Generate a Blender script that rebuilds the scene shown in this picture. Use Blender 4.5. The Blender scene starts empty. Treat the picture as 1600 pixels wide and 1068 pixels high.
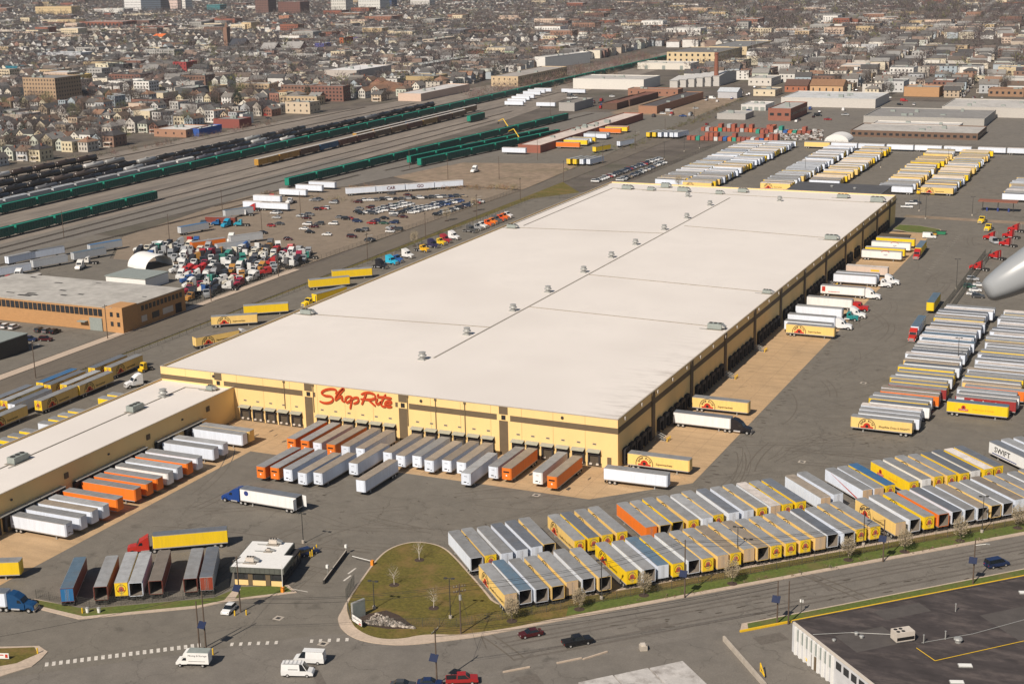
import bpy, math, random
from mathutils import Vector, Matrix
rnd = random.Random(7)
R = math.radians
SC = bpy.context.scene
COL = SC.collection
# ---------------------------------------------------------------- camera
CAMP = Vector((125.66, -329.11, 126.99))
FPX, YAW, PIT, ROL = 2316.83, 0.43826, 0.25957, -0.02245      # focal length in photo pixels, aim
_f = Vector((-math.sin(YAW)*math.cos(PIT), math.cos(YAW)*math.cos(PIT), -math.sin(PIT)))
_r = Vector((math.cos(YAW), math.sin(YAW), 0)); _u = _r.cross(_f)
_r2 = _r*math.cos(ROL)+_u*math.sin(ROL); _u2 = -_r*math.sin(ROL)+_u*math.cos(ROL)
cam = bpy.data.cameras.new('camera'); camo = bpy.data.objects.new('camera', cam); COL.objects.link(camo)
camo.matrix_world = Matrix(((_r2.x, _u2.x, -_f.x, CAMP.x), (_r2.y, _u2.y, -_f.y, CAMP.y), (_r2.z, _u2.z, -_f.z, CAMP.z), (0, 0, 0, 1)))
cam.sensor_width = 36; cam.lens = FPX/1600*36; cam.clip_start = 0.5; cam.clip_end = 20000
SC.camera = camo
# ---------------------------------------------------------------- sky, sun, exposure
SUN_EL, SUN_AZ = R(41.5), R(81.0)          # shadows run towards +Y, a little to +X
w = bpy.data.worlds.new('World'); SC.world = w; w.use_nodes = True
nt = w.node_tree; bg = nt.nodes['Background']
sky = nt.nodes.new('ShaderNodeTexSky'); sky.sky_type = 'NISHITA'; sky.sun_disc = False
sky.sun_elevation = SUN_EL; sky.sun_rotation = R(189); sky.air_density = 1.0; sky.dust_density = 1.0; sky.altitude = 120
nt.links.new(sky.outputs[0], bg.inputs[0]); bg.inputs[1].default_value = 0.052
sl = bpy.data.lights.new('sun', 'SUN'); sl.energy = 5.0; sl.angle = R(0.53); sl.color = (1.0, 0.90, 0.78)
so = bpy.data.objects.new('sun', sl); COL.objects.link(so)
so.rotation_euler = Vector((math.cos(SUN_AZ)*math.cos(SUN_EL), math.sin(SUN_AZ)*math.cos(SUN_EL), -math.sin(SUN_EL))).to_track_quat('-Z', 'Y').to_euler()
so.location = (0, -100, 300)
SC.view_settings.view_transform = 'Standard'; SC.view_settings.look = 'None'
SC.view_settings.exposure = 0.06; SC.view_settings.gamma = 1.0
try:
    SC.cycles.max_bounces = 5; SC.cycles.diffuse_bounces = 2; SC.cycles.glossy_bounces = 2; SC.cycles.transmission_bounces = 2
    SC.cycles.volume_bounces = 0; SC.cycles.use_denoising = True
except Exception: pass
# ---------------------------------------------------------------- helpers
def G(px, py, z=0.0):
    """ground (or height z) point of the place that stands at a photo pixel"""
    d = _f+_r2*((px-800)/FPX)-_u2*((py-534)/FPX)
    t = (z-CAMP.z)/d.z
    return CAMP+d*t
def PX(P):
    d = Vector(P)-CAMP; z = d.dot(_f)
    return 800+FPX*d.dot(_r2)/z, 534-FPX*d.dot(_u2)/z
class MB:
    def __init__(s): s.v = []; s.f = []; s.m = []; s.c = []
    def face(s, pts, m=0, c=None):
        n = len(s.v); s.v += [tuple(p) for p in pts]; s.f.append(tuple(range(n, n+len(pts)))); s.m.append(m); s.c.append(c)
    def box(s, x0, x1, y0, y1, z0, z1, m=0, skip='', T=None, c=None, mt=None):
        P = [(x0,y0,z0),(x1,y0,z0),(x1,y1,z0),(x0,y1,z0),(x0,y0,z1),(x1,y0,z1),(x1,y1,z1),(x0,y1,z1)]
        if T: P = [T(p) for p in P]
        n = len(s.v); s.v += P
        for k, q in (('b',(0,3,2,1)),('t',(4,5,6,7)),('y',(0,1,5,4)),('x',(1,2,6,5)),('Y',(2,3,7,6)),('X',(3,0,4,7))):
            if k in skip: continue
            s.f.append(tuple(n+i for i in q)); s.m.append(mt if (k == 't' and mt is not None) else m); s.c.append(c)
    def prism(s, pts, z0, z1, m=0, mt=None, bottom=False, c=None):
        n = len(pts)
        a = sum(pts[i][0]*pts[(i+1)%n][1]-pts[(i+1)%n][0]*pts[i][1] for i in range(n))
        if a < 0: pts = pts[::-1]
        b = len(s.v); s.v += [(p[0],p[1],z0) for p in pts]+[(p[0],p[1],z1) for p in pts]
        s.f.append(tuple(b+n+i for i in range(n))); s.m.append(m if mt is None else mt); s.c.append(c)
        if bottom: s.f.append(tuple(b+i for i in range(n-1,-1,-1))); s.m.append(m); s.c.append(c)
        if z1 != z0:
            for i in range(n):
                j = (i+1)%n; s.f.append((b+i,b+j,b+n+j,b+n+i)); s.m.append(m); s.c.append(c)
    def extr(s, prof, y0, y1, m=0, ms=None):
        """side profile (x,z) extruded across y"""
        n = len(prof); a = sum(prof[i][0]*prof[(i+1)%n][1]-prof[(i+1)%n][0]*prof[i][1] for i in range(n))
        if a < 0: prof = prof[::-1]
        b = len(s.v); s.v += [(p[0],y0,p[1]) for p in prof]+[(p[0],y1,p[1]) for p in prof]
        s.f.append(tuple(b+i for i in range(n))); s.m.append(m if ms is None else ms); s.c.append(None)
        s.f.append(tuple(b+n+i for i in range(n-1,-1,-1))); s.m.append(m if ms is None else ms); s.c.append(None)
        for i in range(n):
            j = (i+1)%n; s.f.append((b+j,b+i,b+n+i,b+n+j)); s.m.append(m); s.c.append(None)
    def cyl(s, p0, p1, r0, r1=None, n=8, m=0, cap=True, mc=None, c=None):
        p0 = Vector(p0); p1 = Vector(p1); r1 = r0 if r1 is None else r1
        d = (p1-p0).normalized(); a = d.cross(Vector((0,0,1)))
        if a.length < 1e-3: a = Vector((1,0,0))
        a.normalize(); e = d.cross(a)
        b = len(s.v)
        for P, r in ((p0,r0),(p1,r1)):
            for i in range(n):
                t = 2*math.pi*i/n; s.v.append(tuple(P+a*(r*math.cos(t))+e*(r*math.sin(t))))
        for i in range(n):
            j = (i+1)%n; s.f.append((b+i,b+j,b+n+j,b+n+i)); s.m.append(m); s.c.append(c)
        if cap:
            mc = m if mc is None else mc
            s.f.append(tuple(b+i for i in range(n-1,-1,-1))); s.m.append(mc); s.c.append(c)
            s.f.append(tuple(b+n+i for i in range(n))); s.m.append(mc); s.c.append(c)
    def lathe(s, prof, n=12, m=0, o=(0,0,0), c=None):
        b = len(s.v)
        for r, z in prof:
            for i in range(n):
                t = 2*math.pi*i/n; s.v.append((o[0]+r*math.cos(t), o[1]+r*math.sin(t), o[2]+z))
        for k in range(len(prof)-1):
            for i in range(n):
                j = (i+1)%n; s.f.append((b+k*n+i,b+k*n+j,b+(k+1)*n+j,b+(k+1)*n+i)); s.m.append(m); s.c.append(c)
        s.f.append(tuple(b+(len(prof)-1)*n+i for i in range(n))); s.m.append(m); s.c.append(c)
    def mesh(s, name, mats, smooth=False):
        me = bpy.data.meshes.new(name); me.from_pydata(s.v, [], s.f)
        if not isinstance(mats, (list, tuple)): mats = [mats]
        for m in mats: me.materials.append(m)
        me.polygons.foreach_set('material_index', s.m)
        if smooth: me.polygons.foreach_set('use_smooth', [True]*len(s.f))
        if any(c is not None for c in s.c):
            at = me.color_attributes.new('tint', 'FLOAT_COLOR', 'CORNER'); d = []
            for f, c in zip(s.f, s.c): d += list((c or (.5,.5,.5))[:3])+[1.0] if len(f) == 1 else (list((c or (.5,.5,.5))[:3])+[1.0])*len(f)
            at.data.foreach_set('color', d)
        me.update(); return me
    def build(s, name, mats, parent=None, loc=None, rz=0, smooth=False, **kw):
        return inst(name, s.mesh(name, mats, smooth), parent, loc, rz, **kw)
def inst(name, me, parent=None, loc=None, rz=0, color=None, label=None, cat=None, group=None, kind=None):
    o = bpy.data.objects.new(name, me); COL.objects.link(o)
    if parent is not None: o.parent = parent
    if loc is not None: o.location = loc
    if rz: o.rotation_euler = (0, 0, rz)
    if color is not None: o.color = (color[0], color[1], color[2], 1)
    tag(o, label, cat, group, kind); return o
def tag(o, label=None, cat=None, group=None, kind=None):
    if label: o['label'] = label
    if cat: o['category'] = cat
    if group: o['group'] = group
    if kind: o['kind'] = kind
    return o
def thing(name, label, cat, loc=(0,0,0), rz=0, group=None):
    return tag2(inst(name, None, None, loc, rz), label, cat, group)
def tag2(o, label, cat, group): o.empty_display_size = 0.5; return tag(o, label, cat, group)
ORD = lambda n: '%d%s' % (n, 'th' if 10 <= n % 100 <= 20 else {1:'st',2:'nd',3:'rd'}.get(n % 10, 'th'))
# ---------------------------------------------------------------- materials
def mat(name, col=(.5,.5,.5), rough=.7, var=.12, scale=1.0, metal=0.0, obj=False, tint=False, spec=.4, stretch=None, streak=0.0, bump=0.0, dirt=None, dscale=.15, damt=.5):
    m = bpy.data.materials.new(name); m.use_nodes = True; t = m.node_tree; N = t.nodes; L = t.links
    b = N['Principled BSDF']; b.inputs['Roughness'].default_value = rough; b.inputs['Metallic'].default_value = metal
    b.inputs['Specular IOR Level'].default_value = spec
    oi = N.new('ShaderNodeObjectInfo')
    if obj: src = oi.outputs['Color']
    elif tint:
        a = N.new('ShaderNodeAttribute'); a.attribute_name = 'tint'; src = a.outputs['Color']
    else:
        rg = N.new('ShaderNodeRGB'); rg.outputs[0].default_value = (*col, 1); src = rg.outputs[0]
    tc = N.new('ShaderNodeTexCoord'); mp = N.new('ShaderNodeMapping'); L.new(tc.outputs['Object'], mp.inputs[0])
    mu = N.new('ShaderNodeMath'); mu.operation = 'MULTIPLY'; mu.inputs[1].default_value = 97.0; L.new(oi.outputs['Random'], mu.inputs[0])
    cb = N.new('ShaderNodeCombineXYZ'); L.new(mu.outputs[0], cb.inputs[0]); L.new(mu.outputs[0], cb.inputs[1]); L.new(cb.outputs[0], mp.inputs[1])
    if stretch: mp.inputs[3].default_value = stretch
    nz = N.new('ShaderNodeTexNoise'); nz.inputs['Scale'].default_value = scale; nz.inputs['Detail'].default_value = 5; nz.inputs['Roughness'].default_value = .65
    L.new(mp.outputs[0], nz.inputs[0])
    mr = N.new('ShaderNodeMapRange'); mr.inputs[1].default_value = .3; mr.inputs[2].default_value = .7; mr.inputs[3].default_value = 1-var; mr.inputs[4].default_value = 1+var
    L.new(nz.outputs[0], mr.inputs[0])
    mx = N.new('ShaderNodeMix'); mx.data_type = 'RGBA'; mx.blend_type = 'MULTIPLY'; mx.inputs[0].default_value = 1
    L.new(src, mx.inputs[6]); L.new(mr.outputs[0], mx.inputs[7]); out = mx.outputs[2]
    if dirt is not None:
        n2 = N.new('ShaderNodeTexNoise'); n2.inputs['Scale'].default_value = dscale; n2.inputs['Detail'].default_value = 6; n2.inputs['Roughness'].default_value = .7
        L.new(mp.outputs[0], n2.inputs[0])
        r2 = N.new('ShaderNodeMapRange'); r2.inputs[1].default_value = .48; r2.inputs[2].default_value = .75; r2.inputs[3].default_value = 0; r2.inputs[4].default_value = damt
        L.new(n2.outputs[0], r2.inputs[0])
        m2 = N.new('ShaderNodeMix'); m2.data_type = 'RGBA'; L.new(r2.outputs[0], m2.inputs[0]); L.new(out, m2.inputs[6]); m2.inputs[7].default_value = (*dirt, 1); out = m2.outputs[2]
    L.new(out, b.inputs['Base Color'])
    if bump:
        bp = N.new('ShaderNodeBump'); bp.inputs['Strength'].default_value = bump; L.new(nz.outputs[0], bp.inputs['Height']); L.new(bp.outputs[0], b.inputs['Normal'])
    return m
def asphalt(name, col, patch, crack=.5, streak=(1,1,1), oil=.5):
    """worn pavement: broad patches, cracks, oil stains, fine grain"""
    m = mat(name, col, .92, .14, 3.0, dirt=patch, dscale=.035, damt=.75, spec=.2)
    t = m.node_tree; N = t.nodes; L = t.links; b = N['Principled BSDF']
    src = b.inputs['Base Color'].links[0].from_socket
    tc = N.new('ShaderNodeTexCoord'); mp = N.new('ShaderNodeMapping'); mp.inputs[3].default_value = streak; L.new(tc.outputs['Object'], mp.inputs[0])
    n1 = N.new('ShaderNodeTexNoise'); n1.inputs['Scale'].default_value = .22; n1.inputs['Detail'].default_value = 7; n1.inputs['Roughness'].default_value = .75; L.new(mp.outputs[0], n1.inputs[0])
    r1 = N.new('ShaderNodeMapRange'); r1.inputs[1].default_value = .25; r1.inputs[2].default_value = .75; r1.inputs[3].default_value = .8; r1.inputs[4].default_value = 1.18; L.new(n1.outputs[0], r1.inputs[0])
    x1 = N.new('ShaderNodeMix'); x1.data_type = 'RGBA'; x1.blend_type = 'MULTIPLY'; x1.inputs[0].default_value = 1; L.new(src, x1.inputs[6]); L.new(r1.outputs[0], x1.inputs[7])
    vo = N.new('ShaderNodeTexVoronoi'); vo.feature = 'DISTANCE_TO_EDGE'; vo.inputs['Scale'].default_value = .055
    wn = N.new('ShaderNodeTexNoise'); wn.inputs['Scale'].default_value = .3; wn.inputs['Detail'].default_value = 4; L.new(tc.outputs['Object'], wn.inputs[0])
    va = N.new('ShaderNodeVectorMath'); va.operation = 'MULTIPLY_ADD'; va.inputs[1].default_value = (7,7,0); L.new(wn.outputs['Color'], va.inputs[0]); L.new(tc.outputs['Object'], va.inputs[2]); L.new(va.outputs[0], vo.inputs[0])
    r2 = N.new('ShaderNodeMapRange'); r2.inputs[1].default_value = 0; r2.inputs[2].default_value = .009; r2.inputs[3].default_value = 1-crack*.55; r2.inputs[4].default_value = 1; L.new(vo.outputs['Distance'], r2.inputs[0])
    x2 = N.new('ShaderNodeMix'); x2.data_type = 'RGBA'; x2.blend_type = 'MULTIPLY'; x2.inputs[0].default_value = 1; L.new(x1.outputs[2], x2.inputs[6]); L.new(r2.outputs[0], x2.inputs[7])
    v2 = N.new('ShaderNodeTexVoronoi'); v2.inputs['Scale'].default_value = .11; L.new(va.outputs[0], v2.inputs[0])
    r3 = N.new('ShaderNodeMapRange'); r3.inputs[1].default_value = .05; r3.inputs[2].default_value = .16; r3.inputs[3].default_value = 1-oil*.5; r3.inputs[4].default_value = 1; L.new(v2.outputs['Distance'], r3.inputs[0])
    x3 = N.new('ShaderNodeMix'); x3.data_type = 'RGBA'; x3.blend_type = 'MULTIPLY'; x3.inputs[0].default_value = 1; L.new(x2.outputs[2], x3.inputs[6]); L.new(r3.outputs[0], x3.inputs[7])
    L.new(x3.outputs[2], b.inputs['Base Color']); return m
M = {}
M['yard'] = asphalt('yard_asphalt', (.176,.158,.132), (.150,.136,.116), .45)
M['street'] = asphalt('street_asphalt', (.186,.168,.145), (.150,.137,.122), .5, oil=.3)
M['side_road'] = asphalt('side_road_asphalt', (.15,.128,.103), (.185,.156,.12), .4, streak=(3,.25,1))
M['lot'] = asphalt('lot_asphalt', (.245,.195,.146), (.205,.165,.127), .5, oil=.25)
M['pad'] = asphalt('rail_pad', (.19,.172,.15), (.165,.15,.132), .3, oil=.15)
M['ballast'] = mat('ballast', (.235,.2,.166), .95, .35, .35, dirt=(.105,.092,.082), dscale=.03, damt=.8, stretch=(1.5,.12,1))
M['dirt'] = mat('dirt_ground', (.27,.2,.14), .95, .3, .2, dirt=(.14,.12,.07), dscale=.04, damt=.8)
M['town'] = mat('town_ground', (.12,.1,.082), .95, .4, .05, dirt=(.085,.085,.05), dscale=.02, damt=.9)
M['apron'] = asphalt('concrete_apron', (.49,.335,.19), (.39,.275,.165), .25, oil=.35, streak=(.5,1.6,1))
M['walk'] = mat('concrete_walk', (.50,.40,.31), .9, .14, 1.5, dirt=(.36,.29,.23), dscale=.3)
M['grass'] = mat('lawn_grass', (.118,.098,.017), .95, .38, 1.6, dirt=(.235,.14,.052), dscale=.13, damt=1.0)
M['verge'] = mat('verge_grass', (.095,.125,.022), .95, .3, 1.5, dirt=(.17,.125,.05), dscale=.16, damt=.9)
M['mulch'] = mat('mulch', (.06,.04,.03), .95, .3, 3)
M['paintw'] = mat('road_paint_white', (.6,.56,.5), .8, .3, 2)
M['paint'] = mat('vehicle_paint', obj=True, rough=.32, var=.05, scale=1.2, spec=.5)
M['side'] = mat('trailer_side', obj=True, rough=.5, var=.06, scale=.8, stretch=(2.5,1,.25), dirt=(.25,.22,.19), dscale=.5, damt=.14)
M['roofskin'] = mat('trailer_roof', obj=True, rough=.6, var=.14, scale=.6, dirt=(.16,.14,.12), dscale=.35, damt=.5)
M['rail'] = mat('aluminium_rail', (.46,.44,.42), .45, .1, 2, metal=.3)
M['rubber'] = mat('tyre_rubber', (.018,.017,.016), .85, .1, 3)
M['hub'] = mat('wheel_hub', (.55,.54,.52), .4, .1, 4, metal=.4)
M['chassis'] = mat('chassis_dark', (.03,.028,.027), .8, .2, 2)
M['inside'] = mat('trailer_inside', (.20,.17,.14), .9, .2, 1)
M['glass'] = mat('dark_glass', (.012,.016,.02), .12, .05, 1, spec=.7)
M['chrome'] = mat('bright_metal', (.62,.6,.58), .3, .05, 1, metal=.7)
M['black'] = mat('black_trim', (.015,.014,.014), .6, .1, 1)
M['print_black'] = mat('print_black', (.02,.016,.012), .6, .05, 1)
M['print_red'] = mat('print_red', (.50,.035,.015), .55, .05, 1)
M['print_white'] = mat('print_white', (.78,.77,.74), .55, .04, 1)
M['print_blue'] = mat('print_blue', (.03,.05,.2), .55, .04, 1)
M['print_orange'] = mat('print_orange', (.75,.25,.02), .55, .04, 1)
M['yellow'] = mat('safety_yellow', (.75,.47,.02), .55, .1, 2)
M['red'] = mat('red_lens', (.35,.01,.01), .3, .05, 1)
M['wall_y'] = mat('cream_yellow_panel', (.82,.575,.25), .85, .05, .25, stretch=(1,1,.3), dirt=(.72,.48,.2), dscale=.5, damt=.35)
M['band'] = mat('brown_grey_band', (.135,.098,.058), .85, .08, .6)
M['dark'] = mat('dark_dock', (.028,.026,.028), .8, .2, 1)
M['door_b'] = mat('dock_door', (.085,.066,.045), .75, .12, 1)
M['canopy'] = mat('canopy_metal', (.33,.33,.27), .55, .1, 1)
M['roof_w'] = mat('white_membrane', (.735,.685,.635), .85, .035, .12, dirt=(.61,.56,.515), dscale=.03, damt=.6)
def soot_streaks():
    k_m = M['roof_w']; k_t = k_m.node_tree; k_b = k_t.nodes['Principled BSDF']; k_s = k_b.inputs['Base Color'].links[0].from_socket      # soot streaks along the right eaves
    k_tc = k_t.nodes.new('ShaderNodeTexCoord'); k_sp = k_t.nodes.new('ShaderNodeSeparateXYZ'); k_t.links.new(k_tc.outputs['Object'], k_sp.inputs[0])
    k_mp = k_t.nodes.new('ShaderNodeMapping'); k_mp.inputs[3].default_value = (.09,.5,1); k_t.links.new(k_tc.outputs['Object'], k_mp.inputs[0]); k_n = k_t.nodes.new('ShaderNodeTexNoise'); k_n.inputs['Scale'].default_value = 1; k_n.inputs['Detail'].default_value = 7; k_n.inputs['Roughness'].default_value = .7; k_t.links.new(k_mp.outputs[0], k_n.inputs[0])
    def _mr(a, b, c, d):
        r = k_t.nodes.new('ShaderNodeMapRange'); r.inputs[1].default_value = a; r.inputs[2].default_value = b; r.inputs[3].default_value = c; r.inputs[4].default_value = d; return r
    k_r1 = _mr(-17,-1,0,1); k_t.links.new(k_sp.outputs[0], k_r1.inputs[0]); k_r2 = _mr(45,110,1,.12); k_t.links.new(k_sp.outputs[1], k_r2.inputs[0]); k_r3 = _mr(.48,.75,0,.7); k_t.links.new(k_n.outputs[0], k_r3.inputs[0])
    k_q = k_t.nodes.new('ShaderNodeMath'); k_q.operation = 'MULTIPLY'; k_t.links.new(k_r1.outputs[0], k_q.inputs[0]); k_t.links.new(k_r2.outputs[0], k_q.inputs[1]); k_q2 = k_t.nodes.new('ShaderNodeMath'); k_q2.operation = 'MULTIPLY'; k_t.links.new(k_q.outputs[0], k_q2.inputs[0]); k_t.links.new(k_r3.outputs[0], k_q2.inputs[1])
    k_x = k_t.nodes.new('ShaderNodeMix'); k_x.data_type = 'RGBA'; k_t.links.new(k_q2.outputs[0], k_x.inputs[0]); k_t.links.new(k_s, k_x.inputs[6]); k_x.inputs[7].default_value = (.25,.21,.18,1); k_t.links.new(k_x.outputs[2], k_b.inputs['Base Color'])
soot_streaks()
M['seam'] = mat('roof_seam', (.30,.27,.23), .85, .15, .6)
M['galv'] = mat('galvanised', (.42,.42,.40), .45, .12, 1.5, metal=.35)
M['hvac'] = mat('hvac_grey', (.27,.30,.28), .6, .12, 1.2)
M['hvac_l'] = mat('hvac_beige', (.58,.52,.45), .6, .08, 1.2)
M['concrete'] = mat('concrete', (.42,.37,.31), .9, .14, .8)
M['brick'] = mat('brick', (.25,.10,.065), .9, .2, 1.5)
M['sid'] = mat('siding', obj=True, rough=.85, var=.08, scale=.6, stretch=(1,1,3))
M['shing'] = mat('shingle', obj=True, rough=.92, var=.2, scale=.9)
M['flatroof'] = mat('flat_roof', obj=True, rough=.92, var=.16, scale=.25, dirt=(.16,.145,.13), dscale=.08, damt=.45)
M['pane'] = mat('window_pane', (.03,.032,.036), .2, .2, .3, spec=.6)
M['stuff'] = mat('tinted', tint=True, rough=.9, var=.12, scale=.3)
M['bark'] = mat('bark', (.105,.085,.07), .95, .2, 2)
M['twig'] = mat('bare_twigs', obj=True, rough=.95, var=.25, scale=.5)
M['pole'] = mat('wood_pole', (.105,.075,.055), .9, .2, 1)
M['steel'] = mat('dark_steel', (.05,.048,.045), .6, .1, 1)
M['wire'] = mat('fence_wire', (.07,.07,.06), .7, .1, 1)
M['steel_rail'] = mat('steel_rail', (.20,.16,.13), .5, .15, 1, metal=.3)
M['tie'] = mat('rail_tie', (.075,.06,.05), .95, .25, 1)
M['panel'] = mat('solar_panel', (.008,.017,.055), .55, .1, 2, spec=.15)
M['aircraft'] = mat('aircraft_grey', (.30,.315,.33), .35, .03, 1)
# ---------------------------------------------------------------- ground
def sheet(name, pts, z, m, kind='structure', parent=None, **kw):
    b = MB(); b.prism([tuple(p[:2]) for p in pts], z, z, 0); return b.build(name, M[m], parent, kind=kind, **kw)
def slab(name, pts, z0, z1, m, mt=None, kind='structure', **kw):
    b = MB(); b.prism([tuple(p[:2]) for p in pts], z0, z1, 0, 1 if mt else None); return b.build(name, [M[m]]+([M[mt]] if mt else []), kind=kind, **kw)
def st(s, t): k = 2**-.5; return ((s-t)*k, (s+t)*k)      # frame of the street: s along it, t across
def chaikin(P, n=2):
    for _ in range(n):
        Q = []
        for a, b in zip(P, P[1:]+P[:1]): Q += [(a[0]*.75+b[0]*.25, a[1]*.75+b[1]*.25), (a[0]*.25+b[0]*.75, a[1]*.25+b[1]*.75)]
        P = Q
    return P
rect = lambda x0, x1, y0, y1: [(x0,y0),(x1,y0),(x1,y1),(x0,y1)]
sheet('ground', rect(-9000, 5000, -1500, 12000), -.20, 'town')
# distribution yard
sheet('yard', [(-192,-150),(-70,-150),(-20,-108),st(-65,-71),st(160,-71),(190,60),(190,420),(70,632),(-160,632),(-160,420),(-190,372)], 0, 'yard')
sheet('street', [(-220,-300),(-130,-100),(-20,-96),st(-60,-72),st(190,-72),st(190,-135),(60,-300)], -.02, 'street')
sheet('south_path', [st(-80,-89.6),st(-15,-89.4),st(-15,-91.0),st(-80,-91.6)], -.012, 'pad')
# concrete aprons
sheet('front_apron', [(-115,-22),(1,-22),(20.4,-2.5),(0.2,0),(0,.1),(-115,.1)], .02, 'apron')
sheet('right_apron', [(0,0),(20.4,-2.5),(20.4,345),(25,345),(25,338),(0,338)], .024, 'apron')
sheet('left_dock_apron', [(-115.3,-140),(-95.3,-140),(-95.3,-22),(-97,-21.5),(-115.3,-21.5)], .016, 'apron')
q = MB()
for k in range(82): q.box(2.4,20.3,2.05+k*4.1,2.12+k*4.1,0,.001)
for x in (8.2,14.2): q.box(x,x+.07,1,336,0,.0013)
for k in range(28): q.box(-112+k*4.2,-111.93+k*4.2,-21.8,-.5,0,.0012)
for y in (-7,-14.5): q.box(-114,-1,y,y+.07,0,.0016)
q.build('slab_joints', mat('slab_joint',(.27,.19,.115),.95,.2,1), loc=(0,0,.034), kind='stuff', label='thin dark joints between the apron slabs', cat='joints')
# pavement of the street and lawns (kerb is a step)
PAVE = [(-21.6,-97.7),(-20.9,-100.3),(-19.8,-102),(-17.6,-104.6),(-13.8,-106.9),(-9.9,-107.6),(-4.8,-106.8),(-1,-104.9),(3.9,-101.2),(8.8,-97.3),(13.3,-92.5),st(-40,-74.4),st(165,-73.9),st(165,-64.5),st(-48,-66.2),(6.7,-84.1),(-.2,-77.1),(-6.6,-70.9),(-11.9,-65.7),(-17.5,-60.9),(-22,-59.8),(-26.2,-60.9),(-28.8,-65.9),(-28.2,-73.2),(-25.4,-84.7),(-23,-93.8)]
slab('pavement', chaikin(PAVE), -.05, .13, 'walk')
LAWN = [(-20.6,-97.4),(-17.2,-101.2),(-15.2,-103.2),(-11.3,-105.1),(-7.6,-105.4),(-4.2,-103.6),(-2.2,-101.2),(1,-99.4),(4.4,-98.6),(13,-91.7),st(-45,-73.2),st(165,-72.7),st(165,-66),st(-47,-67.0),(6.2,-84.5),(-.5,-77.4),(-6.9,-71.2),(-12.2,-66.0),(-17.6,-61.3),(-22,-60.2),(-25.9,-61.2),(-28.4,-66),(-27.8,-73.2),(-25.0,-84.7),(-22.6,-93.8)]
sheet('lawn', chaikin(LAWN), .138, 'grass')
sheet('verge', [st(-44,-73.2),st(165,-72.7),st(165,-68.5),st(-42,-69.5)], .142, 'verge')
slab('pavement_south', [st(-14,-89.4),st(160,-88.6),st(160,-92.3),st(-16,-92.3)], -.05, .11, 'walk')
sheet('verge_south', [st(-13,-89.8),st(160,-89),st(160,-92.0),st(-14,-92.0)], .118, 'verge')
slab('pavement_west', [(-83.6,-116.5),(-80.7,-119.9),(-68.4,-120.6),(-49.5,-107.3),(-45.6,-102.4),(-34.9,-93.4),(-38.5,-91),(-47,-96),(-49.1,-102.4),(-70.2,-116.6)], -.05, .13, 'walk')
sheet('verge_west', [(-83.0,-116.8),(-79.8,-118.9),(-68.4,-119.3),(-50,-106.3),(-46,-101.6),(-36,-93.4),(-39,-91.6),(-47.2,-95.5),(-49.3,-102.2),(-70.3,-116.4)], .138, 'verge')
sheet('path', [(-46.5,-102.6),(-44.8,-101.2),(-46.6,-96.4),(-48,-96.8)], .15, 'walk')
slab('traffic_island', [(-90,-139),(-74.2,-136),(-67.6,-132.9),(-64.3,-134.2),(-63.4,-137),(-62.9,-140),(-65.7,-145.5),(-80,-160),(-95,-150)], -.05, .13, 'walk')
sheet('island_grass', [(-90,-139.6),(-74,-136.7),(-68,-133.7),(-65.4,-135.6),(-66.5,-140.2),(-80,-154),(-92,-146)], .138, 'grass')
slab('yard_island', [(2,344),(10,338.6),(18.6,338.4),(24,344),(22,350),(12,356),(3,356)], -.05, .13, 'walk')
sheet('island_lawn', [(2.3,344.2),(10.1,338.9),(18.4,338.7),(23.6,344),(21.7,349.7),(12,355.6),(3,355.6)], .138, 'verge')
sheet('yard_cross_strip', [(1,376),(190,368),(190,375),(1,383)], .012, 'dirt')
# side road west of the warehouse, verges
sheet('side_road', [(-207,-250),(-192.5,-250),(-192.5,120),(-194.5,300),(-196,420),(-199,650),(-210,900),(-228,900),(-219,650),(-206,420),(-209,300),(-209,120)], -.05, 'side_road')
sheet('side_road_verge', [(-192.2,-250),(-187.5,-250),(-187.5,370),(-160,380),(-196.5,430),(-194,300),(-192,120)], -.03, 'grass')
sheet('side_pavement', [(-212.5,-250),(-207.4,-250),(-209.4,120),(-209.4,180),(-213.5,180)], -.04, 'walk')
sheet('car_lot', [(-213,172),(-209.4,300),(-207,395),(-270,402),(-345,352),(-330,215),(-300,172)], -.06, 'lot')
sheet('truck_yard', [(-213.6,-100),(-213.6,172),(-302,172),(-330,215),(-352,215),(-352,-100)], -.065, 'yard')
sheet('east_fields', [(-207,398),(-208,425),(-222,650),(-230,900),(-300,900),(-300,420),(-272,404)], -.07, 'dirt')
sheet('east_lot', [(-210,500),(-222,660),(-226,760),(-310,760),(-300,480)], -.055, 'yard')
sheet('industrial_lot', rect(-226,120,634,905), -.095, 'street')
# railway
sheet('ballast', [(-545,-200),(-352,-200),(-352,350),(-358,700),(-392,1000),(-415,1500),(-470,1500),(-505,900),(-535,600)], -.07, 'ballast')
sheet('rail_pad', [(-374,110),(-352,110),(-340,352),(-306,380),(-290,470),(-296,770),(-322,770),(-340,480),(-372,480)], -.05, 'pad')
sheet('rail_pad_north', [(-322,480),(-288,470),(-275,560),(-296,770),(-318,770)], -.045, 'pad')
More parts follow.
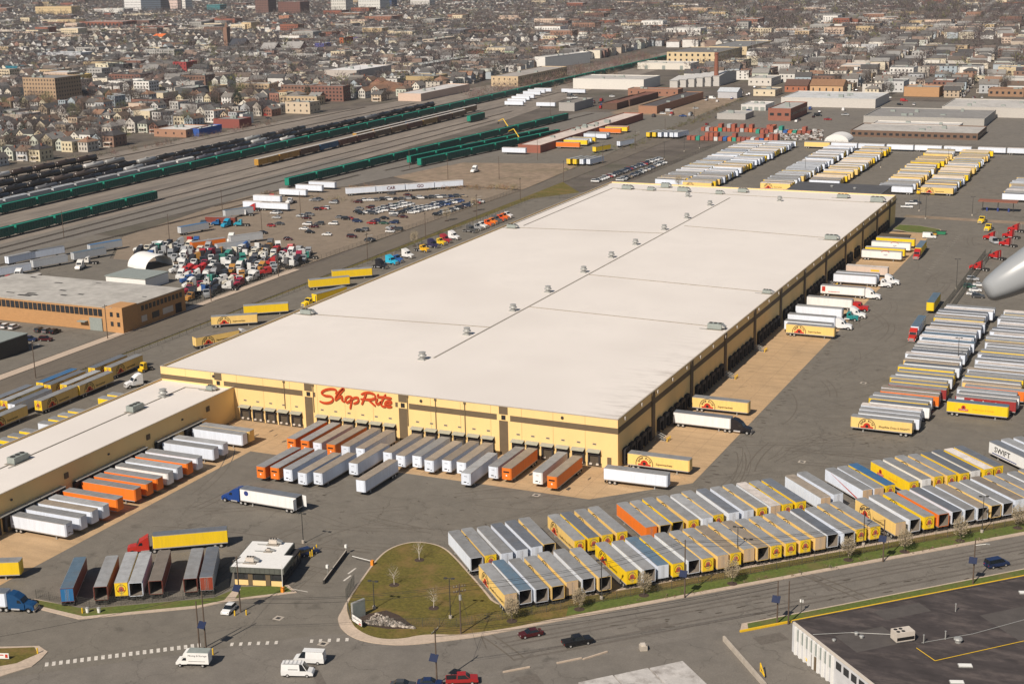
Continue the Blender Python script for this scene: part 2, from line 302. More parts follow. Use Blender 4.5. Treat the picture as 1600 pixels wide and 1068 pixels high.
# painted crossing bars and stop lines on the street, manholes
xw = MB()
a, b_ = Vector((-61,-138.2)), Vector((-39.2,-120.8))
for i in range(23):
    c = a+(b_-a)*(i/22); d = (b_-a).normalized(); n = Vector((-d.y, d.x))
    xw.prism([tuple(c+d*.32*sx+n*.85*sy) for sx, sy in ((-1,-1),(1,-1),(1,1),(-1,1))], 0, 0)
a, b_ = Vector((-33.6,-118.1)), Vector((-14.2,-108.0))
for i in range(14):
    if 5 < i < 9: continue
    c = a+(b_-a)*(i/13); d = (b_-a).normalized(); n = Vector((-d.y, d.x))
    xw.prism([tuple(c+d*.3*sx+n*.7*sy) for sx, sy in ((-1,-1),(1,-1),(1,1),(-1,1))], 0, 0)
xw.build('crossing_bars', M['paintw'], loc=(0,0,.02), kind='structure')
ml = MB()
for (x, y, l, wd, an) in ((-29,-83.2,.2,3,0),(-30,-79.6,.2,3.2,0),(-36,-92.2,3,.22,.3)):
    ml.box(x-l, x+l, y-wd/2, y+wd/2, 0, .002)
for i in range(20): ml.box(31.5,33.2, 255+i*4.4, 255.12+i*4.4, 0, .002)
ml.build('bay_markings', M['paintw'], loc=(0,0,.014), kind='structure')
for i, (px, py) in enumerate(((505,1005),(435,965),(595,962),(838,773),(1253,721),(1349,598))):
    g = G(px, py); c = MB(); c.box(-.9,.9,-.9,.9,0,.012); c.box(-.45,.45,-.45,.45,.012,.02,1)
    c.build('drain_cover', [M['concrete'], M['steel']], loc=(g.x,g.y,.02), label='square storm drain cover with pale surround, %s from the front of the picture' % ORD(i+1), cat='drain cover', group='drain covers in the paving')
# ---------------------------------------------------------------- the warehouse
WX, WY, WH = -140.5, 360.0, 13.0
wh = thing('warehouse', 'huge cream yellow distribution warehouse with white roof and dock doors', 'warehouse')
c = MB(); c.box(WX+.25,-.25,.25,WY-.25,0,WH-.6,0,'t'); c.build('wall_core', M['dark'], wh)
c = MB(); c.box(WX+.2,-.2,.2,WY-.2,WH-.75,WH-.55); c.build('roof', M['roof_w'], wh)
pl = {}
def panel(x0, y0, ln, ax, z0=0, z1=WH, m='wall_y', name='wall_panel'):
    key = (round(ln,3), ax, z0, z1, m)
    if key not in pl:
        q = MB()
        if ax == 'x': q.box(.03, ln-.03, 0, .24, z0, z1)
        else: q.box(-.24, 0, .03, ln-.03, z0, z1)
        pl[key] = q.mesh(name, M[m])
    return inst(name, pl[key], wh, (x0, y0, 0))
for i in range(16): panel(WX+i*8.78, 0, 8.78, 'x')
for i in range(40): panel(0, i*9.0, 9.0, 'y')
for i in range(16): panel(WX+i*8.78, WY-.24, 8.78, 'x')
for i in range(40): panel(WX+.24, i*9.0, 9.0, 'y')
c = MB()
for x0, x1, y0, y1 in ((WX-.06,.06,-.06,.3),(WX-.06,.06,WY-.3,WY+.06),(WX-.06,WX+.3,.3,WY-.3),(-.3,.06,.3,WY-.3)): c.box(x0,x1,y0,y1,WH,WH+.12)
c.build('coping', M['concrete'], wh)
pil = [-31.5,-61.1,-90.6,-120.5]
for i, x in enumerate(pil):
    c = MB(); c.box(x-1.25,x+1.25,-.05,-.002,0,9.2); c.box(x-1.25,x+1.25,-.05,-.002,10.9,WH)
    c.build('pilaster', M['band'], wh)
    c = MB(); c.box(x-.6,x+.6,-.05,-.002,9.45,10.65); c.build('pilaster_square', M['black'], wh)
edges = [0.0]+pil+[WX]
for i in range(5):
    x1, x0 = edges[i]-(1.9 if i else .02), edges[i+1]+(1.9 if i < 4 else .02)
    if i in (2,):                                  # behind the sign only short stubs
        for a0, a1 in ((x0-.4,x0+.35),(x1-.35,x1+.4)):
            c = MB(); c.box(a0,a1,-.04,-.002,9.4,10.7); c.build('stripe', M['band'], wh)
    else:
        c = MB(); c.box(x0,x1,-.04,-.002,9.25,10.8); c.build('stripe', M['band'], wh)
rp = [26,58.5,91.2,123.6,155.8,188.9,222,255.5,288,317.5,345.5]
for y in rp:
    c = MB(); c.box(.002,.3,y-1.1,y+1.1,0,WH-.02); c.build('pilaster', M['band'], wh)
    c = MB(); c.box(.3,.36,y-.5,y+.5,9.5,10.5); c.build('pilaster_square', M['door_b'], wh)
ye = [0]+rp+[WY]
for i in range(len(ye)-1):
    c = MB(); c.box(.002,.06,ye[i]+(1.1 if i else .02),ye[i+1]-(1.1 if i < len(rp) else .02),9.25,10.8); c.build('stripe', M['band'], wh)
# downpipes at the panel joints of the front
for x in (-51.2,-42.6,-59.6,-98.4,-89):
    c = MB(); c.box(x-.12,x+.12,-.16,-.02,4.5 if x > -60 else 5,WH-.4); c.box(x-.3,x+.3,-.3,-.02,WH-.5,WH-.05); c.build('downpipe', M['band'], wh)
# front dock doors
me_can = MB(); me_can.face([(-1.75,-1.45,4.15),(1.75,-1.45,4.15),(1.75,0,4.62),(-1.75,0,4.62)]); me_can.face([(-1.75,-1.45,4.07),(-1.75,0,4.54),(1.75,0,4.54),(1.75,-1.45,4.07)])
me_can.face([(-1.75,-1.45,4.07),(1.75,-1.45,4.07),(1.75,-1.45,4.15),(-1.75,-1.45,4.15)]); me_can.face([(-1.75,-1.45,4.07),(-1.75,-1.45,4.15),(-1.75,0,4.62),(-1.75,0,4.54)]); me_can.face([(1.75,-1.45,4.15),(1.75,-1.45,4.07),(1.75,0,4.54),(1.75,0,4.62)])
me_can = me_can.mesh('canopy', M['canopy'])
q = MB(); q.box(-1.65,-1.25,-.55,0,1.0,4.0); q.box(1.25,1.65,-.55,0,1.0,4.0); q.box(-1.25,1.25,-.55,0,3.1,4.0); me_shel = q.mesh('dock_shelter', M['dark'])
q = MB(); q.box(-1.25,1.25,-.08,0,1.1,3.1)
for k in range(5): q.box(-1.2,1.2,-.11,-.08,1.15+k*.39,1.48+k*.39)
me_dd = q.mesh('dock_door', M['door_b'])
q = MB(); q.box(-.35,.35,-.35,-.01,.55,1.0); me_bump = q.mesh('bumper', M['hvac_l'])
q = MB(); q.box(-.5,.5,-.05,0,5.75,6.2,0); q.box(-.38,.38,-.06,-.05,5.85,6.1,1); me_num = q.mesh('number_plate', [M['canopy'], M['band']])
q = MB(); q.box(-1.9,1.9,-.12,0,0,1.05); me_sill = q.mesh('dock_wall', M['door_b'])
DX = [-6.3,-10.6,-14.9,-19.1,-23.3,-27.4,-35.9,-40.1,-44.3,-48.4,-52.6,-56.8,-65.1,-69.4,-73.6,-77.9,-82.1,-86.4,-94.7,-98.9,-103.2,-107.5,-111.7]
for x in DX:
    d = inst('dock_door', me_dd, wh, (x,-.02,0))
    inst('canopy', me_can, d); inst('dock_shelter', me_shel, d); inst('dock_wall', me_sill, d)
    inst('bumper', me_bump, d, (-.9,-.12,0)); inst('bumper', me_bump, d, (.9,-.12,0)); inst('number_plate', me_num, d)
for x in (-15,-55.5,-122): 
    q = MB(); q.cyl((x,-.35,11.85),(x,0,11.95),.32,.42,10); q.build('wall_lamp', M['steel'], wh)
q = MB(); q.box(-.5,.5,-.06,0,0,2.2); q.box(-.56,.56,-.05,0,0,2.28); q.build('door', M['band'], wh, (-2.3,-.03,.6))
# right side: dark seals in bays, lamps at the eaves, stairs
q = MB(); q.box(0,.9,-1.7,-1.15,.5,4.3); q.box(0,.9,1.15,1.7,.5,4.3); q.box(0,.9,-1.15,1.15,3.5,4.5); me_rs = q.mesh('dock_seal', M['dark'])
q = MB(); q.box(0,.1,-1.15,1.15,1.1,3.5); me_rd = q.mesh('dock_door', M['door_b'])
q = MB(); q.box(0,.5,-.16,.16,.2,4.1); me_post = q.mesh('seal_post', M['hvac'])
for i in range(len(ye)-1):
    if i == len(ye)-2: break
    a0, a1 = ye[i]+2.6, ye[i+1]-2.6; n = int((a1-a0)//4.05)
    for k in range(n):
        y = a0+(k+.5)*(a1-a0)/n
        if 262 < y < 284 and k % 3 == 2: continue
        d = inst('dock_door', me_rd, wh, (.01,y,0)); inst('dock_seal', me_rs, d); inst('seal_post', me_post, d, (.01,(a1-a0)/n/2,0))
q = MB(); q.box(0,.35,-.3,.3,-.35,.45,0); me_el = q.mesh('eaves_lamp', M['hvac_l'])
for k in range(29): inst('eaves_lamp', me_el, wh, (.08,4.5+k*12.3,WH-.9))
def stair(x, y, i):
    t = thing('dock_stair', 'steel stair with yellow guard posts at the right docks, %s from the near corner' % ORD(i), 'stairs', (x,y,0), 0, 'stairs along the right docks')
    for k in range(6):
        q = MB(); q.box(.3+k*.42,.68+k*.42,-.6,.6,1.15-k*.19,1.2-k*.19); q.build('step', M['galv'], t)
    for s in (-.62,.62):
        q = MB(); q.box(0,2.9,s-.04,s+.04,.02,.12)
        for k in range(4): q.cyl((.2+k*.8,s,.1),(.2+k*.8,s,2.1-k*.3),.04,n=5)
        q.cyl((.2,s,2.1),(2.7,s,1.15),.04,n=5); q.build('handrail', M['galv'], t)
    for k in range(3):
        q = MB(); q.cyl((3.5+.1*k,-.9+k*.9,0),(3.5+.1*k,-.9+k*.9,1.25),.13,n=8); q.build('bollard', M['yellow'], t)
for i, y in enumerate((25.5,88,121,155,187,221)): stair(1.0, y, i+1)
# roof seams
c = MB(); zt = WH-.545
for x0, x1, y0, y1 in ((-71.4,-70.9,37,333),): c.box(x0,x1,y0,y1,zt,zt+.12)
c.build('expansion_joint', M['seam'], wh)
for x0, y0, x1, y1 in ((-133,70.6,-71.3,75),(-133,233,-71.3,240),(-70.8,104,-6,99.5),(-70.8,156.5,-3,150.5),(-68.5,258.5,-6,251),(-134,344,-6,339),(-133.5,238,-133.5,343),(-139,233,-139,352)):
    c = MB(); c.cyl((x0,y0,zt+.1),(x1,y1,zt+.1),.14,n=6); c.build('roof_pipe', M['seam'], wh)
# shoprite lettering: centre lines of the brush strokes on the wall plane
def on_wall(px, py):
    d = _f+_r2*((px-800)/FPX)-_u2*((py-534)/FPX); t = (0-CAMP.y)/d.y; q = CAMP+d*t; return q.x, q.z
LET = {'letter_S': [[(385,215),(398,165),(345,128),(230,128),(130,165),(105,215),(170,258),(270,270),(325,310),(310,370),(230,402),(140,400),(70,372)]],
 'letter_h': [[(385,352),(440,250),(520,150),(545,125),(505,130),(430,210),(385,300),(378,350)],[(385,345),(440,300),(500,270),(515,300),(510,350),(550,380)]],
 'letter_o': [[(650,270),(600,290),(575,345),(600,390),(650,375),(690,330),(690,285),(650,270)]],
 'letter_p': [[(715,300),(695,400),(675,515)],[(705,330),(760,300),(825,300),(840,345),(815,390),(745,415)]],
 'letter_R': [[(990,225),(950,320),(908,430)],[(900,230),(960,205),(1060,200),(1150,235),(1175,290),(1130,325),(1030,335),(890,325)],[(1035,340),(1100,400),(1170,460)]],
 'letter_i': [[(1215,325),(1190,380),(1205,425),(1250,415),(1290,370)],[(1232,235),(1222,262)]],
 'letter_t': [[(1375,240),(1320,340),(1290,420),(1310,465),(1370,485)],[(1225,285),(1340,290),(1490,310)]],
 'letter_e': [[(1400,425),(1460,420),(1495,390),(1470,365),(1400,375),(1370,430),(1395,470),(1450,485),(1500,478)]]}
M['sign'] = mat('sign_red', (.48,.055,.012), .5, .06, 1)
sg = thing('wall_sign', 'large red brush script sign on the front wall reading ShopRite', 'sign')
def stroke(pts, wd, y0, y1, zo=0.0):
    # smooth the centre line, then a ribbon with round ends, extruded out from the wall
    P = [Vector(p) for p in pts]; Q = []
    for i in range(len(P)-1):
        p0 = P[max(i-1,0)]; p1 = P[i]; p2 = P[i+1]; p3 = P[min(i+2,len(P)-1)]
        for k in range(6):
            t = k/6; Q.append(.5*((2*p1)+(p2-p0)*t+(2*p0-5*p1+4*p2-p3)*t*t+(3*p1-p0-3*p2+p3)*t**3))
    Q.append(P[-1]); b = MB(); n = len(Q); Lf = []; Rt = []
    for i in range(n):
        d = (Q[min(i+1,n-1)]-Q[max(i-1,0)]).normalized(); nn = Vector((-d.y,d.x))
        e = min(i, n-1-i)/max(1,n); w_ = wd*(.72+.28*min(1,e*8))*(1+.22*math.sin(math.atan2(d.y,d.x)*2+.6))
        Lf.append(Q[i]+nn*w_/2); Rt.append(Q[i]-nn*w_/2)
    for i in range(n-1):
        A, B, C_, D = Lf[i], Rt[i], Rt[i+1], Lf[i+1]
        f = lambda p, y: (p.x, y, p.y+zo)
        b.face([f(A,y0),f(D,y0),f(C_,y0),f(B,y0)]); b.face([f(A,y0),f(A,y1),f(D,y1),f(D,y0)]); b.face([f(B,y0),f(C_,y0),f(C_,y1),f(B,y1)])
    for q_ in (Q[0], Q[-1]): b.cyl((q_.x,y0+.002,q_.y+zo),(q_.x,y1,q_.y+zo),wd*.36,n=10)
    return b
for nm, ss in LET.items():
    allb = MB()
    for k, s_ in enumerate(ss):
        pts = [on_wall(495+a*125/1600, 595+b*125/1600-0.0) for a, b in s_]
        b = stroke(pts, .54, -.33-.012*k, -.03, -.42); o = len(allb.v); allb.v += b.v; allb.f += [tuple(i+o for i in f) for f in b.f]; allb.m += b.m; allb.c += b.c
    allb.build(nm, M['sign'], sg)
# things on the roofs
def vent(x, y, z, label):
    t = thing('roof_ventilator', label, 'roof vent', (x,y,z), 0, 'roof ventilators')
    q = MB(); q.box(-1.1,1.1,-1.1,1.1,0,.35); q.build('curb', M['galv'], t)
    q = MB(); q.lathe([(.75,.35),(.75,.95),(1.25,1.1),(1.3,1.3),(.85,1.75),(.8,2.0),(1.05,2.05),(1.05,2.25),(.3,2.4)], 12); q.build('hood', M['galv'], t)
for i, (x, y) in enumerate(((-73.5,34.5),(-74,64.5),(-73.5,97.3),(-73.5,125.9),(-74,159.7),(-74,187.7),(-74,214.1),(-73.6,247.4),(-73.2,275.9),(-73.6,310.1))):
    vent(x, y, WH-.55, 'silver mushroom vent beside the roof ridge seam, %s from the front wall' % ORD(i+1))
vent(-90.6,330,WH-.55,'small silver vent near the far roof edge, left of the seam end'); vent(-47,331,WH-.55,'small silver vent near the far roof edge, right of the seam end')
def hvac(x, y, z, lx, ly, h, label, m='hvac', rz=0):
    lx *= .8; ly *= .85; h *= .8
    t = thing('rooftop_unit', label, 'hvac unit', (x,y,z), rz, 'air handling units on roofs')
    q = MB(); q.box(-lx/2-.5,lx/2+.5,-ly/2-.5,ly/2+.5,0,.12); q.build('base_mat', M['seam'], t)
    q = MB(); q.box(-lx/2,lx/2,-ly/2,ly/2,.3,h); q.box(-lx/2+.2,lx/2-.2,-ly/2+.2,ly/2-.2,.12,.3); q.build('casing', M[m], t)
    q = MB()
    for k in range(3): q.cyl((-lx/3+k*lx/3,0,h),(-lx/3+k*lx/3,0,h+.22),min(ly,lx/3)*.36,n=10)
    q.build('fans', M['steel'], t, kind='stuff')
    q = MB(); q.extr([(lx/2,h*.4),(lx/2,h*.95),(lx/2+1.0,h*.55),(lx/2+1.0,h*.4)],-ly*.4,ly*.4); q.build('intake_hood', M['galv'], t)
    q = MB(); q.cyl((-lx/2,-ly/2-.2,.2),(-lx/2-2.5,-ly/2-.2,.2),.1,n=5); q.build('pipe', M['galv'], t)
for (x, y, lx, ly, h, lb) in ((-135.5,70.4,5,2.6,2.0,'grey air unit on the left roof edge of the warehouse, nearer one'),(-135.9,231.6,5,2.6,2.0,'grey air unit on the left roof edge of the warehouse, farther one'),
   (-4.9,97.1,5.5,3,2.3,'grey air unit by the right roof edge, nearest to the front'),(-2.9,149,3.5,2.2,1.6,'small air unit by the right roof edge, second from the front'),(-4.2,248.5,6,3,2.4,'grey air unit by the right roof edge, third from the front'),
   (-125.7,343,6,3,2.4,'air unit on the far roof edge, leftmost of the line'),(-113.4,342.6,4,2.4,2,'air unit on the far roof edge, second from the left'),(-109.6,353,5,3,2.8,'air unit behind the others at the far roof edge'),(-97.5,344,6.5,3,2.6,'large air unit on the far roof edge, third from the left'),
   (-79,342,4,2.2,2,'low air unit on the far roof edge left of the seam end'),(-70,350,5,2.6,2.4,'air unit on the far roof edge behind the seam end'),(-22,348,6,3,2.2,'air unit on the far roof edge towards the right corner'),(-5,341.7,7,3.4,3,'largest air unit at the far right corner of the roof')):
    hvac(x,y,WH-.55,lx,ly,h,lb)
# ---------------------------------------------------------------- left dock building
LH = 9.4
lb = thing('dock_building', 'long low cream dock building with white roof joining the warehouse at left', 'building')
c = MB(); c.box(-140.3,-115.3,-150,-.06,0,LH-.5,0,'t'); c.build('wall', M['wall_y'], lb)
c = MB(); c.box(-140.1,-115.5,-149.8,-.08,LH-.7,LH-.45); c.build('roof', M['roof_w'], lb)
c = MB(); c.box(-115.5,-115.2,-150,-.06,LH-.5,LH+.05); c.box(-140.4,-140.1,-150,-.06,LH-.5,LH+.05); c.box(-140.1,-115.5,-150.1,-149.8,LH-.5,LH+.05); c.box(-140.1,-115.5,-.3,-.06,LH-.5,LH+.05); c.build('parapet', M['wall_y'], lb)
c = MB(); c.box(-115.55,-115.15,-150,-.06,LH+.05,LH+.15); c.box(-140.45,-140.05,-150,-.06,LH+.05,LH+.15); c.build('coping', M['concrete'], lb)
c = MB(); c.cyl((-129,-140,LH-.35),(-129,-4,LH-.35),.14,n=6); c.cyl((-129,-4,LH-.35),(-120,-3.5,LH-.35),.14,n=6); c.build('roof_pipe', M['seam'], lb)
me_rs2 = me_rs
LY = [-88.4+0,-83.9,-80,-76.3,-71.5,-64.7,-60.6,-56.7,-52.6,-48.6,-44.7,-40.6,-33.2,-29.2,-20.6,-17.2]
LY = [y-1.3 for y in LY]+[-94.5,-98.5,-102.5,-106.5]
for y in LY:
    d = inst('dock_door', me_rd, lb, (-115.28,y+.0,0)); inst('dock_seal', me_rs, d)
for y0, y1 in ((-110,-71.2),(-67.6,-40.2),(-36.2,-15)):
    n = int((y1-y0)/3.9)
    for k in range(n):
        a0 = y0+(y1-y0)*k/n
        c = MB(); c.box(-115.28,-113.9,a0+.15,a0+(y1-y0)/n-.15,4.62,4.78); c.build('dock_canopy', M['galv'], lb)
for y in (-69.5,-38.4,-12.6):
    c = MB(); c.box(-115.29,-115.1,y-.7,y+.7,6.0,7.4); c.box(-115.1,-115.05,y-.45,y+.45,6.2,7.2); c.build('louvre', M['band'], lb)
for y in (-88,-54,-24): 
    c = MB(); c.box(-115.29,-115.0,y-.25,y+.25,6.9,7.3); c.build('wall_lamp', M['steel'], lb)
hvac(-128.4,-26.9,LH-.45,5.5,2.8,2.2,'grey air unit on the dock building roof, middle of three',rz=1.57); hvac(-128.6,-71,LH-.45,6,2.8,2.2,'grey air unit on the dock building roof, nearest one',rz=1.57)
hvac(-120.5,-3.6,LH-.45,2.6,2.2,1.7,'small air unit in the far corner of the dock building roof'); vent(-129.2,-13.7,LH-.45,'silver mushroom vent on the dock building roof pipe')
# annex behind the warehouse
ax = thing('annex', 'low annex with dark grey roof behind the warehouse', 'building')
c = MB(); c.box(-59.5,-13,360.1,418,0,7.6); c.build('wall', M['concrete'], ax)
c = MB(); c.box(-59.8,-12.7,360.15,418.3,7.6,8.0); c.build('roof', mat('annex_roof',(.085,.085,.09),.9,.12,.3), ax)
for x, y in ((-45,385),(-28,402),(-40,405)):
    c = MB(); c.lathe([(.6,0),(.6,.5),(.9,.6),(.4,1.0)],8,o=(x,y,8.0)); c.build('vent', M['galv'], ax)
# ---------------------------------------------------------------- lettering helper
_tc = {}
def text_geo(s, size=1.0, shear=0.0, bold=0.0):
    k = (s, size, shear, bold)
    if k in _tc: return _tc[k]
    cu = bpy.data.curves.new('lettering', 'FONT'); cu.body = s; cu.size = size; cu.shear = shear; cu.offset = bold; cu.align_x = 'CENTER'; cu.align_y = 'CENTER'; cu.resolution_u = 2
    o = bpy.data.objects.new('lettering', cu); COL.objects.link(o)
    dg = bpy.context.evaluated_depsgraph_get(); me = bpy.data.meshes.new_from_object(o.evaluated_get(dg))
    r = ([tuple(v.co) for v in me.vertices], [tuple(p.vertices) for p in me.polygons])
    bpy.data.objects.remove(o); bpy.data.curves.remove(cu); bpy.data.meshes.remove(me); _tc[k] = r; return r
def add_text(b, s, fn, m, size=1.0, shear=0.0, bold=0.0):
    v, f = text_geo(s, size, shear, bold); n = len(b.v)
    b.v += [fn(p[0], p[1]) for p in v]; b.f += [tuple(n+i for i in q) for q in f]; b.m += [m]*len(f); b.c += [None]*len(f)
def disc(b, fn, r, a0=0, a1=2*math.pi, n=20, m=0, r0=0.0, off=(0,0)):
    for i in range(n):
        t0 = a0+(a1-a0)*i/n; t1 = a0+(a1-a0)*(i+1)/n
        P = [(off[0]+r*math.cos(t),off[1]+r*math.sin(t)) for t in (t0,t1)]
        Q = [(off[0]+r0*math.cos(t),off[1]+r0*math.sin(t)) for t in (t1,t0)] if r0 else [off]
        b.face([fn(*p) for p in P+Q], m)
# ---------------------------------------------------------------- semi-trailer
TL, TW, TF, TT = 16.15, 1.3, 1.15, 4.1
q = MB()
def shell(q, L):
    h = L/2; W = TW
    q.face([(-h,-W,TF),(h-.25,-W,TF),(h-.25,-W,TT),(-h,-W,TT)]); q.face([(-h,W,TF),(-h,W,TT),(h-.25,W,TT),(h-.25,W,TF)])
    q.face([(h-.25,-W,TF),(h,-W+.3,TF),(h,-W+.3,TT),(h-.25,-W,TT)]); q.face([(h,-W+.3,TF),(h,W-.3,TF),(h,W-.3,TT),(h,-W+.3,TT)]); q.face([(h,W-.3,TF),(h-.25,W,TF),(h-.25,W,TT),(h,W-.3,TT)])
    w2 = W-.06; z0, z1 = TF+.10, TT-.08
    q.face([(-h,-w2,z0),(-h,-w2,z1),(h-.3,-w2,z1),(h-.3,-w2,z0)],1); q.face([(-h,w2,z0),(h-.3,w2,z0),(h-.3,w2,z1),(-h,w2,z1)],1)
    q.face([(h-.3,-w2,z0),(h-.3,-w2,z1),(h-.3,w2,z1),(h-.3,w2,z0)],1); q.face([(-h,-w2,z0),(h-.3,-w2,z0),(h-.3,w2,z0),(-h,w2,z0)],1); q.face([(-h,-w2,z1),(-h,w2,z1),(h-.3,w2,z1),(h-.3,-w2,z1)],1)
    for a, b_ in (((-W,TF),(-w2,z0)),):
        q.face([(-h,-W,TF),(-h,-W,TT),(-h,-w2,z1),(-h,-w2,z0)],0); q.face([(-h,W,TF),(-h,w2,z0),(-h,w2,z1),(-h,W,TT)],0)
        q.face([(-h,-W,TT),(-h,W,TT),(-h,w2,z1),(-h,-w2,z1)],0); q.face([(-h,-W,TF),(-h,-w2,z0),(-h,w2,z0),(-h,W,TF)],0)
    q.face([(-h,-W,TF),(-h,W,TF),(h-.25,W,TF),(h,W-.3,TF),(h,-W+.3,TF),(h-.25,-W,TF)],1)
shell(q, TL); ME_body = q.mesh('trailer_body', [M['side'], M['inside']])
q = MB(); q.prism([(-TL/2+.02,-TW+.02),(TL/2-.26,-TW+.02),(TL/2-.02,-TW+.32),(TL/2-.02,TW-.32),(TL/2-.26,TW-.02),(-TL/2+.02,TW-.02)],TT,TT+.03,bottom=True)
for k in range(1,12): q.box(-TL/2+k*TL/12-.04,-TL/2+k*TL/12+.04,-TW+.06,TW-.06,TT+.03,TT+.045)
ME_troof = q.mesh('trailer_roof', M['roofskin'])
q = MB()
for s in (-1,1):
    y = s*(TW+.015); q.box(-TL/2,TL/2-.25,min(y,y-s*.03),max(y,y-s*.03),TF-.12,TF+.1); q.box(-TL/2,TL/2-.25,min(y,y-s*.03),max(y,y-s*.03),TT-.1,TT+.02)
ME_rail = q.mesh('side_rail', M['rail'])
q = MB(); q.box(-.03,.03,.02,TW-.05,TF+.12,TT-.12,0); q.box(-.05,-.03,.06,.1,TF+.2,TT-.2,1); q.box(-.05,-.03,.3,.34,TF+.2,TT-.2,1); ME_door = q.mesh('rear_door', [M['side'], M['rail']])
q = MB(); q.box(-.03,.03,-TW+.05,-.02,TF+.12,TT-.12,0); q.box(-.05,-.03,-.1,-.06,TF+.2,TT-.2,1); q.box(-.05,-.03,-.34,-.3,TF+.2,TT-.2,1); ME_door2 = q.mesh('rear_door', [M['side'], M['rail']])
q = MB()
for s in (-1,1):
    q.box(4.6,4.85,s*.75-.1,s*.75+.1,.1,TF); q.box(4.5,4.95,s*.75-.22,s*.75+.22,.02,.1)
q.box(4.65,4.8,-.7,.7,.6,.7); ME_leg = q.mesh('landing_gear', M['galv'])
def wheel_mesh(r, wd, name='wheel'):
    q = MB(); q.cyl((0,-wd/2,0),(0,wd/2,0),r,n=14,m=0); q.cyl((0,-wd/2-.02,0),(0,wd/2+.02,0),r*.56,n=10,m=1); return q.mesh(name, [M['rubber'], M['hub']])
ME_dual = wheel_mesh(.51,.56); ME_single = wheel_mesh(.5,.3)
q = MB(); q.box(-7.4,-3.9,-.55,.55,.7,TF-.02); q.box(-8.0,4.5,-.5,-.35,.85,TF-.01); q.box(-8.0,4.5,.35,.5,.85,TF-.01); q.box(-8.05,-7.9,-1.2,1.2,.45,.6); q.box(-8.05,-7.95,-.6,-.5,.5,1.1); q.box(-8.05,-7.95,.5,.6,.5,1.1)
for s in (-1,1): q.box(-7.75,-7.7,s*1.0-.3,s*1.0+.3,.25,.95)
ME_under = q.mesh('underframe', M['chassis'])
q = MB(); q.box(-7.4,-3.9,-.55,.55,.6,TF-.02); q.box(4.6,4.8,-.8,.8,0.1,TF)
for x in (-6.6,-5.3):
    for s in (-1,1): q.cyl((x,s*1.28,.51),(x,s*.72,.51),.51,n=10,m=0); q.cyl((x,s*1.3,.51),(x,s*1.2,.51),.3,n=8,m=1)
ME_gear = q.mesh('running_gear', [M['rubber'], M['hub']])
def logo(q, side, txt, style=1):
    e = TW+.03
    fn0 = (lambda u, v: (-TL/2+4.4+u, -e, v)) if side < 0 else (lambda u, v: (TL/2-4.4-u, e, v))
    if style == 1:
        fn = lambda u, v: fn0(u, v+1.72)
        disc(q, fn, 2.3, R(-12), R(192), 28, 0, 2.12)
        q.face([fn(-1.65,-.42),(fn(1.65,-.42)),fn(1.65,.05),fn(-1.65,.05)],1)
        disc(q, fn, .98, 0, math.pi, 14, 1, off=(0,.05))
        fk = (lambda u, v: (-TL/2+4.4+u, -e-.01, v+1.72)) if side < 0 else (lambda u, v: (TL/2-4.4-u, e+.01, v+1.72))
        disc(q, fk, .42, 0, 2*math.pi, 12, 0, off=(0,.1))
        for i, ch in enumerate('SHOP RITE'):
            if ch == ' ': continue
            a = R(158-17*i); ca, sa = math.cos(a-math.pi/2), math.sin(a-math.pi/2)
            add_text(q, ch, lambda u, v: fn(1.6*math.cos(a)+u*ca-v*sa, 1.6*math.sin(a)+u*sa+v*ca), 0, .78, 0, .03)
        if txt: add_text(q, txt, lambda u, v: fn(3.0+u+len(txt)*.31*.5*1.15, v+.35), 0, .78, .15, .015)
    else:
        fn = lambda u, v: fn0(u, v+2.5)
        q.face([fn(-1.3,-.75),fn(1.3,-.75),fn(1.3,-.15),fn(-1.3,-.15)],1)
        disc(q, fn, .6, 0, 2*math.pi, 14, 1, off=(0,.25))
        fk = (lambda u, v: (-TL/2+4.4+u, -e-.01, v+2.5)) if side < 0 else (lambda u, v: (TL/2-4.4-u, e+.01, v+2.5))
        disc(q, fk, .25, 0, 2*math.pi, 10, 0, off=(0,.25))
        add_text(q, 'SHOPRITE', lambda u, v: fk(u, v-.45), 2, .5)
        if txt: add_text(q, txt, lambda u, v: fn(5.2+u, v-.1), 3, .62, .1)
    return q
LG = {}
def logo_mesh(kind):
    if kind in LG: return LG[kind]
    q = MB(); mats = [M['print_black'], M['print_red'], M['print_white'], M['print_orange']]
    tx = {'s':'Supermarkets','d':'ShopRite Does It RIGHT!','p':'Supermarkets','e':'','f':'Fresh Foods & Savings'}[kind]
    for sd in (-1,1): logo(q, sd, tx, 2 if kind in 'pf' else 1)
    LG[kind] = q.mesh('side_logo', mats); return LG[kind]
q = MB()                                       # round badge on yellow rear doors
x = -TL/2-.045; fr = lambda u, v: (x, -u, v+2.75)
disc(q, fr, .95, 0, 2*math.pi, 20, 0, .86); disc(q, fr, .55, 0, 2*math.pi, 14, 1, off=(0,-.05)); q.face([fr(-.8,-.55),fr(.8,-.55),fr(.8,-.3),fr(-.8,-.3)],1)
fk = lambda u, v: (x-.008, -u, v+2.75); disc(q, fk, .2, 0, 2*math.pi, 8, 0, off=(0,-.1))
ME_badge = q.mesh('rear_badge', [M['print_black'], M['print_red']])
q = MB()                                       # small marks on a white nose
x = TL/2+.012; fr = lambda u, v: (x, u, v+2.6)
add_text(q, '4102', lambda u, v: fr(u, v+.7), 0, .4); q.face([fr(-.5,-.9),fr(.2,-.9),fr(.2,-.65),fr(-.5,-.65)],0); q.face([fr(.5,-1.1),fr(.8,-1.1),fr(.8,-.85),fr(.5,-.85)],0)
ME_nose = q.mesh('nose_marks', M['print_black'])
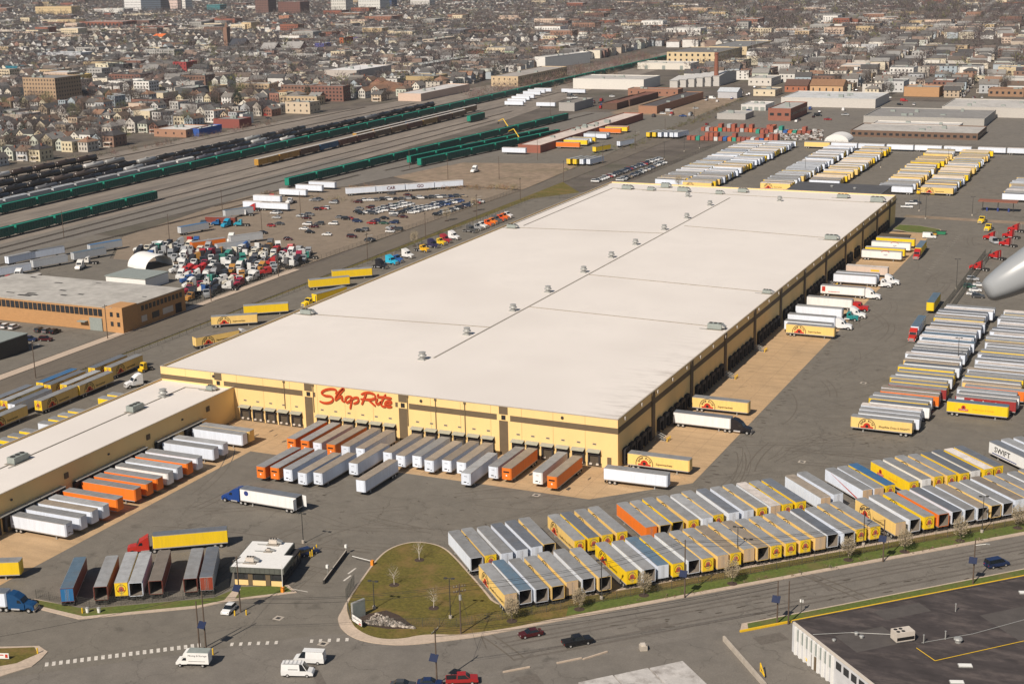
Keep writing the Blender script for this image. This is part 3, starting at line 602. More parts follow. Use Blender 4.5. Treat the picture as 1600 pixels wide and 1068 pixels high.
q = MB(); fr = lambda u, v: (x, u, v+3.1); q.face([fr(-.8,-.2),fr(.8,-.2),fr(.8,.2),fr(-.8,.2)],0); q.face([fr(-.15,-1.1),fr(.2,-1.1),fr(.2,-.7),fr(-.15,-.7)],1); ME_onose = q.mesh('nose_marks', [M['print_black'], M['print_white']])
SIDE = {'y':(.83,.57,.19),'Y':(.84,.57,.015),'w':(.70,.755,.85),'W':(.78,.78,.77),'o':(.80,.19,.02),'s':(.52,.54,.56),'p':(.62,.5,.42),'r':(.30,.03,.03),'b':(.05,.12,.28),'m':(.2,.045,.03)}
SNAME = {'y':'yellow','Y':'bright yellow','w':'white','W':'white','o':'orange','s':'silver','p':'beige','r':'red','b':'blue','m':'rust red'}
ROOF = {'g':(.268,.272,.275),'d':(.145,.16,.185),'l':(.66,.60,.55),'t':(.31,.26,.205),'b':(.045,.14,.29),'n':(.20,.17,.14),'h':(.36,.368,.375),'c':(.11,.17,.23)}
RNAME = {'g':'grey','d':'dark grey','l':'white','t':'tan','b':'blue','n':'brown','h':'light grey','c':'slate blue'}
NTR = [0]
def trailer(nx, ny, hd, spec, label, group, detail=2, lg='s', z=0.0):
    """nx, ny: middle of the nose; hd: way the nose points; spec: side roof rear (O open, L badge, P plain, T tan, N nose seen)"""
    sd, rf, rr = spec[0], spec[1], (spec[2] if len(spec) > 2 else 'P')
    ca, sa = math.cos(hd), math.sin(hd)
    t = thing('semi_trailer', label, 'trailer', (nx-ca*TL/2, ny-sa*TL/2, z), hd, group); NTR[0] += 1
    j = lambda c, a=.06: (lambda k: tuple(max(0.004, v*k) for v in c))(1+rnd.uniform(-a, a))
    sc = j(SIDE[sd]); inst('body', ME_body, t, color=sc); inst('roof', ME_troof, t, color=j(ROOF[rf], .15))
    inst('side_rail', ME_rail, t)
    if rr == 'O':
        for s in (1,-1):
            inst('rear_door', ME_door if s > 0 else ME_door2, t, (-TL/2, s*(TW+.09), 0), -s*R(90), color=sc)
    else:
        dc = {'T':(.6,.43,.27),'L':SIDE['Y'],'P':sc}.get(rr, sc)
        inst('rear_door', ME_door, t, (-TL/2-.01,0,0), color=dc); inst('rear_door', ME_door2, t, (-TL/2-.01,0,0), color=dc)
        if rr == 'L': inst('rear_badge', ME_badge, t)
    if detail >= 2:
        inst('landing_gear', ME_leg, t); inst('underframe', ME_under, t)
        for wx in (-6.6,-5.3):
            for s in (-1,1): inst('wheel', ME_dual, t, (wx,s*.98,.51))
    else: inst('running_gear', ME_gear, t)
    if sd in 'yY' and lg: inst('side_logo', logo_mesh(lg), t)
    if rr == 'N': inst('nose_marks', ME_onose if sd == 'o' else ME_nose, t)
    return t
# ---------------------------------------------------------------- road tractors
def tractor_meshes(kind):
    P = {}
    if kind == 'aero': cab = [(-1.55,.75),(-1.55,3.85),(-1.2,3.98),(-.1,3.75),(1.15,2.95),(1.75,2.1),(1.95,1.95),(1.95,.75)]; hood = [(1.9,.75),(1.9,2.0),(3.0,1.8),(3.65,1.55),(3.85,1.2),(3.85,.55),(3.3,.55),(3.2,.9),(2.2,.9),(2.1,.75)]
    elif kind == 'day': cab = [(-.1,.8),(-.1,3.0),(.1,3.15),(1.1,3.05),(1.7,2.15),(1.9,2.0),(1.9,.8)]; hood = [(1.85,.8),(1.85,2.0),(3.3,1.8),(3.75,1.5),(3.8,.55),(3.3,.55),(3.2,.9),(2.2,.9),(2.1,.8)]
    elif kind == 'fair': cab = [(-.9,.8),(-.9,3.05),(-.8,3.95),(-.3,3.75),(.6,3.2),(1.2,2.95),(1.75,2.15),(1.95,2.0),(1.95,.8)]; hood = [(1.9,.8),(1.9,2.05),(3.3,1.85),(3.75,1.6),(3.8,.55),(3.3,.55),(3.2,.9),(2.2,.9),(2.1,.8)]
    else: cab = [(-1.5,.8),(-1.5,3.0),(-1.3,3.3),(.9,3.1),(1.25,2.9),(1.5,2.2),(1.6,2.05),(1.6,.8)]; hood = [(1.55,.8),(1.55,2.0),(3.6,1.9),(3.8,1.75),(3.85,.6),(3.3,.6),(3.2,.95),(2.2,.95),(2.1,.8)]
    q = MB(); q.extr(cab,-1.2,1.2); P['cab'] = q.mesh('cab', M['paint'])
    q = MB(); q.extr(hood,-1.02,1.02); 
    for s in (-1,1): q.extr([(2.05,.95),(2.25,1.3),(2.75,1.38),(3.25,1.2),(3.4,.9),(3.3,.9),(3.1,1.1),(2.75,1.2),(2.35,1.1),(2.2,.9)], s*1.0 if s > 0 else -1.2, 1.2 if s > 0 else -1.0)
    P['hood'] = q.mesh('hood', M['paint'])
    q = MB(); xw = 1.95 if kind != 'classic' else 1.6
    tb = {'aero':((1.18,2.93),(1.76,2.13)),'day':((1.12,3.0),(1.7,2.18)),'fair':((1.22,2.93),(1.76,2.17)),'classic':((1.27,2.85),(1.51,2.2))}[kind]
    (xa,za),(xb,zb) = tb; q.face([(xa+.03,-1.05,za),(xb+.03,-1.1,zb),(xb+.03,1.1,zb),(xa+.03,1.05,za)]); P['windshield'] = q.mesh('windshield', M['glass'])
    q = MB(); s = -1.215; q.face([(.45,s,2.1),(1.45,s,2.1),(1.05,s,2.75),(.5,s,2.78)]); P['window'] = q.mesh('side_window', M['glass'])
    q = MB(); s = 1.215; q.face([(.45,s,2.1),(.5,s,2.78),(1.05,s,2.75),(1.45,s,2.1)]); P['window2'] = q.mesh('side_window', M['glass'])
    q = MB(); q.box(-3.75,1.0,-.48,-.3,.72,1.02); q.box(-3.75,1.0,.3,.48,.72,1.02); q.box(-3.7,-3.55,-.9,.9,.6,.75); q.box(-3.1,-1.7,-.5,.5,1.0,1.16); P['frame'] = q.mesh('frame', M['chassis'])
    q = MB()
    for s in (-1,1): q.cyl((-.9,s*.95,.72),(.9,s*.95,.72),.33,n=10)
    P['tanks'] = q.mesh('fuel_tanks', M['chrome'])
    q = MB(); q.box(3.84,3.9,-.75,.75,.75,1.5); P['grille'] = q.mesh('grille', M['chrome'])
    q = MB(); q.box(3.7,3.98,-1.12,1.12,.35,.62); P['bumper'] = q.mesh('bumper', M['chrome'])
    return P
TP = {k: tractor_meshes(k) for k in ('aero','day','fair','classic')}
q = MB()
for s in (-1,1): q.cyl((-1.7,s*1.0,1.0),(-1.7,s*1.0,3.7),.09,n=6)
ME_stack = q.mesh('exhaust_stacks', M['chrome'])
q = MB(); q.cyl((-1.7,0,1.16),(-1.7,0,1.2),.5,n=10); ME_fifth = q.mesh('fifth_wheel', M['chassis'])
def tractor(x, y, hd, kind, col, label, group=None, detail=2, z=0.0):
    t = thing('tractor_unit', label, 'truck', (x,y,z), hd, group); P = TP[kind]
    inst('cab', P['cab'], t, color=col); inst('hood', P['hood'], t, color=col); inst('windshield', P['windshield'], t)
    inst('side_window', P['window'], t); inst('side_window', P['window2'], t); inst('frame', P['frame'], t)
    if detail >= 2:
        inst('fuel_tanks', P['tanks'], t); inst('grille', P['grille'], t); inst('bumper', P['bumper'], t)
        if kind in ('day','classic','fair'): inst('exhaust_stacks', ME_stack, t)
    for s in (-1,1):
        inst('wheel', ME_single, t, (2.75,s*1.02,.5))
        for wx in (-2.0,-3.25): inst('wheel', ME_dual, t, (wx,s*.95,.51))
    return t
def yard_tug(x, y, hd, label):
    t = thing('yard_tractor', label, 'truck', (x,y,0), hd, 'yellow yard tractors')
    q = MB(); q.extr([(-.2,.7),(-.2,3.0),(1.0,3.0),(1.35,2.0),(1.5,.7)],-.95,.75); q.build('cab', M['yellow'], t)
    q = MB(); q.box(1.2,2.2,-.95,1.0,.5,1.25); q.build('hood', M['yellow'], t)
    q = MB(); q.face([(1.03,-.85,2.9),(1.37,-.85,2.0),(1.37,.65,2.0),(1.03,.65,2.9)]); q.face([(0,-.965,1.9),(1.2,-.965,1.9),(.9,-.965,2.8),(0,-.965,2.8)]); q.build('window', M['glass'], t)
    q = MB(); q.box(-2.8,1.2,-.5,.5,.6,1.0); q.build('frame', M['chassis'], t)
    for s in (-1,1):
        inst('wheel', ME_single, t, (1.5,s*.95,.5)); inst('wheel', ME_dual, t, (-1.9,s*.9,.51))
# ---------------------------------------------------------------- cars
ME_cw = wheel_mesh(.34,.24)
def car_meshes(kind):
    D = {'sedan':(4.6,.88,[(-2.3,.35),(-2.3,.85),(-1.6,1.0),(1.0,.98),(2.1,.82),(2.3,.6),(2.3,.3)],[(-1.75,.95),(-1.15,1.42),(.2,1.44),(1.05,.95)]),
         'suv':(4.7,.93,[(-2.3,.4),(-2.3,1.1),(1.1,1.1),(2.2,.98),(2.35,.7),(2.35,.35)],[(-2.25,1.08),(-2.0,1.7),(.3,1.72),(1.15,1.08)]),
         'hatch':(4.1,.86,[(-2.0,.35),(-2.05,.9),(.9,.98),(1.9,.8),(2.05,.6),(2.05,.3)],[(-1.95,.9),(-1.5,1.48),(.2,1.5),(.98,.95)]),
         'pickup':(5.8,1.0,[(-2.9,.55),(-2.9,1.2),(-.9,1.2),(1.5,1.2),(2.8,1.1),(2.9,.8),(2.9,.5)],[(-.95,1.18),(-.85,1.85),(.7,1.87),(1.5,1.18)]),
         'van':(5.9,1.0,[(-2.95,.4),(-2.95,1.3),(1.7,1.3),(2.7,1.1),(2.95,.8),(2.95,.4)],[(-2.93,1.28),(-2.85,2.5),(1.1,2.5),(1.9,1.28)]),
         'minivan':(5.2,.98,[(-2.6,.4),(-2.6,1.15),(1.5,1.12),(2.45,.95),(2.6,.7),(2.6,.4)],[(-2.55,1.13),(-2.4,1.9),(.8,1.92),(1.65,1.1)])}
    L, W, body, cab = D[kind]; P = {'L':L,'W':W}
    q = MB(); n = len(body); lo = W*.97
    q.extr(body,-W,W); P['body'] = q.mesh('body', M['paint'])
    # greenhouse narrowing to the roof
    q = MB(); (x0,z0),(x1,z1),(x2,z2),(x3,z3) = cab; k = .80
    A = [(x0,-W*.97,z0),(x3,-W*.97,z3),(x3,W*.97,z3),(x0,W*.97,z0)]; B = [(x1,-W*k,z1),(x2,-W*k,z2),(x2,W*k,z2),(x1,W*k,z1)]
    for i in range(4): q.face([A[i],A[(i+1)%4],B[(i+1)%4],B[i]], 0)
    P['glass'] = q.mesh('windows', M['glass'])
    q = MB(); q.face([(p[0],p[1],p[2]+.02) for p in B])
    e = .05
    for i, (a, b_) in enumerate(zip(A, B)):          # pillars
        sg = 1 if a[1] > 0 else -1; dx = .12 if a[0] < (x0+x3)/2 else -.12
        q.face([(a[0],a[1]+sg*.015,a[2]),(a[0]+dx,a[1]+sg*.015,a[2]),(b_[0]+dx,b_[1]+sg*.02,b_[2]+.02),(b_[0],b_[1]+sg*.02,b_[2]+.02)])
        q.face([(b_[0],b_[1]+sg*.02,b_[2]+.02),(b_[0]+dx,b_[1]+sg*.02,b_[2]+.02),(a[0]+dx,a[1]+sg*.015,a[2]),(a[0],a[1]+sg*.015,a[2])])
    if kind == 'van':
        for sg in (-1,1):
            f = lambda x, t: (x, sg*(W*.97+(W*k-W*.97)*t+.02), z0+(z1-z0)*t)
            P4 = [f(x0+.03,0),f(.55,0),f(.45,1),f(x1+.02,1)]; q.face(P4 if sg < 0 else P4[::-1])
        q.face([(x0-.03,W*.95,z0),(x0-.03,-W*.95,z0),(x1-.03,-W*k,z1),(x1-.03,W*k,z1)])
    P['roof'] = q.mesh('roof', M['paint'])
    q = MB(); xf = body[-1][0]; xr = body[0][0]
    for s in (-1,1): q.box(xf-.02,xf+.03,s*W*.72-.16,s*W*.72+.16,.62,.78,0)
    P['head'] = q.mesh('headlights', M['hub'])
    q = MB()
    for s in (-1,1): q.box(xr-.03,xr+.02,s*W*.74-.14,s*W*.74+.14,.72,.9,0)
    P['tail'] = q.mesh('tail_lights', M['red'])
    q = MB(); q.box(xr+.3,xf-.3,-W*.9,W*.9,.18,.36); P['under'] = q.mesh('underbody', M['chassis'])
    if kind == 'pickup':
        q = MB(); q.box(-2.8,-1.0,-.82,.82,1.203,1.21); P['bed'] = q.mesh('load_bed', M['black'])
    return P
CP = {k: car_meshes(k) for k in ('sedan','suv','hatch','pickup','van','minivan')}
CARC = {'white':(.74,.74,.73),'silver':(.42,.43,.44),'black':(.012,.012,.014),'dark grey':(.06,.062,.066),'grey':(.17,.17,.175),'red':(.33,.02,.02),'blue':(.03,.07,.22),'dark blue':(.015,.03,.09),'green':(.03,.09,.06),'tan':(.35,.28,.2),'brown':(.08,.04,.03),'light blue':(.05,.28,.5),'maroon':(.065,.01,.012),'yellow':(.7,.45,.03)}
def car(x, y, hd, kind, cn, label, group=None, z=0.0):
    P = CP[kind]; t = thing('car' if kind not in ('van','pickup') else kind, label, 'car' if kind not in ('van','pickup') else kind, (x,y,z), hd, group)
    c = CARC[cn]; inst('body', P['body'], t, color=c); inst('windows', P['glass'], t); inst('roof', P['roof'], t, color=c); inst('underbody', P['under'], t)
    inst('headlights', P['head'], t); inst('tail_lights', P['tail'], t)
    if 'bed' in P: inst('load_bed', P['bed'], t)
    for wx in (-P['L']*.3, P['L']*.31):
        for s in (-1,1): inst('wheel', ME_cw, t, (wx,s*(P['W']-.1),.34))
    return t
# ================================================================ trailers in their places
PI = math.pi
def rowlab(spec, txt):
    return '%s trailer with %s roof, %s' % (SNAME[spec[0]], RNAME[spec[1]], txt)
# two rows along the street, back row (away from it) and front row (beside the fence)
BACK = [(-54.9,'wgO'),(-51.8,'ygL'),(-48.3,'wgP'),(-44.9,'wdP'),(-41.5,'wdP'),(-38.1,'ygO'),(-31.4,'ygL'),(-28.3,'YdL'),(-24.7,'ygL'),(-21.3,'ygL'),
 (-14.2,'ogP'),(-11.0,'ygO'),(-7.6,'YgO'),(-4.1,'ygL'),(-.7,'whP'),(2.6,'ygL'),(6.3,'wdP'),(9.9,'wgP'),(13.3,'ygL'),(16.8,'wlT'),(20.1,'YgL'),(23.5,'YdL'),
 (29.9,'wtT'),(33.6,'wgP'),(41.2,'wgT'),(44.5,'wgT'),(47.9,'YbL'),(54.2,'YgL'),(57.8,'WgP'),(61.5,'ygL'),(65.0,'ygL'),(68.6,'YdL'),(72.0,'WdP'),(75.5,'YlL'),(78.9,'YdL'),
 (89.5,'WdP'),(93.2,'whP'),(97.0,'wgP'),(100.5,'wgP'),(104,'ygL'),(107.5,'wdP'),(111,'ygL')]
FRONT = [(-54.6,'ygT'),(-51.5,'wcO'),(-48.1,'wgO'),(-44.6,'ygO'),(-41.2,'ygT'),(-37.6,'wgO'),(-34.2,'ygO'),
 (-28.0,'YgL'),(-24.5,'wgO'),(-21,'wcP'),(-17.8,'YgL'),(-14.2,'wgO'),(-10.8,'ygL'),(-7.5,'ygT'),(-4.3,'ytL'),(-.8,'ygT'),(2.2,'ytO'),(5.5,'ygL'),(9,'ygL'),
 (12.6,'ygL'),(16.2,'ygT'),(19.7,'wdO'),(23.2,'wgO'),(26.8,'ygL'),(30.2,'ygL'),(36.7,'ygT'),(40.5,'wgO'),(44.4,'YgL'),(48.1,'ogO'),(51.7,'wdO'),(55,'wgO'),(58.4,'wtO'),(61.9,'ygO'),(65.2,'wgO'),(68.9,'wnP'),(72.2,'ygO'),(75.5,'ygL'),(79,'wgO'),(82.5,'ygL'),(86,'wgO'),(89.5,'ygO'),(93,'wdO'),(96.5,'ygL'),(100,'wgP'),(103.5,'ygO')]
for row, t0, k1, nm in ((BACK,-32.4,.020,'back row by the street'),(FRONT,-51.5,.018,'front row by the street')):
    for i, (s, sp) in enumerate(row):
        s += 1.3; t = t0+(s+55)*k1+rnd.uniform(-.5,.5)+(0.9 if row is BACK else .3); x, y = st(s, t)
        lg = {'f':'d'}.get('f') if i % 3 == 0 else 's'
        if sp[0] == 'Y' and i > 26 and row is BACK: lg = 'p'
        trailer(x, y, R(135)+rnd.uniform(-.012,.012), sp, rowlab(sp, '%s from left in %s' % (ORD(i+1), nm)), 'trailers parked along the street', 2, lg)
# trailer with big name
q = MB(); s_, t_ = 89.5+1.3, -32.4+(90+55)*.02+.9; x, y = st(s_, t_)
fr = lambda u, v: (-u, TW+.04, v+2.7)
add_text(q, 'SWIFT', lambda u, v: fr(u*1.15-2.6, v), 0, 1.9, 0, .03)
sw = [o for o in bpy.data.objects if o.name.startswith('semi_trailer') and '36th from left in back row' in o.get('label','')][0]
q.build('side_lettering', M['print_black'], sw); q = MB(); q.box(-3,6.5,TW+.02,TW+.03,1.45,1.7); q.build('side_stripe', M['print_blue'], sw)
sw['label'] = 'white trailer lettered SWIFT at the far end of the back row by the street'
sw = [o for o in bpy.data.objects if o.name.startswith('semi_trailer') and '25th from left in back row' in o.get('label','')][0]
q = MB(); q.face([(5.3,TW+.03,3.8),(5.5,TW+.03,3.8),(-5.2,TW+.03,1.3),(-7.0,TW+.03,1.3)]); q.build('side_stripe', M['print_red'], sw)
sw['label'] = 'white trailer with a red diagonal stripe in the back row by the street'
# front docks of the warehouse: noses point to the viewer
ND = R(-90)
F1 = [(-85.3,'ogN'),(-81.1,'ogN'),(-77.1,'wtN'),(-73.1,'otN'),(-68.8,'wtN'),(-64.3,'wtN'),(-56.2,'wtN'),(-51.9,'wtN'),(-47.9,'wgN'),(-43.5,'wtN'),(-39.4,'wnN'),(-35.3,'wtN'),(-26.5,'wgN'),(-23.0,'otN'),(-14.7,'WgN'),(-10.3,'otN')]
for i, (x, sp) in enumerate(F1):
    trailer(x+1.3, -19.6-rnd.uniform(0,.9)-(1.2 if x in (-51.9,-43.5,-10.3) else 0), ND+rnd.uniform(-.01,.01), sp, rowlab(sp, '%s from left backed onto the front docks' % ORD(i+1)), 'trailers at the front docks')
for i, (x, y, sp) in enumerate(((-80.4,-41,'ogN'),(-76.8,-40.3,'ogN'),(-73,-40.2,'wgN'),(-68.3,-41,'wtN'),(-64.7,-39.6,'wtN'))):
    trailer(x+1.3, y, ND-.02, sp, rowlab(sp, '%s in the free standing row before the docks' % ORD(i+1)), 'trailers standing before the front docks')
trailer(-58.9,-30.3,ND-.01,'wtN','white trailer with tan roof standing half way out from the docks','trailers standing before the front docks')
trailer(-50.9,-40.3,ND-.01,'wtT','white trailer standing farthest out alone before the front docks','trailers standing before the front docks')
trailer(-29.4,-26.6,ND+.02,'whN','white trailer pulled forward out of the front dock line','trailers standing before the front docks')
# left dock building, right side
L1 = ['wgN','wgP','wtP','whP','ogP','ogP','ogP','ogP','WgP','whP','ogP','wgP','wgP','whP','wgP','yhO']
for i, (y, sp) in enumerate(zip([-88.5,-84,-80,-76.4,-71.5,-64.5,-60.4,-56.6,-52.4,-48.5,-44.6,-40.6,-33,-29,-20.5,-17.4], L1)):
    trailer(-97.9+rnd.uniform(-.4,.4), y-1.3+2.6-1.3, 0, sp, rowlab(sp, '%s from the front at the left dock building' % ORD(i+1)), 'trailers at the left dock building', 2, None)
# its left side, only roof ends show above the roof edge
for i, y in enumerate((-51,-45.9,-42.4,-38,-30.8,-26.7,-22.9,-18.7,-6,-1.9)):
    sp = 'wgP' if i == 4 else ('YbP' if i == 0 else 'YgP')
    trailer(-157.2, y-1.3, PI, sp, rowlab(sp, '%s from the front behind the dock building' % ORD(i+1)), 'trailers behind the dock building', 1, None)
# double file of yellow trailers by the side road
DF = [(-172.8,-37.5,'ygL'),(-172.3,-16.9,'ygL'),(-172.4,-.6,'ygL'),(-176.6,18.9,'ygL'),(-181.0,16.6,'ydL'),(-176.6,-1.2,'yhL'),(-181.2,-3.0,'ydL'),(-185.0,-2.0,'ybL'),(-181.8,-20.4,'yhL'),(-177.2,-22.3,'wdP'),(-185.6,-21,'ydL'),(-181.6,-39,'ygL'),(-177.2,-41,'ygL')]
for i, (x, y, sp) in enumerate(DF):
    trailer(x, y+TL, R(90)+.03, sp, rowlab(sp, '%s in the double file by the side road' % ORD(i+1)), 'trailers in double file by the side road')
# angled singles left of the warehouse
for i, (xr, yr, xn, yn, sp, lb_) in enumerate(((-185.4,85.5,-172.8,94.3,'ygL','yellow trailer with round emblem nearest the left warehouse corner'),(-184.0,103.2,-172.2,112,'YgP','plain yellow trailer second along the left side of the warehouse'),(-184.8,148.3,-173.8,159,'YgP','yellow trailer third along the left side of the warehouse'),(-185.1,166,-173.3,176,'YgP','yellow trailer farthest along the left side of the warehouse'))):
    h = math.atan2(yn-yr, xn-xr); trailer(xr+math.cos(h)*TL, yr+math.sin(h)*TL, h, sp, lb_, 'yellow trailers left of the warehouse', 2, 's' if i == 0 else None)
trailer(-169.5,127.5,R(-104),'YgP','yellow trailer coupled to the yellow truck beside the warehouse','yellow trailers left of the warehouse',2,None)
tractor(-169.9,125.6,R(-104),'day',SIDE['Y'],'yellow day cab truck pulling a trailer beside the warehouse')
trailer(-165.5,73.2,R(62),'ynP','shadowed yellow trailer close by the left warehouse wall','yellow trailers left of the warehouse')
tractor(-164.6,75.5,R(62),'aero',(.55,.55,.55),'pale truck coupled to the shadowed trailer by the left warehouse wall')
tractor(-163.2,16.5,R(-118),'aero',(.74,.74,.74),'white sleeper truck behind the dock building roof')
yard_tug(-171.5,31,R(-100),'small yellow yard tractor by the left warehouse corner')
# right docks
RD = [(3.0,2.0,'ygP','yellow trailer with round emblem at the first right dock','s'),(54.2,2.2,'ygP','yellow trailer with emblem beyond the black truck at the right docks','s'),(38.9,1.7,'WdP','white trailer coupled to the black truck at the right docks',None),
 (144,5.5,'ygP','yellow trailer with emblem, nearest of the far right dock group','s'),(148.2,3.8,'wgP','white trailer right behind the emblem trailer at right docks',None),(157.8,2.5,'wgP','white trailer of the first white truck at the right docks',None),(170.5,2,'wgP','white trailer of the teal truck at the right docks',None),(185.2,2.3,'WgP','white trailer of the red truck at the right docks',None),
 (205,2.6,'WgP','white trailer with red marks at the right docks',None),(225.6,2.6,'wgP','white trailer of the two white trucks at the right docks',None),(229.8,2.6,'wgP','white trailer tucked behind another at the right docks',None),(242.8,3.6,'plP','beige trailer with yellow sign at the right docks',None),
 (274.2,3,'WhP','white trailer lettered NFI, nearer one at the right docks',None),(281.2,3,'YhP','yellow trailer between the two lettered white ones',None),(293.8,3,'WhP','white trailer lettered NFI, farther one at the right docks',None),(303.3,3,'YhP','yellow trailer at the last busy right dock',None)]
for y, x0, sp, lb_, lg in RD:
    t = trailer(x0+TL, y, rnd.uniform(-.008,.008), sp, lb_, 'trailers at the right docks', 2, lg)
    if 'NFI' in lb_:
        q = MB(); add_text(q, 'NFI', lambda u, v: (1.5+u, -TW-.03, v+2.6), 0, 1.0, .3); disc(q, lambda u, v: (1.5+u, -TW-.03, v+2.3), 2.2, R(40), R(140), 10, 1, 2.0); q.build('side_lettering', [M['print_blue'], M['print_red']], t)
    if 'yellow sign' in lb_: q = MB(); q.box(1.5,4.8,-TW-.03,-TW-.015,2.3,3.0); q.build('side_lettering', M['yellow'], t)
    if 'red marks' in lb_: q = MB(); q.box(-7.6,-6.4,-TW-.03,-TW-.015,1.9,3.7); q.box(-5.4,-1,-TW-.03,-TW-.015,1.8,2.0); q.build('side_lettering', M['print_red'], t)
trailer(.4+TL,-9.0,.03,'wgP','white trailer standing across the near right corner of the warehouse','trailers at the right docks')
tw = lambda x, y, k, c, lb_: tractor(x+TL+1.75, y, 0, k, c, lb_, 'trucks at the right docks')
tw(1.7,38.9,'aero',(.012,.012,.016),'black sleeper truck with white trailer at the right docks'); tw(2.5,157.8,'aero',(.74,.74,.74),'white sleeper truck nearest of the right dock trucks')
tw(2,170.5,'day',(.02,.22,.22),'teal day cab truck at the right docks'); tw(3.5,175,'aero',(.74,.74,.73),'white sleeper truck behind the teal truck'); tw(2.3,185.2,'classic',(.42,.02,.02),'red long nosed truck at the right docks')
tw(2.6,205,'aero',(.74,.74,.75),'white sleeper truck with the red marked trailer'); tw(2.6,225.6,'day',(.7,.7,.7),'white day cab truck in front of a white sleeper truck'); tw(4.5,231,'aero',(.74,.74,.74),'white sleeper truck beyond the white day cab')
yard_tug(21.8,303.3,0,'yellow yard tractor on the last right dock trailer')
trailer(23.6,284.5,R(-88),'YcP','yellow trailer with slate roof driving down the right lane','trailers on the move in the yard',2,None); tractor(23.7,282.7,R(-88),'fair',(.42,.02,.02),'red truck driving towards the viewer in the right lane')
trailer(44.6,189,R(-90)+.02,'YcP','yellow trailer standing alone in the right lane','trailers on the move in the yard',2,None)
trailer(45.6,153.4,R(-90)+.02,'wcP','grey white trailer behind the red truck by the long row','trailers on the move in the yard'); tractor(45.6,151.6,R(-90)+.02,'fair',(.45,.03,.02),'red truck with tall fairing beside the long trailer row')
# long rows at the right
C1 = 'ygP wgP whP wlP WdP YgP wgP otP wtP wrP YgP YgP wgP YgP YgL wdP ytP wgP wlP wdP wgP WgP wlP wcP wlP wcP wgP wlP wnP wdP wlP YgP wtP wgP wdP wlP wgP wgP wlP'.split()
for i, sp in enumerate(C1):
    if i > 36: break
    if sp[1] == 'r': sp = 'rgP'
    y = 51+i*3.72+rnd.uniform(-.3,.3)+(1.2 if i > 13 else 0); x = 47.0+min(2.6,i*.3)+(rnd.uniform(-.9,.9) if i else 0)
    trailer(x, y+1.3, PI, sp, rowlab(sp, '%s from the front in the long right row' % ORD(i+1)), 'trailers in the long right rows', 2 if i < 6 else 1, 'd' if i == 0 else None)
C2 = 'rgP WgP whP ogP ytP wgP YgP wgP wtP whP wlP wgP wdP wgP YgP wgP wgP wtP YhP wgP wlP wgP wdP wgP wlP wgP wgP whP YgP wlP wgP wgP'.split()
for i, sp in enumerate(C2):
    y = 79.4+i*3.62+(rnd.uniform(-.3,.3) if i > 1 else 0)
    if i > 29: break
    t = trailer(68.3+rnd.uniform(-.4,1.6)+(.9 if i else 0), y+1.3, PI, sp, rowlab(sp, '%s from the front in the outer right row' % ORD(i+1)), 'trailers in the long right rows', 2 if i < 3 else 1, None)
    if i == 0:
        q = MB(); add_text(q, 'Budweiser', lambda u, v: (-u-.5, TW+.04, v+2.5), 0, 2.4, .35, .04); q.box(5.6,7.7,TW+.02,TW+.035,1.4,3.9,1); q.build('side_lettering', [M['print_white'], mat('ice_blue',(.55,.6,.66))], t)
        t['label'] = 'red trailer with white script lettering at the front of the outer row'
t = trailer(68.3+TL+.2, 75.2, .0, 'YcP', 'bright yellow trailer with red emblem before the red lettered trailer', 'trailers in the long right rows', 2, 'f')
# far rows beyond the warehouse: nearest stand singly, the rest is one mass
pool = 'wgP wgP whP wlP wgP ygL wtP wdP YgL wgP wlP whP ygL wgP'.split()
poolY = 'YgL ygL wlP ylL YgP wgP ylL whP YlL wdP ytL'.split()
FAR = [(-141.5,-1,430,'A',48),(-124.8,-1,424,'B',50),(-85,-1,433,'C',44),(-63,-1,450,'D',40),(-23.6,-1,441,'E',44),(-3.2,-1,443,'F',42),(38.6,-1,434,'G',16)]
FN = {'A':'leftmost far row','B':'second far row from left','C':'third far row from left','D':'fourth far row from left','E':'fifth far row from left','F':'sixth far row from left','G':'rightmost far row'}
cand = []
for x0, hd, y0, nm, n in FAR:
    for i in range(n):
        y = y0+i*3.62
        if nm in 'CDEF' and y > 592: break
        if nm in 'AB' and y > 603: break
        pl_ = poolY if nm in 'DEF' or (i < 4) else pool
        if i > 2 and rnd.random() < .06: continue
        cand.append((y+rnd.uniform(-.25,.25), x0+rnd.uniform(-1.0,1.0), nm, i, rnd.choice(pl_)))
cand.sort(); room = 296-NTR[0]; sf = MB()
for k, (y, x0, nm, i, sp) in enumerate(cand):
    if k < room: trailer(x0, y+1.3, PI, sp, rowlab(sp, '%s in the %s' % (ORD(i+1), FN[nm])), 'trailers in the far rows', 1, 's' if i < 2 and sp[0] in 'yY' else None)
    else:
        c_ = SIDE[sp[0]]; k_ = rnd.uniform(.85,1.15); r_ = tuple(v*k_ for v in ROOF[sp[1]])
        sf.box(x0,x0+TL,y,y+2.6,TF,TT,0,'tb',c=c_); sf.box(x0+.05,x0+TL-.05,y+.03,y+2.57,TT-.01,TT+.03,0,'b',c=r_); sf.box(x0+2,x0+3,y+.2,y+2.4,0,TF,0,'tb',c=(.02,.02,.02)); sf.box(x0+TL-3.3,x0+TL-.6,y+.1,y+2.5,0,TF,0,'tb',c=(.02,.02,.02))
        sf.box(x0+TL-.02,x0+TL+.03,y+.08,y+2.52,TF+.1,TT-.1,0,'X',c=SIDE['Y'] if rnd.random() < .35 else c_)
sf.build('parked_trailers', M['stuff'], label='mass of white and yellow trailers in the far rows', kind='stuff', cat='trailers')
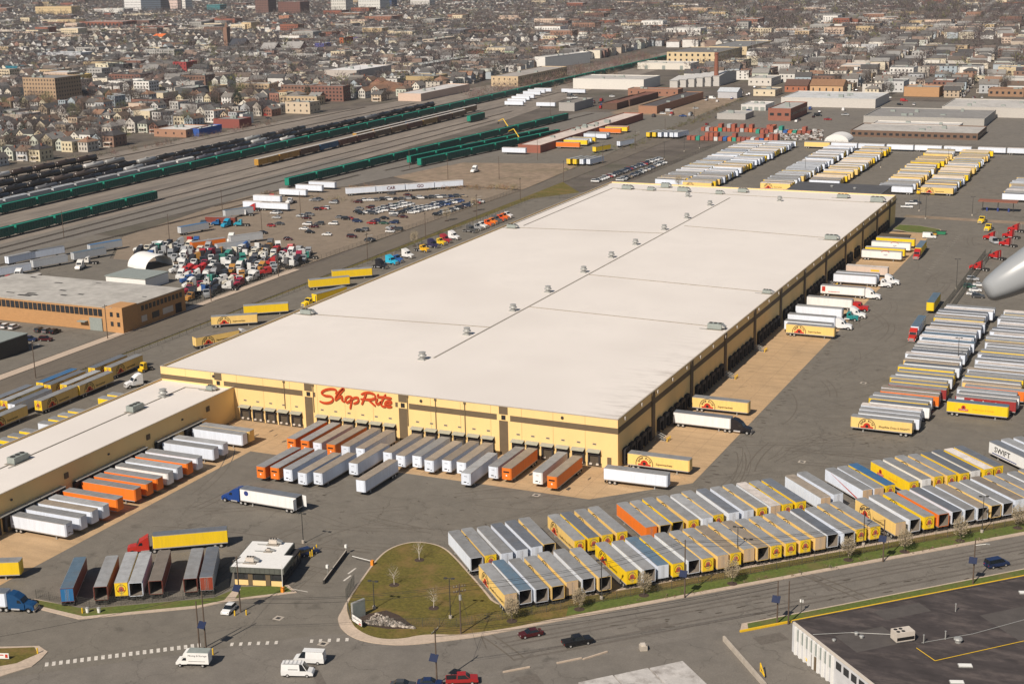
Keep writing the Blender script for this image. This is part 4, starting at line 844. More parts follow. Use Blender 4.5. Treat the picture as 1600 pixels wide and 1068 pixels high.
# line of white trailers end to end along the far fence
for i, x in enumerate((-103,-86,-69,-51.5,-34.5,-17,3,20,42,62)):
    sp = 'yhP' if i == 0 else 'wlP'
    trailer(x+TL, 606+.02*x, 0, sp, rowlab(sp, '%s in the line along the far fence' % ORD(i+1)), 'trailers along the far fence', 1, None)
# containers and trailers by the gate house (near ends seen)
cl = MB(); 
def container(xn, yn, xf, yf, side, roof, rear, label, ln=14.6):
    d = Vector((xn-xf, yn-yf)).normalized(); h = math.atan2(-d.y, -d.x)
    n = Vector((-d.y, d.x)); c = Vector((xn,yn))+(n*1.3)
    t = trailer(c.x-d.x*TL, c.y-d.y*TL, h, side+roof+rear, label, 'trailers beside the gate house', 2, None); return t
GH = [(-75.5,-117.5,'m','c','P','rust red container with blue door end beside the gate house, leftmost'),(-69.6,-114.3,'m','g','O','open rust red trailer second from left beside the gate house'),(-67,-111.1,'y','h','L','yellow emblem trailer between open trailers by the gate house'),(-64.2,-110,'w','h','O','open white trailer right of the emblem trailer by the gate house'),(-61,-107.7,'m','n','O','open brown roofed trailer in the middle by the gate house'),(-55,-104.1,'m','g','O','open trailer second from right beside the gate house'),(-52.4,-102.2,'s','d','P','grey trailer with rust red doors nearest the gate house')]
for x, y, a, b_, c_, l_ in GH:
    t = container(x, y, x-8.2, y+13.7, a, b_, c_, l_)
    if 'blue door' in l_ or 'rust red doors' in l_:
        for o in t.children:
            if o.name.startswith('rear_door'): o.color = (.02,.14,.33,1) if 'blue' in l_ else (.28,.045,.02,1)
# road trains moving on the yard
def semi(xn, yn, h, spec, kind, col, lt, lc, lg=None):
    t = trailer(xn, yn, h, spec, lt, 'trailers on the move in the yard', 2, lg); tractor(xn+math.cos(h)*1.75, yn+math.sin(h)*1.75, h, kind, col, lc); return t
semi(-76.3,-86.9,R(215),'YdP','fair',(.42,.03,.02),'bright yellow trailer behind the red truck near the gate','red truck with tall roof fairing near the gate')
t = semi(-75.0,-54.6,R(179),'WdP','aero',(.012,.05,.22),'white trailer with one rear door swung open','blue sleeper truck crossing the front yard')
q = MB(); disc(q, lambda u, v: (TL/2-2.0-u, TW+.04, v+3.2), .62, 0, 2*PI, 16, 0); q.build('side_badge', M['print_blue'], t)
for o in t.children:
    if o.name.startswith('rear_door'): o.rotation_euler = (0,0,R(178)) if o.data == ME_door else (0,0,R(-100)); o.location = (-TL/2-.05, (2.6 if o.data == ME_door else -1.3), 0)
trailer(-93.6,-108.8,R(27),'YgP','yellow trailer cut off by the left picture edge','trailers on the move in the yard',2,None)
tractor(-82.8,-121.9,R(16),'aero',(.01,.06,.16),'dark blue sleeper truck at the lower left entrance'); trailer(-84.6,-122.3,R(16),'wdP','trailer of the dark blue truck at the left picture edge','trailers on the move in the yard')
# ================================================================ cars and trucks
cnames = list(CARC)
def car_px(px, py, hd, kind, cn, label, group=None): g = G(px, py); return car(g.x, g.y, hd, kind, cn, label, group)
car_px(829,993,R(45)+PI,'sedan','maroon','dark maroon saloon driving along the street'); car_px(902,1006,R(45),'pickup','black','black pickup truck driving along the street')
car_px(1557,884,R(45),'minivan','dark blue','dark blue minivan on the street at the right'); car_px(358,955,R(-80),'hatch','white','small white car at the pavement by the gate house')
car_px(722,1066,R(28),'pickup','red','red pickup truck at the bottom edge'); car_px(672,1071,R(20),'sedan','dark blue','dark blue car cut by the bottom edge'); car_px(630,1074,R(20),'sedan','dark grey','dark car at the bottom edge left of the blue one')
v1 = car_px(466,1054,R(20),'van','white','white high roof van with ladder rack, nearer of two vans'); v2 = car_px(484,1034,R(197),'van','white','white panel van passing behind the van with ladder rack')
q = MB()
for k in range(5): q.box(-2.4+k*.75,-2.34+k*.75,-.8,.8,2.62,2.68)
q.box(-2.5,.8,-.8,-.74,2.6,2.66); q.box(-2.5,.8,.74,.8,2.6,2.66); q.build('ladder_rack', M['hub'], v1)
q = MB(); q.box(-1.6,.2,-.96,-.945,1.5,1.62); q.build('side_lettering', M['print_black'], v1)
g = G(303,1038)
bt = thing('box_truck', 'white moving box truck with dark roof and script lettering', 'truck', (g.x,g.y,0), R(199))
q = MB(); q.box(-3.2,.9,-1.1,1.1,.75,2.95); q.extr([(.9,2.1),(.9,2.95),(1.5,2.75),(1.75,2.1)],-1.05,1.05); q.build('cargo_box', M['print_white'], bt)
q = MB(); q.box(-3.15,.85,-1.05,1.05,2.95,3.0); q.build('roof', M['hvac'], bt)
q = MB(); q.extr([(.95,.6),(.95,2.05),(1.6,2.0),(2.1,1.35),(2.9,1.2),(3.1,.9),(3.1,.5)],-.98,.98); q.build('cab', M['print_white'], bt)
q = MB(); q.face([(1.64,-.85,1.98),(2.13,-.9,1.38),(2.13,.9,1.38),(1.64,.85,1.98)]); q.face([(1.05,.99,1.35),(1.05,.99,1.9),(1.55,.99,1.9),(1.95,.99,1.35)]); q.face([(1.05,-.99,1.35),(1.95,-.99,1.35),(1.55,-.99,1.9),(1.05,-.99,1.9)]); q.build('windows', M['glass'], bt)
q = MB(); add_text(q, 'Moving & Storage', lambda u, v: (-1.1-u, 1.115, v+2.4), 0, .5, .2); q.box(-2.6,.6,1.105,1.115,1.25,1.32); q.build('side_lettering', M['print_black'], bt)
for x in (-2.0,2.3):
    for s in (-1,1): inst('wheel', ME_cw, bt, (x,s*.95,.36))
# cars by the gate house
car(-54.5,-79.5,R(65),'suv','black','black suv parked behind the gate house, left one'); car(-43.5,-75.5,R(60),'suv','dark blue','dark suv parked behind the gate house, right one')
# employee and dealer lot between the side road and the rails
def lotrow(pts, gname, txt, cols, kinds=('sedan','suv','hatch','suv')):
    for i, (x, y, h) in enumerate(pts):
        cn = cols[i] if isinstance(cols, list) and i < len(cols) else rnd.choice(['white','white','silver','black','dark grey','grey','white','dark blue','tan','red'])
        k = rnd.choice(kinds); car(x, y, h, k, cn, '%s %s, %s %s' % (cn, {'suv':'suv','hatch':'small car','sedan':'saloon','pickup':'pickup','minivan':'minivan','van':'van'}[k], ORD(i+1), txt), gname)
E_ = 'cars in the lot between road and rails'
lotrow([(-271+i*2.75, 338.5+i*1.75+rnd.uniform(-.5,.5), R(15)) for i in range(17)], E_, 'from left in the back row of the car lot', ['white','white','grey','black','white','black','dark grey','silver','black','white','black'])
lotrow([(-252+rnd.uniform(-.4,.4)+i*.45, 303+i*3.1, R(8)) for i in range(12)], E_, 'from front in the left block of the car lot', ['black','white','white','maroon','white','white','silver','maroon','white','green','white','white'])
lotrow([(-247+rnd.uniform(-.4,.4)+i*.5, 305+i*3.1, R(8)) for i in range(11)], E_, 'from front in the second block of the car lot', ['dark grey','white','white','white','brown','white','silver','white','white','white','silver'])
lotrow([(-236+rnd.uniform(-.4,.4)+i*.7, 308+i*3.05, R(8)) for i in range(15)], E_, 'from front in the third block of the car lot', ['white','black','black','dark grey','black','white','white','white','silver','dark blue','white','dark blue','dark blue','white','blue'])
lotrow([(-229+rnd.uniform(-.4,.4)+i*.6, 313+i*3.05, R(8)) for i in range(14)], E_, 'from front in the fourth block of the car lot', ['white','white','grey','white','white','white','white','dark blue','dark blue','blue','dark blue','white','blue','blue'])
lotrow([(-214.5+i*.35, 312+i*3.4, R(8)) for i in range(13)], E_, 'from front along the lot fence', ['black','dark grey','silver','silver','dark grey','white','black','maroon','dark blue','dark blue','black','red','white'])
SCAT = [(461,305,'light blue'),(471,300,'grey'),(505,327,'red'),(523,316,'maroon'),(424,354,'red'),(437,351,'dark grey'),(475,359,'white'),(484,364,'black'),(450,375,'maroon'),(499,351,'dark grey'),(521,351,'white'),(546,343,'red'),(531,341,'grey'),(581,350,'red'),(587,347,'dark blue'),(600,350,'green'),(561,362,'black'),(559,332,'black'),(575,333,'dark grey'),(615,338,'grey'),(630,340,'maroon'),(610,363,'white'),(622,360,'dark grey'),(580,376,'black'),(576,377,'dark grey'),(496,328,'maroon'),(411,365,'black')]
for i, (px, py, cn) in enumerate(SCAT):
    g = G(px, py); k = rnd.choice(['sedan','suv','sedan','hatch']); car(g.x, g.y, R(rnd.choice([8,188])+rnd.uniform(-8,8)), k, cn, '%s %s standing loose in the brown car lot, %s of these' % (cn, 'suv' if k == 'suv' else 'car', ORD(i+1)), E_)
for i in range(34):
    g = G(rnd.uniform(425,640), rnd.uniform(302,372))
    if not (-300 < g.x < -212 and g.y > 200): continue
    cn = rnd.choice(['white','silver','black','dark grey','grey','maroon','dark blue','dark grey']); k = rnd.choice(['sedan','suv']); car(g.x, g.y, R(rnd.choice([8,188])+rnd.uniform(-6,6)), k, cn, '%s %s spread over the brown car lot, %s of the spread' % (cn, 'suv' if k == 'suv' else 'saloon', ORD(i+1)), E_)
# visitor cars right of the lane, cars behind the annex, far lot
for i, (px, py, cn) in enumerate(((1520,461,'white'),(1528,465,'dark grey'),(1524,455,'white'),(1515,450,'green'),(1530,447,'white'),(1520,438,'silver'))): car_px(px, py, R(5), 'suv' if i % 2 else 'sedan', cn, '%s car right of the yard fence, %s from the front' % (cn, ORD(i+1)), 'cars right of the yard fence')
for i, (px, py, cn) in enumerate(((1417,325,'white'),(1424,320,'white'),(1430,318,'dark grey'))): car_px(px, py, R(5), 'pickup', cn, '%s pickup at the far right warehouse corner, %s one' % (cn, ORD(i+1)), 'pickups behind the warehouse')
for i, (px, py) in enumerate(((1436,303),(1447,302),(1458,304))): g = G(px, py); yard_tug(g.x, g.y, R(-90), 'yellow yard tractor by the far trailer rows, %s from left' % ORD(i+1))
car_px(1452,372,R(5),'van','white','white van parked at the last right dock')
lotrow([(-178.5+rnd.uniform(-.5,.5)+i*.12, 434+i*3.1, R(4)) for i in range(32)], 'cars in the far staff lot', 'from front in the left file of the far staff lot', None)
lotrow([(-166.5+rnd.uniform(-.5,.5), 442+i*3.1, R(4)) for i in range(24)], 'cars in the far staff lot', 'from front in the right file of the far staff lot', None)
# line of tractors along the warehouse's left side
TC = [('aero',(.02,.02,.025),'black'),('aero',(.03,.42,.62),'light blue'),('day',(.03,.12,.35),'blue'),('aero',(.72,.72,.7),'white'),('day',(.75,.42,.02),'yellow'),('aero',(.035,.03,.07),'dark violet'),('day',(.72,.5,.03),'yellow'),('aero',(.33,.03,.04),'maroon'),('aero',(.74,.74,.74),'white'),('classic',(.08,.08,.08),'dark grey'),('day',(.3,.3,.3),'grey'),('day',(.68,.68,.66),'white'),('day',(.75,.12,.02),'orange red'),('day',(.75,.2,.02),'orange'),('classic',(.1,.1,.1),'dark grey'),('day',(.75,.1,.02),'red'),('day',(.7,.15,.02),'orange'),('day',(.7,.68,.66),'white')]
for i, ((k, c_, cn), y) in enumerate(zip(TC, [193,201.5,206,215.5,229.5,239,245.5,251,259,277,283,288,294,299,304,308,312.5,316.5])):
    tractor(-178.6, y, R(-14), k, c_, '%s truck %s from the front in the file left of the warehouse' % (cn, ORD(i+1)), 'trucks in file left of the warehouse')
# red tractors at the right edge of the yard
for i, (px, py, h) in enumerate(((1530,422,170),(1558,405,150),(1575,385,160),(1550,375,165),(1580,372,160),(1588,362,160))):
    g = G(px, py); tractor(g.x, g.y, R(h), 'fair', (.42,.02,.02), 'red truck at the right yard bays, %s from the front' % ORD(i+1), 'red trucks at the right edge')
for i, (px, py) in enumerate(((1535,348),(1545,360))): g = G(px, py); tractor(g.x, g.y, R(-100), 'day', SIDE['Y'], 'yellow truck at the far right bays, %s one' % ORD(i+1), 'yellow trucks at the right edge')
car_px(1553,380,R(-60),'van','silver','silver van among the red trucks at right')
# scrap truck yard left of the lot: cabs packed together
CABC = [((.62,.62,.60),'white')]*8+[((.3,.31,.32),'silver')]*3+[((.03,.03,.035),'black')]*3+[((.05,.05,.055),'dark'),((.12,.12,.125),'dark grey')]+[((.42,.03,.03),'red'),((.03,.09,.26),'blue'),((.4,.2,.05),'orange'),((.02,.02,.025),'black'),((.62,.58,.48),'cream'),((.25,.26,.27),'grey'),((.04,.2,.16),'green'),((.3,.02,.05),'maroon')]
PTS = []
def inpoly(x, y, P):
    c_ = False
    for (x0,y0),(x1,y1) in zip(P, P[1:]+P[:1]):
        if (y0 > y) != (y1 > y) and x < (x1-x0)*(y-y0)/(y1-y0)+x0: c_ = not c_
    return c_
POLY = [(300,470),(290,440),(262,415),(215,398),(250,385),(300,378),(345,395),(420,385),(490,398),(470,420),(400,445)]
for _ in range(4000):
    u, v = rnd.uniform(210,495), rnd.uniform(375,475)
    if not inpoly(u, v, POLY): continue
    g = G(u, v)
    if -270 < g.x < -243 and 122 < g.y < 145: continue
    if -290 < g.x < -262 and 150 < g.y < 178: continue
    if g.x > -214.5 or all((g.x-a)**2+(g.y-b)**2 > 4.3**2 for a, b, *_ in PTS) is False: continue
    PTS.append((g.x, g.y))
    if len(PTS) >= 150: break
PTS.sort(key=lambda p: -p[0]); fl = {}
for (x, y) in PTS:
    f_ = int((-213-x)//9)+1; fl[f_] = fl.get(f_, 0)+1
    c_, cn = rnd.choice(CABC); kd = rnd.choice(['day','day','aero','fair','classic'])
    tractor(x, y, R(rnd.choice([-100,-80,-60,-120,200,90])+rnd.uniform(-15,15)), kd, c_, '%s %s truck in the scrap yard, %s of the %s file from the road' % (cn, 'sleeper' if kd == 'aero' else 'old', ORD(fl[f_]), ORD(f_)), 'trucks packed in the scrap yard', 1)
YT = [(120,470,'wgP',64,0),(30,445,'wgP',64,1),(48,425,'whP',70,1),(105,412,'sgP',70,1),(100,398,'wdP',72,1),(165,400,'scP',72,1),(60,405,'wgP',80,1),(190,388,'sbP',70,1),(325,360,'sbP',72,1),(410,376,'sgP',60,1),(390,388,'sgP',62,1),(352,385,'ogP',60,1),(425,328,'wlP',4,1),(440,318,'wlP',4,1),(452,330,'wlP',4,1),(395,335,'scP',65,1),(370,352,'mnP',8,1),(480,308,'wlP',4,1),(505,301,'wlP',4,1),(525,296,'wlP',4,1)]
for i, (px, py, sp, h, _) in enumerate(YT):
    g = G(px, py); trailer(g.x, g.y, R(h), sp, rowlab(sp, '%s loose one left of the car lot' % ORD(i+1)), 'loose trailers by the rail pad', 1, None)
for i, (px, py, c_, cn) in enumerate(((318,357,(.04,.06,.08),'dark'),(343,352,(.02,.12,.3),'blue'),(355,354,(.02,.28,.45),'light blue'),(378,353,(.03,.3,.4),'teal'),(395,330,(.45,.03,.03),'red'),(385,337,(.7,.7,.7),'white'),(425,315,(.45,.03,.03),'red'),(455,318,(.7,.7,.7),'white'),(362,377,(.72,.72,.68),'white'),(15,441,(.45,.03,.03),'red'),(30,434,(.7,.7,.7),'white'),(18,450,(.72,.72,.7),'white'),(126,420,(.66,.64,.6),'white'),(140,412,(.66,.64,.6),'white'),(250,390,(.72,.72,.7),'white'),(222,393,(.72,.72,.7),'white'),(742,269,(.72,.72,.7),'white'))):
    g = G(px, py); tractor(g.x, g.y, R(rnd.choice([-70,-90,200])), 'day' if i % 2 else 'aero', c_, '%s truck %s in the loose group beside the rail pad' % (cn, ORD(i+1)), 'loose trucks beside the rail pad', 1)
ga, gb = G(540,306), G(662,297); hd_ = math.atan2(gb.y-ga.y, gb.x-ga.x)
for i, s_ in enumerate(('','CAR','GO','')):
    g = ga+(gb-ga).normalized()*(16.5*(i+1)); t = trailer(g.x, g.y, hd_, 'wlP', 'white trailer wall along the car lot, %s from left' % ORD(i+1), 'white trailers at the back of the car lot', 1, None)
    if s_: q = MB(); add_text(q, s_, lambda u, v: (u, -TW-.05, v+2.6), 0, 2.4, 0, .05); q.build('side_lettering', mat('maroon_print',(.12,.012,.012)), t)
# ================================================================ railway
def track(x0, y0, x1, y1, label_i):
    a = Vector((x0,y0)); b = Vector((x1,y1)); d = (b-a).normalized(); n = Vector((-d.y,d.x)); t = inst('railway_track', None, kind='structure')
    for s in (-.75,.75):
        q = MB(); P = [a+n*(s-.06),b+n*(s-.06),b+n*(s+.06),a+n*(s+.06)]; q.prism([tuple(p) for p in P], .0, .2); q.build('rail', M['steel_rail'], t)
    q = MB(); L = (b-a).length; k = 0
    while k < L:
        c = a+d*k; P = [c+d*.12+n*1.25,c-d*.12+n*1.25,c-d*.12-n*1.25,c+d*.12-n*1.25]; q.prism([tuple(p) for p in P], -.06, .04); k += 1.6 if L < 700 else 3.2
    q.build('ties', M['tie'], t, kind='stuff')
TR = [(-383,-50,-380,760),(-400,-50,-404,1000),(-432,-50,-436,1400),(-446,-50,-448,1000),(-462,-50,-460,900),(-478,-50,-470,800),(-500,-50,-490,800),(-524,100,-516,760),(-366,-50,-366,700),(-358,-50,-352,500),(-339,300,-310,760),(-316,440,-287,640),(-304.5,440,-276,640),(-330,250,-322,420),(-345,60,-330,260)]
for i, a in enumerate(TR): track(*a, i)
q = MB(); g_ = M['gond'] = mat('green_gondola', (.004,.088,.066), .5, .15, .5, dirt=(.008,.03,.028), dscale=.4, damt=.4)
M['gond_l'] = mat('green_gondola_end', (.012,.22,.15), .5, .1, .5)
GL = 25.0
q.box(-GL/2,GL/2,-1.5,1.5,.75,4.9,0,'t'); q.box(-GL/2+.1,GL/2-.1,-1.4,1.4,4.6,4.8,1); ME_gb = q.mesh('body', [g_, M['gond_l']])
q = MB()
for k in range(14):
    x = -GL/2+.6+k*(GL-1.2)/13
    for s in (-1,1): q.box(x-.1,x+.1,s*1.56-.07,s*1.56+.07,1.4,4.8)
for s in (-1,1): q.box(-GL/2,GL/2,s*1.55-.1,s*1.55+.1,4.8,5.0)
ME_gr = q.mesh('ribs', g_)
q = MB()
for s in (-1,1): q.box(s*(GL/2+.05)-.12,s*(GL/2+.05)+.12,-1.5,1.5,1.2,5.0); q.box(s*(GL/2+.35)-.2,s*(GL/2+.35)+.2,-.8,.8,1.0,1.4)
ME_ge = q.mesh('end_panels', M['gond_l'])
q = MB(); q.box(-1.4,1.4,-1.2,1.2,.5,1.1)
for x in (-.9,.9):
    for s in (-1,1): q.cyl((x,s*.85,.45),(x,s*.7,.45),.45,n=8)
ME_bog = q.mesh('bogie', M['chassis'])
def gondola(x, y, h, label, grp):
    t = thing('gondola_wagon', label, 'rail wagon', (x,y,.18), h, grp); inst('body', ME_gb, t); inst('ribs', ME_gr, t, kind='stuff'); inst('end_panels', ME_ge, t)
    for s in (-1,1): inst('bogie', ME_bog, t, (s*GL*.36,0,0))
def train(x0, y0, x1, y1, maker, pitch, txt, grp):
    a = Vector((x0,y0)); b = Vector((x1,y1)); d = (b-a).normalized(); h = math.atan2(d.y,d.x); n = int((b-a).length//pitch)
    for i in range(n): c = a+d*(pitch*(i+.5)); maker(c.x, c.y, h, '%s, %s from the near end' % (txt, ORD(i+1)), grp)
train(-383,120,-382.0,312,gondola,26.8,'green gondola wagon of the short train beside the rail pad','short green train')
train(-432.2,190,-436,1330,gondola,26.8,'green gondola wagon of the longest train','long green train')
train(-337.6,366,-311,735,gondola,26.8,'green gondola wagon of the train on the rail pad','green train on the pad')
train(-314.5,466,-289,632,gondola,26.8,'green gondola wagon, left of the twin trains','left twin green train'); train(-303,458,-277,625,gondola,26.8,'green gondola wagon, right of the twin trains','right twin green train')
gondola(-378,690,R(90),'single green gondola wagon standing alone on the inner track',None)
def tanker(colr, cn):
    def mk(x, y, h, label, grp):
        t = thing('tank_wagon', label, 'rail wagon', (x,y,.18), h, grp)
        cc_ = colr if rnd.random() < .62 else rnd.choice([(.16,.16,.165),(.34,.34,.33),(.09,.07,.06),(.5,.49,.47)])
        inst('tank', ME_tank, t, color=(lambda k_: tuple(v*k_ for v in cc_))(rnd.uniform(.8,1.25))); inst('dome', ME_dome, t, color=cc_)
        inst('sill', ME_sillr, t)
        for s in (-1,1): inst('bogie', ME_bog, t, (s*6.2,0,0))
    return mk
q = MB(); n_ = 12; pr = [(-8.6,.2),(-8.3,1.1),(-7.9,1.5),(7.9,1.5),(8.3,1.1),(8.6,.2)]
b0 = len(q.v)
for x, r in pr:
    for i in range(n_): a = 2*PI*i/n_; q.v.append((x,r*math.cos(a),2.85+r*math.sin(a)))
for k in range(len(pr)-1):
    for i in range(n_): j = (i+1)%n_; q.f.append((b0+k*n_+i,b0+k*n_+j,b0+(k+1)*n_+j,b0+(k+1)*n_+i)); q.m.append(0); q.c.append(None)
q.f.append(tuple(b0+i for i in range(n_))); q.m.append(0); q.c.append(None); q.f.append(tuple(b0+5*n_+i for i in range(n_))); q.m.append(0); q.c.append(None)
ME_tank = q.mesh('tank', M['paint'], True)
q = MB(); q.cyl((0,0,4.2),(0,0,4.75),.6,n=10); q.box(-1.4,1.4,-.8,.8,4.33,4.42); ME_dome = q.mesh('dome', M['paint'])
q = MB(); q.box(-9.2,9.2,-.6,.6,.95,1.35); q.box(-9.0,-8.8,-1.4,1.4,1.0,1.9); q.box(8.8,9.0,-1.4,1.4,1.0,1.9); ME_sillr = q.mesh('sill', M['chassis'])
train(-461.5,150,-460,790,tanker((.02,.02,.024),'black'),19,'tank wagon of the nearer tank train','nearer tank train')
train(-479,200,-473,600,tanker((.025,.024,.024),'black'),19,'tank wagon of the middle tank train','middle tank train')
train(-500,230,-494,420,tanker((.03,.028,.028),'dark'),19,'tank wagon of the outer tank train','outer tank train')
train(-523,330,-520,440,tanker((.05,.035,.03),'brown'),19,'tank wagon beside the houses','tank train beside the houses')
def hopper(x, y, h, label, grp):
    c_ = rnd.choice([(.5,.5,.5),(.36,.37,.38),(.6,.6,.58),(.42,.44,.46)])
    t = thing('hopper_wagon', label, 'rail wagon', (x,y,.18), h, grp); inst('body', ME_hop, t, color=c_); inst('roof', ME_hopr, t, color=tuple(v*1.05 for v in c_)); inst('sill', ME_sillr, t)
    for s in (-1,1): inst('bogie', ME_bog, t, (s*6.2,0,0))
q = MB(); q.extr([(-8.4,2.6),(-8.4,4.5),(8.4,4.5),(8.4,2.6),(5.6,1.3),(-5.6,1.3)],-1.5,1.5); ME_hop = q.mesh('body', M['side'])
q = MB(); q.face([(-8.4,-1.5,4.52),(8.4,-1.5,4.52),(8.4,-.4,4.95),(-8.4,-.4,4.95)]); q.face([(-8.4,-.4,4.95),(8.4,-.4,4.95),(8.4,.4,4.95),(-8.4,.4,4.95)]); q.face([(-8.4,.4,4.95),(8.4,.4,4.95),(8.4,1.5,4.52),(-8.4,1.5,4.52)]); q.box(-8,8,-.35,.35,5.0,5.08); ME_hopr = q.mesh('roof', M['roofskin'])
train(-446.5,150,-447.5,430,hopper,18.6,'pale grey covered hopper wagon','pale hopper train')
train(-447.6,432,-448,560,tanker((.1,.1,.12),'grey'),19,'tank wagon following the pale hoppers','grey tank train')
bi = [0]
def boxcar(x, y, h, label, grp):
    i = bi[0]; bi[0] += 1
    c_ = [(.45,.24,.04),(.42,.22,.05),(.12,.06,.035),(.03,.1,.2),(.14,.05,.03),(.13,.045,.03),(.12,.08,.05),(.2,.12,.06),(.13,.05,.035),(.28,.17,.06),(.12,.06,.04),(.16,.1,.06)][i % 12]
    nm = ['tan','tan','brown','blue','brown','brown','brown','ochre','brown','ochre','brown','brown'][i % 12]
    t = thing('boxcar_wagon', '%s %s' % (nm, label), 'rail wagon', (x,y,.18), h, grp)
    inst('body', ME_bx, t, color=c_); inst('roof', ME_bxr, t, color=(.5,.47,.43)); inst('door', ME_bxd, t, (0,-1.56,0), color=tuple(v*.8 for v in c_)); inst('door', ME_bxd, t, (0,1.56,0), color=tuple(v*.8 for v in c_))
    for s in (-1,1): inst('bogie', ME_bog, t, (s*8,0,0))
q = MB(); q.box(-11.4,11.4,-1.5,1.5,1.1,4.9)
for k in range(16):
    x = -11+k*22/15
    for s in (-1,1): q.box(x-.06,x+.06,s*1.53-.04,s*1.53+.04,1.2,4.8)
ME_bx = q.mesh('body', M['side'])
q = MB(); q.extr([(-1.55,4.9),(0,5.2),(1.55,4.9)],-11.5,11.5); q.v = [(v[1],v[0],v[2]) for v in q.v]; q.f = [f[::-1] for f in q.f]; ME_bxr = q.mesh('roof', M['roofskin'])
q = MB(); q.box(-1.6,1.6,-.06,.06,1.3,4.6); ME_bxd = q.mesh('door', M['side'])
train(-400.2,428,-402,720,boxcar,24.2,'boxcar wagon of the mixed train','mixed boxcar train')
train(-408.5,560,-409.5,760,boxcar,24.2,'boxcar wagon behind the mixed train','second boxcar train')
for i, (px, py) in enumerate(((40,452),(0,470))):
    g = G(px, py); boxcar(g.x, g.y-4, R(85), 'old boxcar standing left of the brick works, %s one' % ORD(i+1), None)
# ================================================================ buildings
OCC = [(-345,210,-250,760),(-545,-352,-200,800),(-520,-395,800,1500)]      # places kept free of houses: x0,x1,y0,y1
def hgt(P, ytop):
    lo, hi = .5, 120
    for _ in range(40):
        m_ = (lo+hi)/2
        if PX((P.x,P.y,m_))[1] > ytop: lo = m_
        else: hi = m_
    return lo
ME_unit = {}
NB = [0]
def block(name, label, x1, y1, x2, y2, ytop, depth, wall, roof, win=None, parapet=.6, cat='building', units=2, align=True, gable=0, trim=None, doors=0):
    """box building: pixel ends of its near wall at the ground, pixel height of the left end's top, depth in metres"""
    A = G(x1, y1); B = G(x2, y2); h = max(3.0, hgt(A, ytop))
    if align: m_ = (A.y+B.y)/2; A.y = B.y = m_
    d = (B-A); Lx = d.length; an = math.atan2(d.y, d.x)
    t = thing(name, label, cat, (A.x,A.y,-.1), an)
    x0, xx = min(A.x,B.x), max(A.x,B.x); OCC.append((x0-3, xx+3, A.y-6, A.y+depth+3)); NB[0] += 1
    q = MB(); q.box(0,Lx,0,depth,0,h,0,'t'); q.build('wall', M['sid'], t, color=wall)
    if gable:
        q = MB(); o_ = .5; q.face([(-o_,-o_,h),(Lx+o_,-o_,h),(Lx+o_,depth/2,h+gable),(-o_,depth/2,h+gable)]); q.face([(-o_,depth+o_,h),(-o_,depth/2,h+gable),(Lx+o_,depth/2,h+gable),(Lx+o_,depth+o_,h)]); q.build('roof', M['shing'], t, color=roof)
        q = MB(); q.face([(0,0,h),(0,depth/2,h+gable),(0,depth,h)]); q.build('gable_wall', M['sid'], t, color=wall); q = MB(); q.face([(Lx,0,h),(Lx,depth,h),(Lx,depth/2,h+gable)]); q.build('gable_wall', M['sid'], t, color=wall)
    else:
        q = MB(); q.box(.3,Lx-.3,.3,depth-.3,h-.3,h+.02); q.build('roof', M['flatroof'], t, color=roof)
        q = MB(); p = parapet
        for a0, a1, b0, b1 in ((-.05,Lx+.05,-.05,.3),(-.05,Lx+.05,depth-.3,depth+.05),(-.05,.3,.3,depth-.3),(Lx-.3,Lx+.05,.3,depth-.3)): q.box(a0,a1,b0,b1,h,h+p)
        q.build('parapet', M['sid'], t, color=trim or wall)
        for k in range(units):
            ux, uy = rnd.uniform(.15,.85)*Lx, rnd.uniform(.2,.8)*depth; s_ = rnd.uniform(.8,2.0)
            q = MB(); q.box(ux-s_,ux+s_,uy-s_*.7,uy+s_*.7,h+.02,h+rnd.uniform(.8,2.2)); q.build('roof_unit', M['hvac'], t)
    if win:
        st_, sz, sp = win                                  # storeys, window size, spacing
        for lv in range(st_):
            zc = (lv+.55)*h/st_; n_ = max(1, int(Lx/sp)); nd = max(1, int(depth/sp))
            q = MB()
            for k in range(n_): xc = (k+.5)*Lx/n_; q.box(xc-sz[0]/2,xc+sz[0]/2,-.06,.02,zc-sz[1]/2,zc+sz[1]/2)
            for k in range(nd): yc = (k+.5)*depth/nd; q.box(Lx-.02,Lx+.06,yc-sz[0]/2,yc+sz[0]/2,zc-sz[1]/2,zc+sz[1]/2)
            q.build('windows', M['pane'], t, kind='stuff')
    for k in range(doors):
        xc = (k+.5)*Lx/doors; q = MB(); q.box(xc-1.7,xc+1.7,-.1,.0,0,min(4,h*.7)); q.build('door', M['hvac'], t)
    return t, Lx, h
W_, TAN, CRM, BRK, GRY, DRK, PNK, BRN = (.72,.7,.66),(.55,.42,.25),(.66,.56,.4),(.27,.10,.065),(.33,.32,.3),(.06,.06,.062),(.62,.48,.38),(.22,.15,.1)
RW, RG, RD_, RL, RB = (.62,.6,.57),(.24,.235,.225),(.075,.072,.07),(.42,.41,.385),(.2,.12,.075)
WS = (1.2,1.5)
block('apartment_block','seven storey tan brick apartment block left of the rail yard',48,163,81,167,121,34,(.4,.28,.18),RG,(7,(1.3,1.5),3.2),cat='apartment block')
block('school_building','pale ornate school with rows of windows at the upper left',57,27,112,27,11,30,(.6,.46,.26),RB,(3,WS,4.5))
block('brick_hall','long red brick hall with white piers at the upper left',130,47,188,48,34,40,BRK,RL,(1,(4,8),8)); block('brick_hall','shorter red brick hall right of the long one',218,49,252,50,41,30,BRK,RL,(1,(4,5),8))
